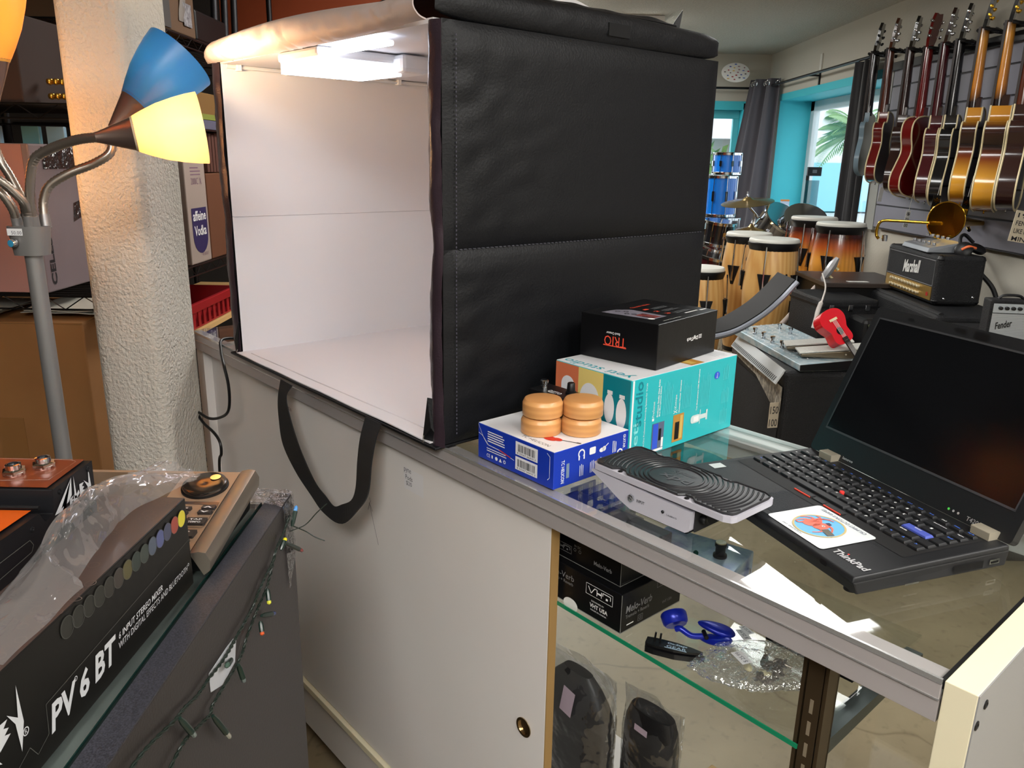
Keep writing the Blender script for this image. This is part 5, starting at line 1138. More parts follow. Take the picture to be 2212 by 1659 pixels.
def shade(p, ax, mt, sc=1.0, watt=LAMP_W, lit=True, lc=(1, .68, .36)):
    p = Vector(p); ax = Vector(ax).normalized(); s_ = sc
    cn = obj('socket_cone', M().lathe([(.0095 * s_, -.004), (.0105 * s_, .0), (.031 * s_, .062 * s_), (.033 * s_, .064 * s_), (.030 * s_, .064 * s_), (.009 * s_, .0)], p, ax, 36), m_cone, t)
    prof = [(.031, .06), (.041, .082), (.052, .11), (.060, .14), (.065, .165), (.0675, .185)]
    sh = obj('lamp_shade', M().lathe([(r * s_, h * s_) for r, h in prof] + [((r - .0016) * s_, h * s_) for r, h in reversed(prof)], p, ax, 48), mt, cn)
    sh.data.polygons.foreach_set('use_smooth', [len(q.vertices) < 5 for q in sh.data.polygons])
    bl = obj('bulb', M().lathe([(.012, .062), (.013, .07), (.024, .085), (.028, .10), (.024, .118), (.012, .128), (0, .13)], p, ax, 20), mat('opal_bulb', (255, 190, 110), .4, emit=30 if lit else 0) if lit else mat('opal_bulb_off', (230, 225, 215), .4), cn)
    if lit:
        ld = bpy.data.lights.new('lamp_bulb_light', 'POINT'); ld.energy = watt; ld.color = lc; ld.shadow_soft_size = .02
        lo_ = bpy.data.objects.new('bulb_light', ld); COL.objects.link(lo_); lo_.parent = cn; lo_.location = p + ax * .15 * s_ - ORG[t.name]
shade((-.693, 1.362, 1.444), (.160, .074, .021), SHC, .885, LAMP_W * .36, True, (1, .80, .52))
shade((-.730, 1.495, 1.464), (.53, .42, .68), SHB, .98, LAMP_W * 1.8)
shade((-.822, 1.30, 1.492), (.03, 0, 1), SHA, 1.0, LAMP_W * 1.3)
shade((-1.14, 1.40, 1.40), (.35, .85, .25), lampshade('pale_plastic_shade', (250, 220, 180), (230, 200, 160)), .93, LAMP_W * .7, True, (1, .58, .26))  # unseen shade, placed and aimed to warm the pillar
shade((-.935, 1.43, 1.535), (-.5, -.1, .8), lampshade('red_plastic_shade', (210, 70, 60), (190, 60, 50)), .93, 0, False)
# ---------------------------------------------------------------- wire shelving behind the lamp and the pillar
m_bw_ = mat('black_wire', (24, 22, 24), .4, .5); m_kraft = mat('kraft_cardboard', (150, 104, 58), .8, var=(5, (126, 84, 44), .5)); m_tape2 = mat('brown_parcel_tape', (140, 98, 56), .35)
def wire_deck(m, x0, x1, y0, y1, z, front, right):
    r = .0028
    for zz in (z, z - .034):
        m.tube([(x0, y0, zz), (x1, y0, zz), (x1, y1, zz), (x0, y1, zz)], r, 6, closed=True, sm=True)
    def zig(a, b):
        n = max(4, int((b - a).length / .05)); pts = [a.lerp(b, i / n) - Vector((0, 0, .034 if i % 2 else 0)) for i in range(n + 1)]; m.tube(pts, .0018, 5, sm=False)
    zig(Vector((x0, y0, z)), Vector((x1, y0, z))); zig(Vector((x1, y0, z)), Vector((x1, y1, z)))
    n = int((y1 - y0) / .03) if x1 - x0 > y1 - y0 else 0
    if n:
        for i in range(n): m.tube([(x0, y0 + (y1 - y0) * (i + .5) / n, z + .001), (x1, y0 + (y1 - y0) * (i + .5) / n, z + .001)], .0014, 4)
    else:
        n = int((x1 - x0) / .03)
        for i in range(n): m.tube([(x0 + (x1 - x0) * (i + .5) / n, y0, z + .001), (x0 + (x1 - x0) * (i + .5) / n, y1, z + .001)], .0014, 4)
    return m
def shelving(label, x0, x1, y0, y1, zs, org):
    t = T('wire_shelving', label, 'shelving unit', org, 'W')
    for z in zs: obj('wire_shelf', wire_deck(M(), x0, x1, y0, y1, z, 1, 1), m_bw_, t)
    for x in (x0, x1):
        for y in (y0, y1): obj('post', M().tube([(x, y, 0), (x, y, 2.2)], .0125, 12), m_bw_, t)
shelving('black wire shelving unit left of the pillar holding large cartons', -2.25, -1.052, 2.0, 2.46, (.40, 1.062, 1.53, 2.0), (-1.7, 2.2, 0))
shelving('black wire shelving unit between the pillar and the light tent', -1.62, -1.165, 2.62, 4.0, (.30, 1.026, 1.815), (-1.4, 3.3, 0))
def carton(name, label, x0, x1, y0, y1, z0, z1, m=None, cat='box', group=None, bev=.004):
    t = T(name, label, cat, ((x0 + x1) / 2, (y0 + y1) / 2, z0), 'W', group=group)
    return t, obj('carton', M().box(x0, x1, y0, y1, z0, z1), m or m_kraft, t, bev=bev)
t, b = carton('cardboard_carton', 'large brown cardboard carton with tape on the lower left wire shelf', -1.72, -1.135, 2.03, 2.42, .404, .985)
obj('parcel_tape', M().box(-1.55, -1.47, 2.0285, 2.03, .50, .985).box(-1.40, -1.33, 2.0285, 2.03, .55, .72), m_tape2, t)
obj('lid_flap', M().add([(-1.72, 2.028, .985), (-1.135, 2.028, .985), (-1.15, 2.30, 1.0), (-1.70, 2.30, 1.0)], [(0, 1, 2, 3)]), m_kraft, t, solid=.004)
m_cel = mat('grey_printed_carton', (138, 122, 126), .6, var=(6, (118, 104, 110), .5)); m_pink = mat('dusty_pink_card', (172, 128, 124), .7)
t, b = carton('speaker_carton', 'grey and pink loudspeaker carton standing on the left wire shelf', -1.66, -1.205, 2.02, 2.44, 1.066, 1.438, m_cel)
obj('pink_front', M().box(-1.659, -1.222, 2.0185, 2.02, 1.068, 1.436), m_pink, t)
fr = F((-1.205, 2.02, 1.066), (0, 1, 0), (0, 0, 1))
obj('lettering', M().text(fr, 'CELESTION', .034, .135, .235, .024, 90, h=.001, bold=.03), mat('carton_ink', (26, 24, 28), .6), t)
obj('tape_patch', M().poly(fr, [(.05, .31), (.3, .31), (.3, .365), (.05, .365)], .0012).poly(fr, [(.16, .17), (.24, .19), (.22, .23), (.17, .22)], .0012), film('glossy_tape', (150, 150, 150), .1, .15, bump=(40, 1)), t)
m_paper = mat('crumpled_paper', (196, 194, 184), .8)
for k_, (x, y, a, lab) in enumerate(((-1.5, 2.1, .1, 'loose pale paper sheets under the grey loudspeaker carton shelf'), (-1.2, 2.15, -.2, 'loose pale paper sheets on the right end of the brown carton'))):
    m = M(); 
    for q in range(3): m.grid(8, 6, lambda i, j: Vector((x - .12 + .25 * i + .01 * q, y - .08 + .2 * j, 1.004 + .006 * q + .006 * noise.noise(Vector((i * 3, j * 3, q + k_ * 5))))))
    solo('paper_stack', m, m_paper, (x, y, 1.0), 'W', lab, 'paper', solid=.0015)
t, b = carton('dark_carton', 'tall dark brown carton on the upper wire shelf by the amber lamp shade', -1.62, -1.21, 2.04, 2.40, 1.533, 1.74, mat('dark_brown_card', (52, 34, 28), .8))
m_bl_ = mat('blister_card_white', (190, 200, 206), .4); m_bt = mat('blister_card_blue', (110, 170, 185), .4)
for k_, (x, m_) in enumerate(((-1.62, m_bl_), (-1.55, m_bl_), (-1.47, mat('blister_card_pale_blue', (150, 190, 214), .4)), (-1.36, m_bt), (-1.29, MATS['blister_card_pale_blue']))):
    o = solo('blister_pack', M().box(x - .025, x + .025, 2.30, 2.315, 1.4385, 1.487), m_, (x, 2.31, 1.438), 'W', 'small blister pack lying on the grey loudspeaker carton, %s of the row from the left' % ('first', 'second', 'third', 'fourth', 'fifth')[k_], 'blister pack', 'blister packs on the loudspeaker carton', bev=.002)
m_gold = mat('gold_beads', (196, 150, 60), .25, .9); m = M()
for zz in (1.555, 1.59):
    for q in range(5): m.lathe([(0, -.009), (.007, -.006), (.009, 0), (.007, .006), (0, .009)], (-1.185 + .016 * q - .0, 2.12, zz), n=10)
solo('gold_bead_string', m, m_gold, (-1.15, 2.12, 1.533), 'W', 'two rows of gold beads beside the dark brown carton', 'beads')
# second unit, seen between pillar and tent
fr2 = lambda y, z: F((-1.166, y, z), (0, 1, 0), (0, 0, 1))
t, b = carton('vodka_carton', 'white bottle carton with a dark blue label behind the pillar edge', -1.55, -1.168, 2.86, 3.05, 1.03, 1.395, mat('white_bottle_carton', (156, 140, 132), .7))
fr = F((-1.168, 2.86, 1.03), (0, 1, 0), (0, 0, 1)); k = M(); k.poly(fr, [(.03, .2), (.03, .1)] + [(.10 + .07 * math.cos(a), .10 + .065 * math.sin(a)) for a in [math.pi + q * math.pi / 10 for q in range(11)]] + [(.17, .2)], .001, 0)
k.text(fr, 'affeine', .10, .172, .12, .036, 0, h=.0016, mi=1, bold=.02); k.text(fr, 'Vodka', .10, .118, .11, .036, 0, h=.0016, mi=1, bold=.02); k.text(fr, '200C X', .10, .295, .1, .024, 0, h=.001, mi=2); lines(k, fr, .05, .34, .1, 3, .012, .004, 2); k.text(fr, '45 BOLT', .13, .03, .06, .012, 0, h=.001, mi=2)
obj('printed_label', k, [mat('label_navy', (34, 34, 84), .5), WHITE, mat('label_lilac', (120, 90, 110), .6)], t)
carton('brown_carton', 'brown cardboard carton beside the white bottle carton', -1.58, -1.169, 3.06, 3.4, 1.03, 1.35, mat('dark_kraft', (98, 56, 30), .8))
m_bk2 = mat('dark_red_books', (84, 48, 38), .7)
for k_ in range(7): solo('upright_record', M().box(-1.5, -1.17, 3.09 + .032 * k_, 3.114 + .032 * k_, 1.354, 1.50 - .004 * (k_ % 3)), m_bk2, (-1.33, 3.1 + .032 * k_, 1.354), 'W', 'dark red sleeve standing in the row on the brown cardboard carton', 'record sleeve', 'dark red sleeves on the brown carton', bev=.001)
carton('yellow_carton', 'ochre and green carton high on the shelf beside the tent', -1.5, -1.168, 3.04, 3.3, 1.545, 1.64, mat('ochre_card', (118, 84, 36), .7), bev=.002)
obj('green_band', M().box(-1.5, -1.1665, 3.042, 3.298, 1.545, 1.565), mat('green_band', (120, 130, 50), .7), bpy.data.objects['yellow_carton'])
carton('flat_carton', 'flat grey blue carton under the ochre carton beside the tent', -1.5, -1.168, 3.06, 3.32, 1.51, 1.544, mat('grey_blue_card', (86, 84, 104), .7), bev=.002)
solo('shelf_plank', M().box(-1.6, -1.15, 2.62, 4.0, 1.5025, 1.509), m_bw_, (-1.4, 3.3, 1.5), 'W', 'dark shelf plank carrying the ochre carton beside the tent', 'shelf')
solo('wooden_plank', M().box(-1.6, -1.16, 2.62, 4.0, .775, .793), mat('pale_pine', (206, 168, 112), .6), (-1.4, 3.3, .775), 'W', 'pale pine plank under the red basket beside the tent', 'shelf')
# red slotted basket with things in it
m_rb = mat('red_plastic', (152, 26, 34), .35)
t = T('red_basket', 'red slotted plastic basket on the pine plank beside the tent', 'basket', (-1.36, 3.0, .795), 'W')
b = M(); x0, x1, y0, y1 = -1.52, -1.175, 2.7, 3.3
for q in range(13): 
    y = y0 + (y1 - y0) * q / 12; b.box(x1 - .006, x1 - .001, y - .012, y + .012, .795, .86)
for q in range(8):
    x = x0 + (x1 - x0) * q / 7; b.box(x - .012, x + .012, y0 + .001, y0 + .006, .795, .86)
b.box(x0, x1, y0, y1, .795, .80); b.box(x0, x1, y1 - .006, y1, .795, .89); b.box(x0, x0 + .006, y0, y1, .795, .89)
obj('slotted_body', b, m_rb, t); obj('rim', M().box(x1 - .012, x1 + .004, y0, y1, .855, .888).box(x0, x1, y0 - .004, y0 + .012, .855, .888), m_rb, t, bev=.003)
t, b = carton('white_book', 'white book with a dark spine leaning in the red basket', -1.36, -1.33, 2.93, 3.16, .805, .99, mat('book_cover_white', (176, 178, 182), .5), 'book', bev=.001)
obj('dark_spine', M().box(-1.361, -1.3285, 2.92, 2.932, .806, .989), BLACK, t); obj('printed_square', M().rect(F((-1.33, 2.93, .80), (0, 1, 0), (0, 0, 1)), .06, .11, .12, .16, .001), mat('print_mid_grey', (105, 108, 112), .5), t)
solo('blue_pouch', M().grid(8, 8, lambda i, j: Vector((-1.30 + .02 * j, 2.75 + .15 * i, .80 + .16 * j + .01 * noise.noise(Vector((i * 4, j * 4, 1)))))), mat('pale_blue_plastic', (120, 134, 156), .35), (-1.29, 2.82, .8), 'W', 'pale blue plastic pouch standing in the red basket', 'pouch', solid=.004)
solo('tan_pouch', M().grid(6, 6, lambda i, j: Vector((-1.22 + .02 * j, 2.74 + .09 * i, .80 + .10 * j))), mat('tan_card', (190, 160, 116), .6), (-1.2, 2.78, .8), 'W', 'small tan card pouch at the near end of the red basket', 'pouch', solid=.004)
# top shelf: carton with a crumpled label, dark stands
t, b = carton('tall_carton', 'brown carton with a torn silver label on the top shelf beside the tent', -1.55, -1.168, 2.66, 3.08, 1.82, 2.25, mat('brown_card_dim', (92, 66, 44), .8))
k = M().grid(6, 16, lambda i, j: Vector((-1.164 + .004 * noise.noise(Vector((i * 3, j * 5, 2))), 2.93 + .05 * i + .03 * math.sin(j * 3), 1.86 + .3 * j))); obj('torn_label', k, mat('crumpled_grey_label', (120, 112, 106), .5), t)
obj('silver_tag', M().rect(F((-1.166, 2.97, 1.85), (0, 1, 0), (0, 0, 1)), 0, 0, .07, .075, .003), mat('silver_tag_foil', (170, 170, 175), .4, .3, var=(90, (60, 60, 66), .8)), t)
obj('grey_panel', M().box(-1.169, -1.164, 2.69, 2.86, 1.825, 2.25), mat('dim_grey_panel', (60, 56, 54), .6), t)
for k_, (y, lab) in enumerate(((3.5, 'left'), (3.62, 'middle'), (3.74, 'right'))):
    solo('folded_stand', M().tube([(-1.25, y, 1.82), (-1.24, y + .02, 2.3)], .014, 10), mat('stand_black_metal', (40, 40, 44), .4, .5), (-1.25, y, 1.82), 'W', 'folded dark metal stand on the top shelf, %s one of three' % lab, 'stand', 'folded stands on the top shelf')
solo('black_gear_case', M().box(-1.5, -1.18, 3.12, 3.44, 1.82, 1.93), BLACK, (-1.34, 3.28, 1.82), 'W', 'flat black case on the top shelf beside the brown carton', 'case', bev=.01)
solo('black_bag', M().grid(20, 10, lambda i, j: Vector((-.72 + .34 * i, 4.285 - .09 * math.sin(math.pi * j) * math.sin(math.pi * i), 1.62 + .58 * j - .05 * (2 * i - 1) ** 2 * j))), BLACK, (-.55, 4.28, 1.62), 'W', 'black bag hanging flat against the orange wall above the tent', 'bag', solid=.01)
# ---------------------------------------------------------------- guitar wall (room frame)
m_slat = mat('grey_slatwall', (128, 128, 140), .5); m_groove = mat('slat_groove_dark', (44, 44, 50), .6)
t = T('slatwall_panel', 'grey slatted display panel on the right wall behind the guitars', 'slatwall', (2.47, 4.0, 1.0), 'W')
g = M(); gz = [1.02, 1.17, 1.32, 1.47, 1.62, 1.77, 1.92, 2.03]
for a, b in zip(gz, gz[1:]): g.box(2.45, 2.4995, 1.0, 5.48, a + .004, b - .004)
obj('slats', g, m_slat, t, bev=.003)
obj('grooves', M().box(2.458, 2.4995, 1.0, 5.475, 1.016, 2.03), m_groove, t)
obj('top_trim', M().box(2.44, 2.4995, 1.0, 5.49, 2.03, 2.06), mat('dark_slat_trim', (84, 84, 92), .5), t)
solo('white_wall_upright', M().box(2.455, 2.4995, 5.50, 5.62, 1.0, 2.02), mat('pale_grey_board', (150, 152, 148), .6), (2.47, 5.56, 1.0), 'W', 'pale grey board between the slatted panel and the dark curtain', 'board')
# guitars
NUT = -.0
def outline(kind):
    if kind == 'electric': base_ = [(0, .045), (.06, .14), (.14, .155), (.30, .125), (.42, .12), (.58, .15), (.72, .168), (.86, .155), (.95, .10), (1, .0)]
    else: base_ = [(0, .03), (.02, .085), (.07, .125), (.15, .140), (.25, .136), (.37, .116), (.46, .118), (.58, .152), (.70, .186), (.80, .195), (.89, .18), (.96, .118), (1, .0)]
    P = smooth_path([(t, w, 0) for t, w in base_], 5); return [(p.x, max(0, p.y)) for p in P]
def guitar(name, label, cols, kind, y, z, yaw, depth=.085, blen=.50, tunerm=CHROME, bind=True, x=2.30, lean=0, scale=1.0):
    """hanging guitar: local x across the body, y = front (-) to back (+), z up; origin at the nut"""
    body_m, rim_m, neck_m, head_m = cols
    t = T(name, label, 'guitar', (x, y, z), 'W', rz=yaw, group='guitars hanging on the wall rail', local=True)
    t.rotation_euler.y = lean; t.scale = (scale,) * 3
    nl = .375; zb = -nl; ol_ = outline(kind); cut = kind in ('archtop', 'electric')
    pts = [(w, zb - tt * blen) for tt, w in ol_]
    if cut: pts = [(.030, zb), (.031, zb - .08 * blen), (.036, zb - .125 * blen), (.052, zb - .150 * blen), (.080, zb - .152 * blen), (.102, zb - .150 * blen), (.118, zb - .165 * blen), (.130, zb - .20 * blen)] + [(w, zb - tt * blen) for tt, w in ol_ if tt > .24]
    left = [(-w, zb - tt * blen) for tt, w in ol_]
    loop = pts + list(reversed(left))[1:]
    fr = F((0, 0, 0), (1, 0, 0), (0, 0, 1))       # normal is -y (front)
    bd = M(); n = len(loop); a = [Vector((u, depth / 2, v)) for u, v in loop]; b = [Vector((u, -depth / 2, v)) for u, v in loop]
    bd.add(a + b, [(i, (i + 1) % n, n + (i + 1) % n, n + i) for i in range(n)], 1, True); bd.add(a, [tuple(reversed(range(n)))], 0); bd.add(b, [tuple(range(n))], 0)
    bo = obj('body', bd, [body_m, rim_m], t)
    if bind: obj('binding', M().tube(a, .0042, 6, closed=True).tube(b, .0042, 6, closed=True), mat('cream_binding', (226, 210, 166), .4), bo)
    obj('strap_button', M().lathe([(.004, 0), (.003, .006), (.006, .009), (0, .011)], (0, 0, zb - blen), (0, 0, -1), 12), tunerm, bo)
    nk = M().tube([(0, -depth * .28, .0), (0, -depth * .24, -nl * .6), (0, -depth * .2, -nl - .02)], [.0225, .0255, .0285], 12)
    no_ = obj('neck', nk, neck_m, t); obj('fretboard', M().hexa([(-.024, -depth * .28 - .024, -nl - .08), (.024, -depth * .28 - .024, -nl - .08), (.024, -depth * .28 - .013, -nl - .08), (-.024, -depth * .28 - .013, -nl - .08)], [(-.021, -depth * .28 - .024, 0), (.021, -depth * .28 - .024, 0), (.021, -depth * .28 - .013, 0), (-.021, -depth * .28 - .013, 0)]), mat('dark_fretboard', (40, 28, 24), .5), no_)
    obj('heel', M().prism([(-.022, zb + .05), (.022, zb + .05), (.026, zb - .02), (-.026, zb - .02)], fr, -depth * .3, depth * .2), body_m, no_, bev=.008)
    hd_ = obj('headstock', M().prism([(-.024, -.01), (.024, -.01), (.038, .03), (.042, .13), (.03, .165), (0, .158), (-.03, .165), (-.042, .13), (-.038, .03)], F((0, -depth * .28, 0), (1, 0, 0), (0, .16, 1)), -.008, .008), head_m, t, bev=.003)
    tm = M().lathe([(.005, 0), (.005, .012), (.0105, .014), (.011, .022), (.008, .026), (0, .027)], (0, 0, 0), (1, 0, 0), 10, sx=.7); first = None
    for s_ in (-1, 1):
        for q in range(3):
            if first is None: first = obj('tuning_peg', tm, tunerm, t); o = first
            else: o = first.copy(); COL.objects.link(o); o.parent = t
            o.location = (s_ * .040, -depth * .28 + .018 + .16 * (.045 + .038 * q) * .3, .045 + .038 * q); o.rotation_euler.z = 0 if s_ > 0 else math.pi
    return t, bo
G = lambda n, c, r=.18, **k: mat(n, c, r, coat=.6, **k)
blackg = G('gloss_black_lacquer', (16, 15, 17)); darkb = G('dark_walnut_lacquer', (48, 26, 22)); cher = G('cherry_red_lacquer', (104, 18, 18)); wine = G('wine_red_lacquer', (70, 20, 26)); brown = G('brown_mahogany_lacquer', (84, 40, 24))
sunr = mat('sunburst_rim', (214, 150, 40), .2, coat=.6, grad=[(0, (196, 132, 30)), (.30, (222, 160, 50)), (.50, (120, 52, 16)), (.62, (26, 14, 12)), (.80, (60, 26, 12)), (.93, (206, 140, 40))])
sunn = mat('sunburst_neck', (190, 120, 40), .2, coat=.6, grad=[(0, (20, 12, 12)), (.12, (30, 16, 12)), (.3, (196, 122, 36)), (.85, (206, 140, 50)), (1, (60, 30, 16))])
goldm = mat('gold_hardware', (232, 180, 60), .2, 1)
gy = R(-90 - 36)
GT = [('electric_guitar', 'black electric guitar at the window end of the guitar wall', (blackg, mat('pale_blue_body_edge', (120, 142, 156), .3), blackg, blackg), 'electric', 5.44, 2.13, R(-126), .03, .40, DARKM, False),
      ('electric_guitar', 'slim dark red guitar, second from the window end of the guitar wall', (mat('olive_brown_back', (72, 58, 50), .3), cher, brown, brown), 'archtop', 5.20, 2.12, gy, .055, .43, CHROME, True),
      ('electric_guitar', 'dark walnut guitar, third from the window end of the guitar wall', (darkb, darkb, darkb, blackg), 'archtop', 4.94, 2.09, gy, .05, .45, CHROME, False),
      ('acoustic_guitar', 'cherry red acoustic guitar with a broad visible back on the guitar wall', (cher, cher, cher, cher), 'acoustic', 4.72, 2.07, gy + R(-18), .06, .45, CHROME, True),
      ('electric_guitar', 'wine red guitar with a small cream patch on the guitar wall', (darkb, wine, wine, darkb), 'archtop', 4.54, 2.065, gy, .062, .46, CHROME, True),
      ('electric_guitar', 'black guitar with cream binding and chrome pegs on the guitar wall', (blackg, blackg, blackg, blackg), 'archtop', 4.39, 2.06, gy, .06, .47, CHROME, True),
      ('archtop_guitar', 'narrower sunburst guitar with gold pegs on the guitar wall', (darkb, sunr, sunn, blackg), 'archtop', 4.18, 2.085, gy, .068, .47, goldm, True),
      ('archtop_guitar', 'wider sunburst guitar near the right edge of the guitar wall', (darkb, sunr, sunn, blackg), 'archtop', 3.955, 2.08, gy, .088, .49, goldm, True),
      ('archtop_guitar', 'black guitar with cream edging cut off by the right edge of the photo', (blackg, darkb, brown, blackg), 'archtop', 3.78, 2.075, gy, .075, .47, CHROME, True)]
HANG = []
for g_ in GT:
    n_, l_, c_l, k_, y_, z_, yaw_, dep, bl_, tm_, bi_ = g_
    t, bo = guitar(n_, l_, c_l, k_, y_, z_, yaw_, dep, bl_, tm_, bi_, lean=0); HANG.append((y_, z_, dep))
    if 'cherry' in l_ or 'wine' in l_: obj('cream_patch', M().poly(F((-.03, dep / 2 + .0015, -.47), (-1, 0, 0), (0, 0, 1)), [(.022 * math.cos(q * .5236), .042 * math.sin(q * .5236)) for q in range(12)], 0), mat('cream_patch', (206, 190, 140), .5), bo)
    if 'sunburst' in l_:
        obj('white_rim_band', M().box(-.14, -.118, -dep / 2 + .002, dep / 2 - .002, -.70, -.694), mat('cream_binding', (226, 210, 166), .4), bo) if False else None
# hanger rail with arms
t = T('guitar_hanger_rail', 'black hanger rail with yokes holding the guitars along the wall', 'hanger rail', (2.40, 4.4, 2.05), 'W')
obj('rail', M().box(2.425, 2.4395, 2.6, 5.6, 2.015, 2.065), BLACK, t, bev=.003)
for (y, z, dep) in HANG:
    yk = obj('yoke', M().tube([(2.43, y, z - .03), (2.36, y, z - .022), (2.33, y, z - .015)], [.011, .011, .015], 10), BLACK, t)
    obj('fork', M().tube(smooth_path([(2.262, y - .03, z - .012), (2.285, y - .042, z - .018), (2.325, y - .034, z - .02), (2.335, y, z - .02), (2.325, y + .034, z - .02), (2.285, y + .042, z - .018), (2.262, y + .03, z - .012)], 5), .0085, 8), BLACK, yk)
# price tags
m_tag = mat('white_tag', (206, 206, 202), .6); m_str = mat('tag_string', (190, 186, 176), .7)
def ptag(label, p, w, h, m_, txt=None, string=.12, tilt=0, ink=None):
    t = T('price_tag', label, 'price tag', p, 'W', local=True, rz=R(14)); t.rotation_euler.y = tilt
    obj('card', M().box(-w / 2, w / 2, -.0008, .0008, 0, h), m_, t); obj('string', M().tube([(0, 0, h), (.002, 0, h + string)], .0012, 5), m_str, t)
    if txt:
        k = M(); fr = F((0, -.001, 0), (1, 0, 0), (0, 0, 1))
        for q, s_ in enumerate(txt): k.text(fr, s_, 0, h * (1 - (q + .6) / len(txt)), w * .8, h / len(txt) * .6, 0, h=.0006, bold=.01)
        obj('lettering', k, ink or MATS['print_ink'], t)
ptag('plain white price tag hanging from the third guitar', (2.26, 5.02, 1.21), .028, .085, m_tag, None, .06, R(6))
ptag('white price tag with a scribble hanging below the wine red guitar', (2.24, 4.60, 1.085), .03, .095, m_tag, ['$', '725', '00'], .16, R(6))
ptag('black and gold swing tag hanging left above the trombone bell', (2.13, 4.10, 1.20), .045, .085, BLACK, ['*', '-'], .08, R(6), goldm)
ptag('black and gold swing tag hanging right above the trombone bell', (2.20, 3.95, 1.195), .045, .09, BLACK, ['*', '-'], .10, R(6), goldm)
ptag('large cream handwritten sale tag at the right edge under the guitars', (2.17, 3.42, 1.115), .14, .13, mat('cream_tag', (206, 194, 168), .6), ['1979', 'FENDER', 'LIKE NEW', 'MINT!'], .06, R(8))
# ---------------------------------------------------------------- curtains and rods
m_cur = mat('charcoal_curtain', (78, 76, 84), .85, sheen=.3); m_cur2 = mat('dark_curtain', (30, 30, 34), .85, sheen=.3)
def curtain(label, p0, p1, z0, z1, folds, amp, m_, eyel=True, flare=0):
    p0, p1 = Vector(p0), Vector(p1); d = (p1 - p0); nrm = Vector((-d.y, d.x, 0)).normalized()
    t = T('curtain', label, 'curtain', tuple((p0 + p1) / 2 + Vector((0, 0, z0))), 'W')
    def fn(i, j):
        z = z0 + (z1 - z0) * j; s_ = i + flare * (1 - j) * (i - .5) - flare * .6 * (1 - j)
        return p0 + d * s_ + nrm * (amp * math.sin(2 * math.pi * folds * i) + .25 * amp * math.sin(2 * math.pi * folds * 2.3 * i + j * 2)) + Vector((0, 0, z))
    obj('cloth', M().grid(90, 20, fn), m_, t, solid=.003)
    if eyel:
        for q in range(int(folds * 2)):
            i = (q + .25 + .25) / (folds * 2); c = fn(i, 1) + Vector((-.03, -.05, -.045)); pts = [c + (Vector((0, 0, 1)) * math.cos(a) + d.normalized() * math.sin(a)) * .021 for a in [k * math.pi / 8 for k in range(16)]]
            obj('eyelet', M().tube(pts, .0045, 6, closed=True), CHROME, t)
curtain('charcoal curtain with steel eyelets in the corner between the two windows', (2.25, 8.12, 0), (2.46, 7.86, 0), .7, 2.20, 2.5, .035, m_cur, True, .7)
curtain('dark curtain at the window end of the guitar wall', (2.40, 6.02, 0), (2.41, 5.66, 0), .55, 2.12, 3, .03, m_cur2, False, .1)
rod = mat('black_rod', (26, 26, 30), .35, .5)
solo('curtain_rod', M().tube([(1.2, 8.18, 2.13), (2.36, 8.18, 2.13)], .011, 12), rod, (1.8, 8.18, 2.13), 'W', 'short black curtain rod above the back window', 'curtain rod')
t = T('curtain_rod', 'long black curtain rod above the blue side window', 'curtain rod', (2.40, 6.9, 2.13), 'W')
obj('rod', M().tube([(2.40, 8.12, 2.135), (2.40, 5.55, 2.135)], .011, 12), rod, t)
for y in (8.0, 6.95, 5.7): obj('bracket', M().box(2.40, 2.4995, y - .006, y + .006, 2.125, 2.14).box(2.49, 2.4995, y - .012, y + .012, 2.06, 2.17), rod, t)
solo('wall_thermometer', M().box(2.488, 2.4995, 6.93, 6.97, 2.17, 2.30), mat('ivory_wall_strip', (206, 204, 196), .5), (2.495, 6.95, 2.17), 'W', 'small upright white strip on the wall above the side window', 'wall fixture', bev=.002)
# polka dot disc under the ceiling
t = T('polka_dot_ornament', 'white ornament with coloured dots hanging under the ceiling in the corner', 'ornament', (2.0, 8.0, 2.16), 'W')
oc = Vector((2.07, 8.0, 2.30)); obj('paper_body', M().lathe([(0, -.012), (.09, -.01), (.135, 0), (.09, .01), (0, .012)], oc, (0, -1, .12), 28, sx=1.0), mat('white_paper_disc', (226, 224, 220), .6), t)
fr = F(oc + Vector((0, -.0135, .001)), (1, 0, 0), (0, .12, 1)); k = M(); rd = random.Random(11); cs = [(60, 90, 170), (170, 50, 60), (70, 60, 60), (222, 180, 90), (150, 110, 120)]
for q in range(22):
    a, r_ = q * 2.4, .118 * math.sqrt((q + .5) / 22); k.disc(fr, r_ * math.cos(a), r_ * math.sin(a), rd.uniform(.007, .013), .002, rd.randrange(5), 12, ry=rd.uniform(.006, .009))
obj('coloured_dots', k, [mat('dot_print_%d' % i, c, .6) for i, c in enumerate(cs)], t)
t.scale = (1.0, 1.0, .66)
obj('thread', M().tube([oc + Vector((0, 0, .12)), (2.07, 8.0, CEIL)], .001, 4), m_str, t)
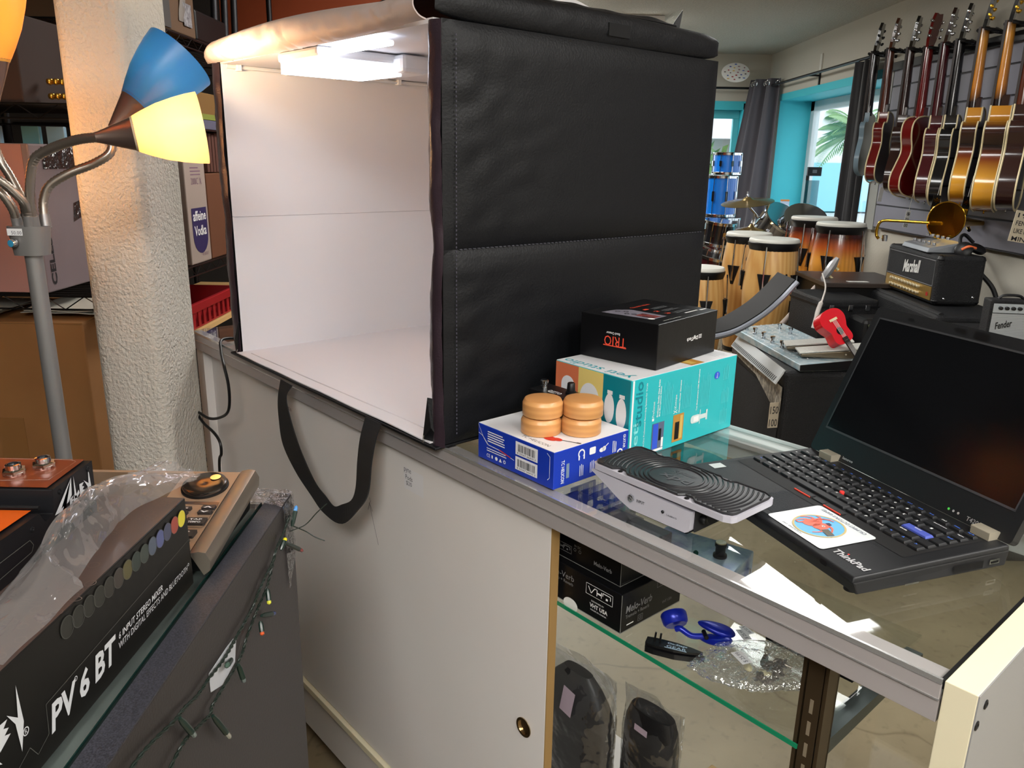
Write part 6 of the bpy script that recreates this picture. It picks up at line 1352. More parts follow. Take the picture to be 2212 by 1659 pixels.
# ---------------------------------------------------------------- drums
m_skin = mat('drum_skin', (214, 214, 206), .45); m_cong = mat('natural_ash_shell', (214, 170, 106), .3, wood=((198, 148, 84), 4, (3, 3, .3)), coat=.4)
m_csun = mat('sunburst_conga_shell', (255, 255, 255), .25, coat=.5, wood=((215, 205, 195), 4, (3, 3, .3)), grad=[(0, (150, 80, 20)), (.25, (222, 160, 66)), (.74, (222, 152, 62)), (.84, (186, 88, 34)), (.92, (70, 24, 16)), (1, (30, 12, 12))])
def conga(label, x, y, ztop, r, h, mt, badge=0, rot=0.0):
    t = T('conga_drum', label, 'conga drum', (x, y, ztop - h), 'W', rz=rot, group='conga drums', local=True)
    prof = []
    for q in range(17):
        s_ = q / 16; rr = r * (.66 + .56 * math.sin(math.pi * (.10 + .66 * s_)) ** 1.2) if s_ < 1 else r
        prof.append((s_, rr))
    prof = [(.70, 0), (.82, .12), (.96, .28), (1.06, .45), (1.12, .60), (1.12, .70), (1.07, .82), (.99, .93), (.94, 1)]
    P = smooth_path([(a, b, 0) for a, b in prof], 4)
    sh = obj('shell', M().lathe([(p.x * r, p.y * (h - .03)) for p in P], n=36), mt, t)
    obj('bottom_rim', M().lathe([(r * .71, 0), (r * .73, .0), (r * .745, .03), (r * .72, .032)], n=36), BLACK, sh)
    obj('skin', M().lathe([(r * .98, h - .03), (r * 1.02, h - .022), (r * 1.02, h - .008), (r * .97, h), (0, h + .004)], n=40), m_skin, t)
    obj('rim', M().lathe([(r * .95, h - .075), (r * .99, h - .06), (r * 1.05, h - .035), (r * 1.055, h - .024), (r * 1.02, h - .020)], n=40), BLACK, t)
    lm = M(); zl = h * .70; rr = r * 1.125
    lm.prism([(-.038, .03), (.038, .03), (.008, -.085), (-.008, -.085)], F((0, -rr - .001, zl), (1, 0, 0), (0, 0, 1)), -.012, .006)
    rm_ = M(); rm_.tube([(0, -rr - .012, zl + .02), (0, -r * 1.07 - .010, h - .04)], .0045, 8).tube([(0, -rr - .014, zl - .05), (0, -rr - .012, zl + .03)], .0075, 8).lathe([(.009, 0), (.009, .012)], (0, -rr - .014, zl - .062), n=8)
    fl_ = None
    for q in range(5):
        if fl_ is None: o = fl_ = obj('lug_plate', lm, BLACK, t); o2 = fr_ = obj('tension_rod', rm_, CHROME, o)
        else:
            o = fl_.copy(); COL.objects.link(o); o.parent = t; o2 = fr_.copy(); COL.objects.link(o2); o2.parent = o
        o.rotation_euler.z = 2 * math.pi * q / 5 + .35
    if badge == 1: obj('round_badge', M().disc(F((-.05, -r * 1.115, h * .80), (1, 0, 0), (0, 0, 1)), 0, 0, .022, .006), mat('badge_grey_blue', (70, 80, 110), .4), t)
    if badge == 2: 
        obj('maker_plate', M().box(.03, .075, -r * 1.13, -r * 1.08, h * .42, h * .54).add([], []), BLACK, t); obj('air_hole', M().disc(F((-.02, -r * 1.118, h * .74), (1, 0, 0), (0, 0, 1)), 0, 0, .008, .006), BLACK, t)
        obj('plate_emblem', M().disc(F((.0525, -r * 1.132, h * .49), (1, 0, 0), (0, 0, 1)), 0, .01, .010, .001, ry=.022), mat('emblem_gold', (170, 140, 50), .4), t)
    # steel stand
    st = M()
    for q in range(3):
        a = 2 * math.pi * q / 3 + .4; st.tube([(r * .9 * math.cos(a), r * .9 * math.sin(a), .25), (r * .8 * math.cos(a), r * .8 * math.sin(a), -.02), (r * 1.3 * math.cos(a), r * 1.3 * math.sin(a), -(ztop - h) + .012)], .009, 8)
    st.tube([(r * .98 * math.cos(a), r * .98 * math.sin(a), .16) for a in [k * math.pi / 12 for k in range(24)]], .007, 6, closed=True)
    obj('stand', st, CHROME, t)
    return t
conga('natural wood conga with a round badge, behind the other natural conga', 1.485, 5.05, 1.005, .138, .76, m_cong, 1, .1)
conga('natural wood conga with a black maker plate in front', 1.54, 4.72, 1.0, .142, .76, m_cong, 2, .35)
conga('natural wood conga at the left, partly hidden by the tent', 1.14, 4.75, .822, .125, .72, m_cong, 0, .9)
conga('sunburst conga at the back left, overlapped by the other sunburst one', 2.0, 5.36, 1.09, .145, .76, m_csun, 0, .2)
conga('sunburst conga at the front right beside the guitar wall', 2.045, 5.02, 1.078, .145, .76, m_csun, 0, .15)
m_blud = mat('blue_sparkle_wrap', (10, 104, 196), .25, .05, coat=.5)
def drum(name, label, x, y, z0, r, h, mt, tilt=(0, 0), group=None, lugs=8):
    t = T(name, label, 'drum', (x, y, z0), 'W', local=True, group=group); t.rotation_euler = (tilt[0], tilt[1], .1)
    obj('shell', M().lathe([(r, .012), (r, h - .012)], n=40), mt, t)
    for z in (0, h - .026): obj('hoop', M().lathe([(r + .004, z), (r + .010, z + .002), (r + .010, z + .022), (r + .014, z + .024), (r + .010, z + .026), (r + .003, z + .026)], n=40), CHROME, t)
    obj('skin', M().lathe([(r + .003, h - .004), (0, h - .002)], n=40), m_skin, t)
    m = M().box(-.011, .011, -r - .016, -r + .002, h * .38, h * .62); m.tube([(0, -r - .013, .01), (0, -r - .013, h - .01)], .0035, 6); f0 = None
    for q in range(lugs):
        if f0 is None: o = f0 = obj('lug', m, CHROME, t)
        else: o = f0.copy(); COL.objects.link(o); o.parent = t
        o.rotation_euler.z = 2 * math.pi * q / lugs
    return t
drum('tom_drum', 'upper blue drum of the stack in front of the back window', 1.86, 7.2, 1.325, .118, .19, m_blud, group='blue drums stacked by the back window')
drum('tom_drum', 'lower taller blue drum of the stack in front of the back window', 1.825, 7.2, .965, .135, .355, m_blud, group='blue drums stacked by the back window')
drum('floor_tom', 'dark red floor tom under the stacked blue drums', 1.82, 7.2, .02, .19, .943, G('dark_red_drum_wrap', (60, 20, 26)), (R(0), 0))
m_bkd = G('black_drum_wrap', (20, 20, 24))
drum('snare_drum', 'chrome hooped black snare drum beside the tent edge', 1.60, 6.3, .80, .115, .19, m_bkd, (R(6), R(4)))
solo('snare_stand', M().tube([(1.6, 6.3, .0), (1.6, 6.3, .79)], .012, 10).tube([(1.48, 6.25, .8), (1.6, 6.3, .74), (1.72, 6.28, .8)], .008, 8).tube([(1.35, 6.2, .01), (1.6, 6.3, .3), (1.85, 6.2, .01)], .009, 8), CHROME, (1.6, 6.3, 0), 'W', 'chrome stand under the black snare drum', 'drum stand')
drum('tom_drum', 'dark lower tom with a chrome hoop beside the tent edge', 1.53, 6.0, .60, .16, .16, G('dark_red_drum_wrap', (60, 20, 26)), (R(8), R(6)))
m_mir = mat('mirror_chrome_wrap', (150, 152, 158), .14, .9)
drum('tom_drum', 'tilted mirror chrome tom behind the natural congas, left one', 1.93, 6.05, .88, .15, .22, m_mir, (R(38), R(18)), 'mirror chrome toms behind the congas')
drum('tom_drum', 'tilted mirror chrome tom behind the natural congas, right one', 2.12, 5.95, .90, .14, .20, m_mir, (R(38), R(-8)), 'mirror chrome toms behind the congas')
m_cym = mat('bronze_cymbal', (186, 160, 112), .25, .95)
def cymbal(label, x, y, z, r, tilt, boom=True):
    t = T('cymbal', label, 'cymbal', (x, y, 0), 'W')
    X = Matrix.Translation((x, y, z)) @ Matrix.Rotation(tilt[0], 4, 'X') @ Matrix.Rotation(tilt[1], 4, 'Y'); o, ax = X @ Vector((0, 0, 0)), (X.to_3x3() @ Vector((0, 0, 1)))
    obj('plate', M().lathe([(r, -.022), (r * .7, -.012), (r * .25, -.001), (r * .2, .004), (r * .12, .018), (.006, .022), (.006, .019), (r * .12, .015), (r * .2, .001), (r * .25, -.004), (r * .7, -.015), (r, -.0235)], o, ax, 44), m_cym, t)
    obj('wing_nut', M().lathe([(.009, .02), (.009, .035), (.005, .04), (.005, .06), (0, .062)], o, ax, 12), CHROME, t)
    sd = M()
    if boom: sd.tube([o - ax * .05, o, o + ax * .03], .006, 8).tube([o - ax * .04, o - Vector((-.10, .02, .14)), o - Vector((-.28, .05, .30))], .008, 8).tube([o - Vector((-.06, .01, .10)), (x + .06, y, .02)], .011, 8)
    else: sd.tube([o, (x, y, .02)], .010, 8)
    for q in range(3): sd.tube([(x + .06, y, .30), (x + .06 + .3 * math.cos(q * 2.1), y + .3 * math.sin(q * 2.1), .012)], .008, 6)
    obj('stand', sd, CHROME, t)
cymbal('tilted bronze cymbal on a chrome boom stand in front of the charcoal curtain', 1.725, 6.0, 1.165, .192, (R(6), R(-8)))
cymbal('flat pale cymbal low behind the left natural conga', 1.70, 5.75, .985, .11, (R(4), 0), False)
# gadget stand in front of the side window
t = T('electronics_stand', 'black stand with a small monitor and hung gadgets in front of the side window', 'stand', (2.4, 6.7, 0), 'W')
obj('post', M().tube([(2.42, 6.75, 0), (2.42, 6.75, 1.34)], .014, 10).tube([(2.2, 6.6, .012), (2.42, 6.75, .25), (2.45, 6.95, .012)], .010, 8), BLACK, t)
mo = obj('small_monitor', M().box(2.385, 2.50 - .002, 6.66, 6.69, 1.335, 1.405), BLACK, t, bev=.003)
mf = F((2.44, 6.659, 1.37), (1, 0, 0), (0, 0, 1)); obj('screen_label', M().rect(mf, -.018, -.012, .018, .014).rect(mf, -.014, -.002, .014, .002, .0009), mat('dim_grey_screen', (90, 92, 96), .4), mo)
obj('grid_panel', M().box(2.385, 2.497, 6.685, 6.69, .92, 1.30), film('clear_grid_panel', (200, 206, 206), .1, .1), t)
rd = random.Random(5)
for q in range(10): obj('hung_gadget', M().box(-.015, .015, -.012, .012, -.022, .022), mat('gadget_%d' % (q % 4), [(190, 190, 186), (110, 110, 116), (150, 70, 60), (40, 44, 50)][q % 4], .4), t, bev=.003).location = (2.395 + .03 * (q % 3) - 2.4, 6.672 - 6.7, .96 + .035 * q)
solo('white_poster_board', M().box(2.42, 2.495, 7.35, 7.37, .70, 1.10), mat('pale_lilac_board', (196, 206, 226), .6), (2.45, 7.36, .7), 'W', 'pale lilac board with an orange top edge under the side window', 'board')
obj('orange_edge', M().box(2.42, 2.495, 7.348, 7.372, 1.10, 1.115), mat('orange_edge', (222, 140, 70), .6), bpy.data.objects['white_poster_board'])
# ---------------------------------------------------------------- amplifiers
m_tol = mat('black_tolex', (15, 16, 19), .55, spec=.35, bump=(240, .5)); m_grl = mat('black_grille_cloth', (24, 25, 28), .85, bump=(300, .4)); m_gold2 = mat('gold_panel', (176, 142, 74), .35, .7)
m_script = mat('white_script', (222, 222, 218), .5)
def yawbox(x, y, z, a): return (x, y, z), a
# amp head facing the room (-x): local x = along its front (towards us), local -y = front
t = T('valve_amplifier', 'black amplifier head with white script and a gold control panel by the guitar wall', 'amplifier', (2.08, 3.93, .80), 'W', rz=R(-90 - 3), local=True)
AW, AD, AH = .58, .215, .23
obj('cabinet', M().box(-AW / 2, AW / 2, -AD / 2, AD / 2, 0, AH), m_tol, t, bev=.018, seg=3)
af = F((0, -AD / 2, 0), (1, 0, 0), (0, 0, 1))
obj('front_baffle', M().rect(af, -AW / 2 + .03, .085, AW / 2 - .03, AH - .028, .001), m_grl, t)
obj('white_piping', M().tube([af.p(-AW / 2 + .03, .085, .001), af.p(AW / 2 - .03, .085, .001), af.p(AW / 2 - .03, AH - .028, .001), af.p(-AW / 2 + .03, AH - .028, .001)], .002, 6, closed=True), mat('piping_grey', (110, 110, 112), .5), t)
obj('script_lettering', M().text(af, 'Marshall', .02, .148, .19, .062, 5, h=.003, shear=.35, bold=.03), m_script, t)
gp = obj('control_panel', M().prism([(-AW / 2 + .03, .018), (AW / 2 - .03, .018), (AW / 2 - .03, .08), (-AW / 2 + .03, .08)], af, 0, .003), m_gold2, t)
km = M().lathe([(.0075, 0), (.007, .012), (.004, .014), (0, .014)], (0, 0, 0), (0, -1, 0), 12); f0 = None
for q in range(20):
    if f0 is None: o = f0 = obj('control_knob', km, mat('cream_black_knob', (200, 190, 160), .3, .4), gp)
    else: o = f0.copy(); COL.objects.link(o); o.parent = gp
    o.location = af.p(-.18 + .035 * (q % 10), .035 + .03 * (q // 10), .003)
obj('power_switch', M().rect(af, .215, .034, .235, .052, .004), mat('red_rocker', (170, 40, 36), .4), gp)
for x_, z_ in ((-1, 0), (1, 0), (-1, 1), (1, 1)):
    for y_ in (-1, 1): obj('corner_guard', M().lathe([(0, -.02), (.014, -.014), (.02, 0), (.014, .014), (0, .02)], (x_ * (AW / 2 - .018), y_ * (AD / 2 - .018), .018 if not z_ else AH - .018), n=12), BLACK, t)
for y_ in (-.06, .07): obj('side_rivet', M().lathe([(.006, 0), (.004, .003), (0, .004)], (AW / 2, y_, .03 if y_ < 0 else .04), (1, 0, 0), 10), CHROME, t)
# cabinet under it
t = T('speaker_cabinet', 'black speaker cabinet under the amplifier head beside the laptop lid', 'speaker cabinet', (2.06, 3.84, 0), 'W', rz=R(-93), local=True)
obj('cabinet', M().box(-.36, .44, -.18, .18, 0, .795), m_tol, t, bev=.022, seg=3)
obj('front_grille', M().rect(F((0, -.18, 0), (1, 0, 0), (0, 0, 1)), -.32, .05, .40, .70, .001), m_grl, t)
obj('top_handle_strip', M().tube([(-.34, -.15, .79), (.42, -.15, .79)], .014, 8), m_tol, t)
# mixer and gadget on the amp head
t = T('small_mixer', 'small grey mixer with knobs on top of the amplifier head', 'mixer', (2.05, 3.92, 1.0315), 'W', rz=R(-96), local=True)
obj('body', M().hexa([(-.16, -.08, 0), (.17, -.08, 0), (.17, .08, 0), (-.16, .08, 0)], [(-.155, -.07, .022), (.165, -.07, .022), (.165, .08, .05), (-.155, .08, .05)]), mat('pale_grey_metal', (120, 124, 130), .4, .3), t, bev=.003)
km2 = M().lathe([(.009, 0), (.008, .012), (0, .013)], n=12); f0 = None
for q in range(10):
    if f0 is None: o = f0 = obj('control_knob', km2, mat('bright_knob', (170, 172, 176), .25, .6), t)
    else: o = f0.copy(); COL.objects.link(o); o.parent = t
    o.location = (-.13 + .06 * (q % 5), -.03 + .06 * (q // 5), .031 + .026 * (q // 5))
t = T('headphones', 'black and orange headset lying on the right of the amplifier head', 'headset', (2.13, 3.72, 1.031), 'W')
obj('ear_cup', M().lathe([(0, 0), (.034, .004), (.04, .02), (.03, .03), (0, .032)], (2.10, 3.71, 1.045), (-.5, -.6, .4), 20), BLACK, t); obj('ear_cup', M().lathe([(0, 0), (.034, .004), (.04, .02), (.03, .03), (0, .032)], (2.17, 3.74, 1.04), (.2, -.4, .9), 20), BLACK, t)
obj('head_band', M().tube(smooth_path([(2.09, 3.72, 1.05), (2.10, 3.76, 1.10), (2.13, 3.78, 1.115), (2.17, 3.77, 1.08)], 6), .008, 8), BLACK, t)
obj('orange_band', M().tube(smooth_path([(2.075, 3.69, 1.055), (2.10, 3.68, 1.07), (2.14, 3.69, 1.062)], 5), .006, 8), mat('orange_plastic', (226, 110, 60), .4), t)
# trombone
m_brass = mat('lacquered_brass', (214, 170, 60), .12, 1)
t = T('trombone', 'brass trombone with its bell facing us behind the amplifier head', 'trombone', (2.02, 3.95, 1.04), 'W')
bc = Vector((2.13, 3.97, 1.167)); ax = Vector((-.80, -.58, .06)).normalized(); pr = [(.092, 0), (.090, -.004), (.068, -.03), (.05, -.08), (.03, -.16), (.018, -.28), (.012, -.40)]
obj('bell', M().lathe(pr + [(r - .0015, h) for r, h in reversed(pr)], bc, ax, 40), m_brass, t); obj('bell_rim', M().tube([bc + ax.orthogonal().normalized() * .092 * math.cos(a) + ax.cross(ax.orthogonal().normalized()) * .092 * math.sin(a) for a in [k * math.pi / 20 for k in range(40)]], .003, 6, closed=True), m_brass, t)
bk = bc - ax * .4
obj('tubing', M().tube(smooth_path([(2.05, 3.97, 1.155), (1.93, 4.08, 1.155), (1.885, 4.12, 1.15), (1.87, 4.13, 1.12), (1.87, 4.13, 1.08), (1.88, 4.12, 1.06)], 6), .0075, 10).tube(smooth_path([bk, bk + Vector((.0, .06, .0)), bk + Vector((-.03, .08, -.02)), bk + Vector((-.05, .03, -.04))], 5), .009, 10), m_brass, t)
obj('water_key', M().lathe([(.014, 0), (.014, .03), (0, .032)], (1.905, 4.11, 1.05), n=14), CHROME, t)
# tiny amplifier at the right edge
t = T('mini_amplifier', 'tiny black and silver toy sized amplifier at the right edge beside the laptop lid', 'amplifier', (1.84, 2.90, .79), 'W', rz=R(-8), local=True)
obj('cabinet', M().box(-.075, .085, -.035, .035, 0, .165), m_tol, t, bev=.006)
mf = F((0, -.0352, 0), (1, 0, 0), (0, 0, 1)); obj('silver_grille', M().rect(mf, -.066, .012, .076, .115, .0012), mat('silver_grille_cloth', (160, 164, 166), .5, .3, weave=(60, .6, 'Z')), t)
cp_ = obj('control_panel', M().rect(mf, -.066, .118, .076, .152, .0012), mat('pale_silver_panel', (176, 184, 192), .35, .5), t)
for q in range(5): obj('control_knob', M().lathe([(.007, 0), (.0065, .010), (0, .011)], mf.p(-.042 + .022 * q, .136, .001), mf.n, 14), BLACK, cp_)
obj('script_lettering', M().text(mf, 'Fender', -.022, .075, .06, .026, 14, h=.003, shear=.35, bold=.02), BLACK, t)
obj('handle', M().tube(smooth_path([(-.04, 0, .165), (-.02, 0, .178), (.03, 0, .178), (.05, 0, .165)], 5), .005, 8), BLACK, t)
solo('amplifier_case', M().box(1.72, 2.4, 2.66, 3.3, 0, .7885), m_tol, (2.05, 3.0, 0), 'W', 'large black case behind the laptop lid that carries the tiny amplifier', 'speaker cabinet', bev=.02, seg=3)
# black wedge amplifier with silver top in front of the tent side
t = T('guitar_amplifier', 'black guitar amplifier with a silver grille strip and cream front plate behind the teal carton', 'amplifier', (1.37, 3.76, 0), 'W', rz=R(-90), local=True)
GW, GD = .80, .36; gh = .545
obj('cabinet', M().box(-GW / 2, GW / 2, -GD / 2 + .02, GD / 2, 0, gh), m_tol, t, bev=.025, seg=3)
gf = F((0, -GD / 2 + .019, 0), (1, 0, 0), (0, 0, 1))
obj('front_grille', M().rect(gf, -GW / 2 + .03, .03, GW / 2 - .03, .40, .001), m_grl, t)
sg = F((0, -GD / 2 - .012, gh - .07), (1, 0, 0), (0, .5, .86)); sp_ = obj('silver_vent_strip', M().prism([(-GW / 2 + .03, 0), (GW / 2 - .03, 0), (GW / 2 - .03, .075), (-GW / 2 + .03, .075)], sg, -.004, .004), mat('silver_vent', (206, 212, 216), .35, .3), t)
vm = M()
for q in range(34): vm.poly(sg, [(-GW / 2 + .04 + q * .021, .006), (-GW / 2 + .05 + q * .021, .006), (-GW / 2 + .056 + q * .021, .03), (-GW / 2 + .046 + q * .021, .03)], .005)
obj('vent_slots', vm, mat('vent_dark', (50, 56, 62), .5), sp_)
obj('cream_front_plate', M().poly(gf, [(-GW / 2 + .05, .465), (GW / 2 - .01, .465), (GW / 2 - .01, .35), (GW / 2 - .12, .345), (GW / 2 - .40, .42), (-GW / 2 + .05, .43)], .004), mat('cream_patterned_plate', (190, 184, 170), .5, var=(40, (60, 58, 60), .9)), t)
obj('rear_edge_script', M().text(F((0, -.02, gh + .0005), (1, 0, 0), (0, 1, 0)), 'AAA', .05, -.06, .06, .02, 0), m_script, t)
ptag('beige handwritten price label hanging on the front corner of the guitar amplifier', (1.185, 3.385, .27), .05, .12, mat('beige_label', (178, 166, 146), .6), ['150', '100'], .03)
# silver pedal board with two volume pedals on it
t = T('pedal_board', 'silver chequer plate pedal board with a row of footswitches on the guitar amplifier', 'pedal board', (1.36, 3.72, .5465), 'W', rz=R(-82), local=True)
m_chk = mat('chequer_plate', (188, 198, 202), .35, .3, var=(26, (120, 160, 176), .8))
obj('board', M().hexa([(-.42, -.13, 0), (.36, -.15, 0), (.36, .14, 0), (-.42, .15, 0)], [(-.42, -.13, .035), (.36, -.15, .03), (.36, .14, .05), (-.42, .15, .055)]), m_chk, t, bev=.004)
ck = M(); bf = F((-.03, 0, .0415), (1, .0, 0), (0, 1, .07))
for a in range(22):
    for b in range(8): 
        s_ = 1 if (a + b) % 2 else -1; ck.poly(bf, [(-.37 + a * .033 - .012, -.115 + b * .033 - .004 * s_), (-.37 + a * .033, -.115 + b * .033 - .003), (-.37 + a * .033 + .012, -.115 + b * .033 + .004 * s_), (-.37 + a * .033, -.115 + b * .033 + .003)], .0065)
obj('raised_tread', ck, mat('bright_tread', (226, 232, 234), .3, .3), t)
fm_ = M().lathe([(.011, 0), (.011, .006), (.007, .008), (.007, .02), (.012, .022), (.012, .032), (0, .033)], n=14); f0 = None
for q, (x, y) in enumerate(((-.34, -.09), (-.24, -.09), (-.14, -.09), (-.04, -.09), (.06, -.09), (-.30, .07), (-.18, .07))):
    if f0 is None: o = f0 = obj('footswitch', fm_, CHROME, t)
    else: o = f0.copy(); COL.objects.link(o); o.parent = t
    o.location = (x, y, .038 if y < 0 else .048)
obj('side_plate', M().hexa([(.361, -.15, .004), (.366, -.15, .004), (.366, .14, .004), (.361, .14, .004)], [(.361, -.15, .03), (.366, -.15, .03), (.366, .14, .05), (.361, .14, .05)]), DARKM, t)
def vpedal(label, x, y, z, a, tilt):
    t2 = T('volume_pedal', label, 'foot pedal', (x, y, z), 'W', rz=a, local=True, group='silver volume pedals on the pedal board')
    obj('base', M().hexa([(-.14, -.045, 0), (.14, -.045, 0), (.14, .045, 0), (-.14, .045, 0)], [(-.14, -.045, .012), (.14, -.045, .045), (.14, .045, .045), (-.14, .045, .012)]), mat('pedal_side_bronze', (110, 100, 84), .35, .7), t2, bev=.002)
    X = Matrix.Translation((0, 0, .032)) @ Matrix.Rotation(tilt, 4, 'Y'); obj('tread', M().box(-.15, .15, -.05, .05, .0, .008, X=X), mat('worn_silver_tread', (206, 206, 200), .4, .2, bump=(120, .5)), t2, bev=.002)
    obj('pivot_screw', M().lathe([(.006, 0), (.004, .004), (0, .004)], (.05, -.045, .02), (0, -1, 0), 10), CHROME, t2)
vpedal('silver volume pedal on the pedal board, the one farther back', 1.42, 3.58, .595, R(-12), R(-7))
vpedal('silver volume pedal on the pedal board, the nearer one', 1.44, 3.46, .592, R(-8), R(-7))
# red ukulele leaning between the cases
t = T('ukulele', 'bright red ukulele leaning with its neck down behind the pedal board', 'ukulele', (1.58, 3.6, .6), 'W')
m_ured = mat('red_ukulele_lacquer', (206, 22, 34), .25, coat=.5)
ua, ub = Vector((1.395, 3.43, .79)), Vector((1.535, 3.32, .565)); dn = (ub - ua).normalized(); sdv = Vector((.78, .40, .30)); sdv = (sdv - dn * sdv.dot(dn)).normalized(); uf = F(ua, sdv, dn)
if uf.n.y > 0: uf = F(ua, -sdv, dn)
us = [(0, .0), (.004, .03), (.02, .058), (.05, .068), (.08, .058), (.10, .047), (.12, .048), (.145, .05), (.162, .036), (.168, .0)]
P = smooth_path([(a, b, 0) for a, b in us], 4); loop = [(p.y, p.x - .02) for p in P] + [(-p.y, p.x - .02) for p in reversed(P)][1:-1]
bo = obj('body', M().prism(loop, uf, -.05, 0), m_ured, t, bev=.003)
obj('bridge', M().rect(uf, -.022, .025, .022, .036, .003), mat('ivory_plastic', (216, 204, 160), .35), bo); obj('sound_hole', M().disc(uf, 0, .088, .018, .001), BLACK, bo)
nk = obj('neck', M().hexa([uf.p(-.013, .12, .002), uf.p(.013, .12, .002), uf.p(.012, .26, .002), uf.p(-.012, .26, .002)], [uf.p(-.013, .12, .008), uf.p(.013, .12, .008), uf.p(.012, .26, .008), uf.p(-.012, .26, .008)]), mat('dark_fretboard', (40, 28, 24), .5), t)
fm2 = M()
for q in range(9): fm2.rect(uf, -.012, .135 + q * .0135, .012, .1362 + q * .0135, .0086)
obj('frets', fm2, CHROME, nk); obj('head', M().prism([(-.012, .262), (.012, .262), (.021, .28), (.019, .325), (-.019, .325), (-.021, .28)], uf, -.006, .006), m_ured, t, bev=.002); obj('nut', M().rect(uf, -.012, .258, .012, .263, .0095), MATS['ivory_plastic'], nk)
for s_ in (-1, 1):
    for q in range(2): obj('tuning_peg', M().tube([uf.p(s_ * .018, .285 + q * .025, 0), uf.p(s_ * .034, .285 + q * .025, 0)], [.003, .007], 8), mat('white_peg', (220, 210, 206), .4), t)
sm_ = M()
for q in range(4): sm_.tube([uf.p(-.009 + .006 * q, .03, .004), uf.p(-.008 + .0053 * q, .26, .0105)], .0007, 4)
obj('strings', sm_, WHITE, t)
# long necked instrument leaning in front of the congas
t = T('banjo_neck', 'long banjo style neck leaning diagonally in front of the congas', 'stringed instrument', (1.44, 4.33, .4), 'W')
n0, n1, n2 = Vector((1.44, 4.33, .475)), Vector((1.70, 4.33, .815)), Vector((1.768, 4.33, .935))
obj('neck', M().tube([n0, n0.lerp(n1, .5), n1], [.019, .016, .014], 10), mat('pale_worn_neck', (150, 134, 124), .3), t)
obj('head', M().tube([n1, n1.lerp(n2, .3), n1.lerp(n2, .7), n2], [.014, .023, .024, .012], 8), mat('silver_grey_head', (150, 150, 152), .3, .3), t)
for q in range(2): obj('tuning_peg', M().tube([n1.lerp(n2, .3 + .4 * q), n1.lerp(n2, .3 + .4 * q) + Vector((.03, .0, -.03))], [.004, .009], 8), mat('ivory_plastic', (216, 204, 160), .35), t)
obj('pot', M().lathe([(.10, 0), (.12, .01), (.12, .06), (.10, .07), (0, .07)], n0 + (n0 - n1).normalized() * .10 + Vector((0, .02, -.02)), (-.3, -.5, .5), 28), mat('banjo_pot', (60, 44, 36), .4), t)
solo('white_strap', M().tube(smooth_path([(1.66, 4.24, .86), (1.59, 4.0, .825), (1.52, 3.84, .79), (1.497, 3.82, .735), (1.475, 3.80, .65)], 5), [.004] * 12 + [.011] * 5 + [.009] * 4), mat('white_strap', (196, 190, 184), .7), (1.47, 3.83, .66), 'W', 'white cord and strap hanging down beside the banjo style neck', 'strap')
# curved padded chair back
t = T('padded_chair', 'curved black padded seat with a silver grey rim rising beside the black carton', 'chair', (1.0, 3.5, .6), 'W')
def chair(i, j):
    P = [Vector((.62, 3.35, .70)), Vector((.80, 3.38, .69)), Vector((.95, 3.41, .712)), Vector((1.08, 3.45, .775)), Vector((1.17, 3.48, .845)), Vector((1.245, 3.5, .925))]
    k = min(4, int(i * 5)); p = P[k].lerp(P[k + 1], i * 5 - k); return p + Vector((-.05, .42, .03)) * (j - .5)
sp_ = smooth_path([(.62, 3.35, .70), (.80, 3.38, .69), (.95, 3.41, .712), (1.08, 3.45, .775), (1.17, 3.48, .845), (1.245, 3.5, .925)], 6); ncs = len(sp_) - 1
def chair2(i, j): 
    f_ = i * ncs; k = min(ncs - 1, int(f_)); return sp_[k].lerp(sp_[k + 1], f_ - k) + Vector((-.03, .15, .012)) * (j - .2)
obj('padded_seat', M().grid(30, 10, chair2), mat('black_leatherette', (14, 14, 16), .6, spec=.2), t, solid=.032)
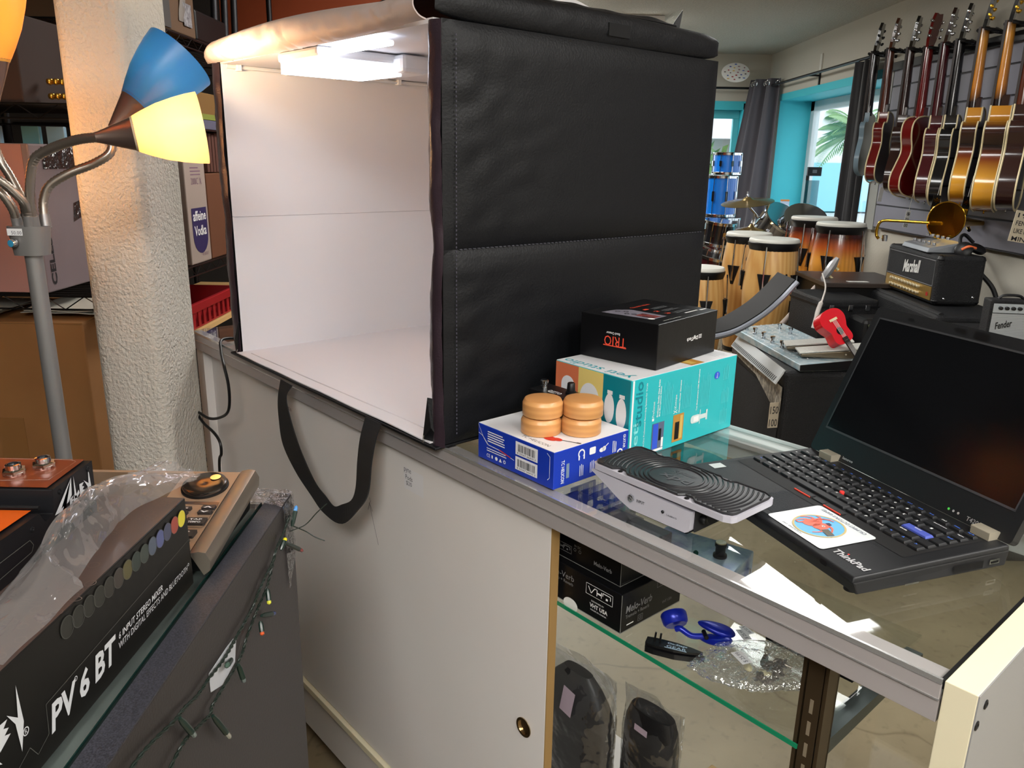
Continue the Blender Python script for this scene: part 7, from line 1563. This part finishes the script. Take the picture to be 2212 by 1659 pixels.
obj('rim', M().tube([chair2(k / 30, -.02) for k in range(31)], .012, 8).tube([chair2(k / 30, 1.02) for k in range(31)], .012, 8), mat('silver_grey_rim', (120, 124, 134), .3, .4), t)
obj('pedestal', M().tube([(.80, 3.55, .67), (.80, 3.55, .03)], .03, 14).lathe([(.26, 0), (.26, .02), (.04, .04)], (.80, 3.55, 0), n=30), DARKM, t)
# low black cases in front of the congas
t = T('flight_case', 'black flight case in front of the sunburst congas beside the ukulele', 'case', (1.62, 4.05, 0), 'W', local=True, rz=R(6))
obj('body', M().box(-.10, .20, -.16, .2, 0, .775), m_tol, t, bev=.012); obj('lid_edge', M().box(-.102, .202, -.162, .202, .735, .745), DARKM, t)
for x_ in (-.05, .05, .14): obj('latch', M().box(x_ - .012, x_ + .012, -.166, -.16, .72, .75), CHROME, t, bev=.002)
t = T('wood_top_case', 'dark low cabinet with a brown top and a white slip beside the amplifier head', 'cabinet', (1.86, 4.35, 0), 'W', local=True)
obj('body', M().box(-.2, .24, -.2, .25, 0, .80), BLACK, t, bev=.006); obj('top', M().box(-.215, .25, -.215, .26, .80, .825), mat('dark_brown_top', (54, 46, 42), .35), t, bev=.004)
obj('paper_slip', M().box(-.08, .03, -.17, -.14, .8255, .827), m_tag, t)
t = T('camouflage_strap_bag', 'dark case with camouflage strap hanging beside the red ukulele', 'bag', (1.72, 3.72, 0), 'W', local=True)
obj('body', M().box(-.06, .08, -.05, .12, 0, .72), BLACK, t, bev=.02)
obj('strap', M().tube(smooth_path([(-.03, -.055, .70), (-.01, -.07, .64), (-.03, -.075, .58), (.0, -.07, .50)], 6), .011, 8), mat('camouflage_webbing', (110, 116, 84), .8, var=(60, (50, 52, 40), 1.0)), t)
solo('grey_cable', M().tube(smooth_path([(2.46, 4.3, 1.02), (2.40, 4.2, .98), (2.42, 4.1, .90), (2.46, 4.0, .8), (2.45, 3.9, .6), (2.44, 3.8, .01)], 6), .012, 8), BLACK, (2.44, 3.8, 0), 'W', 'thick black cable running down the wall behind the amplifier head', 'cable')
bpy.context.view_layer.update()
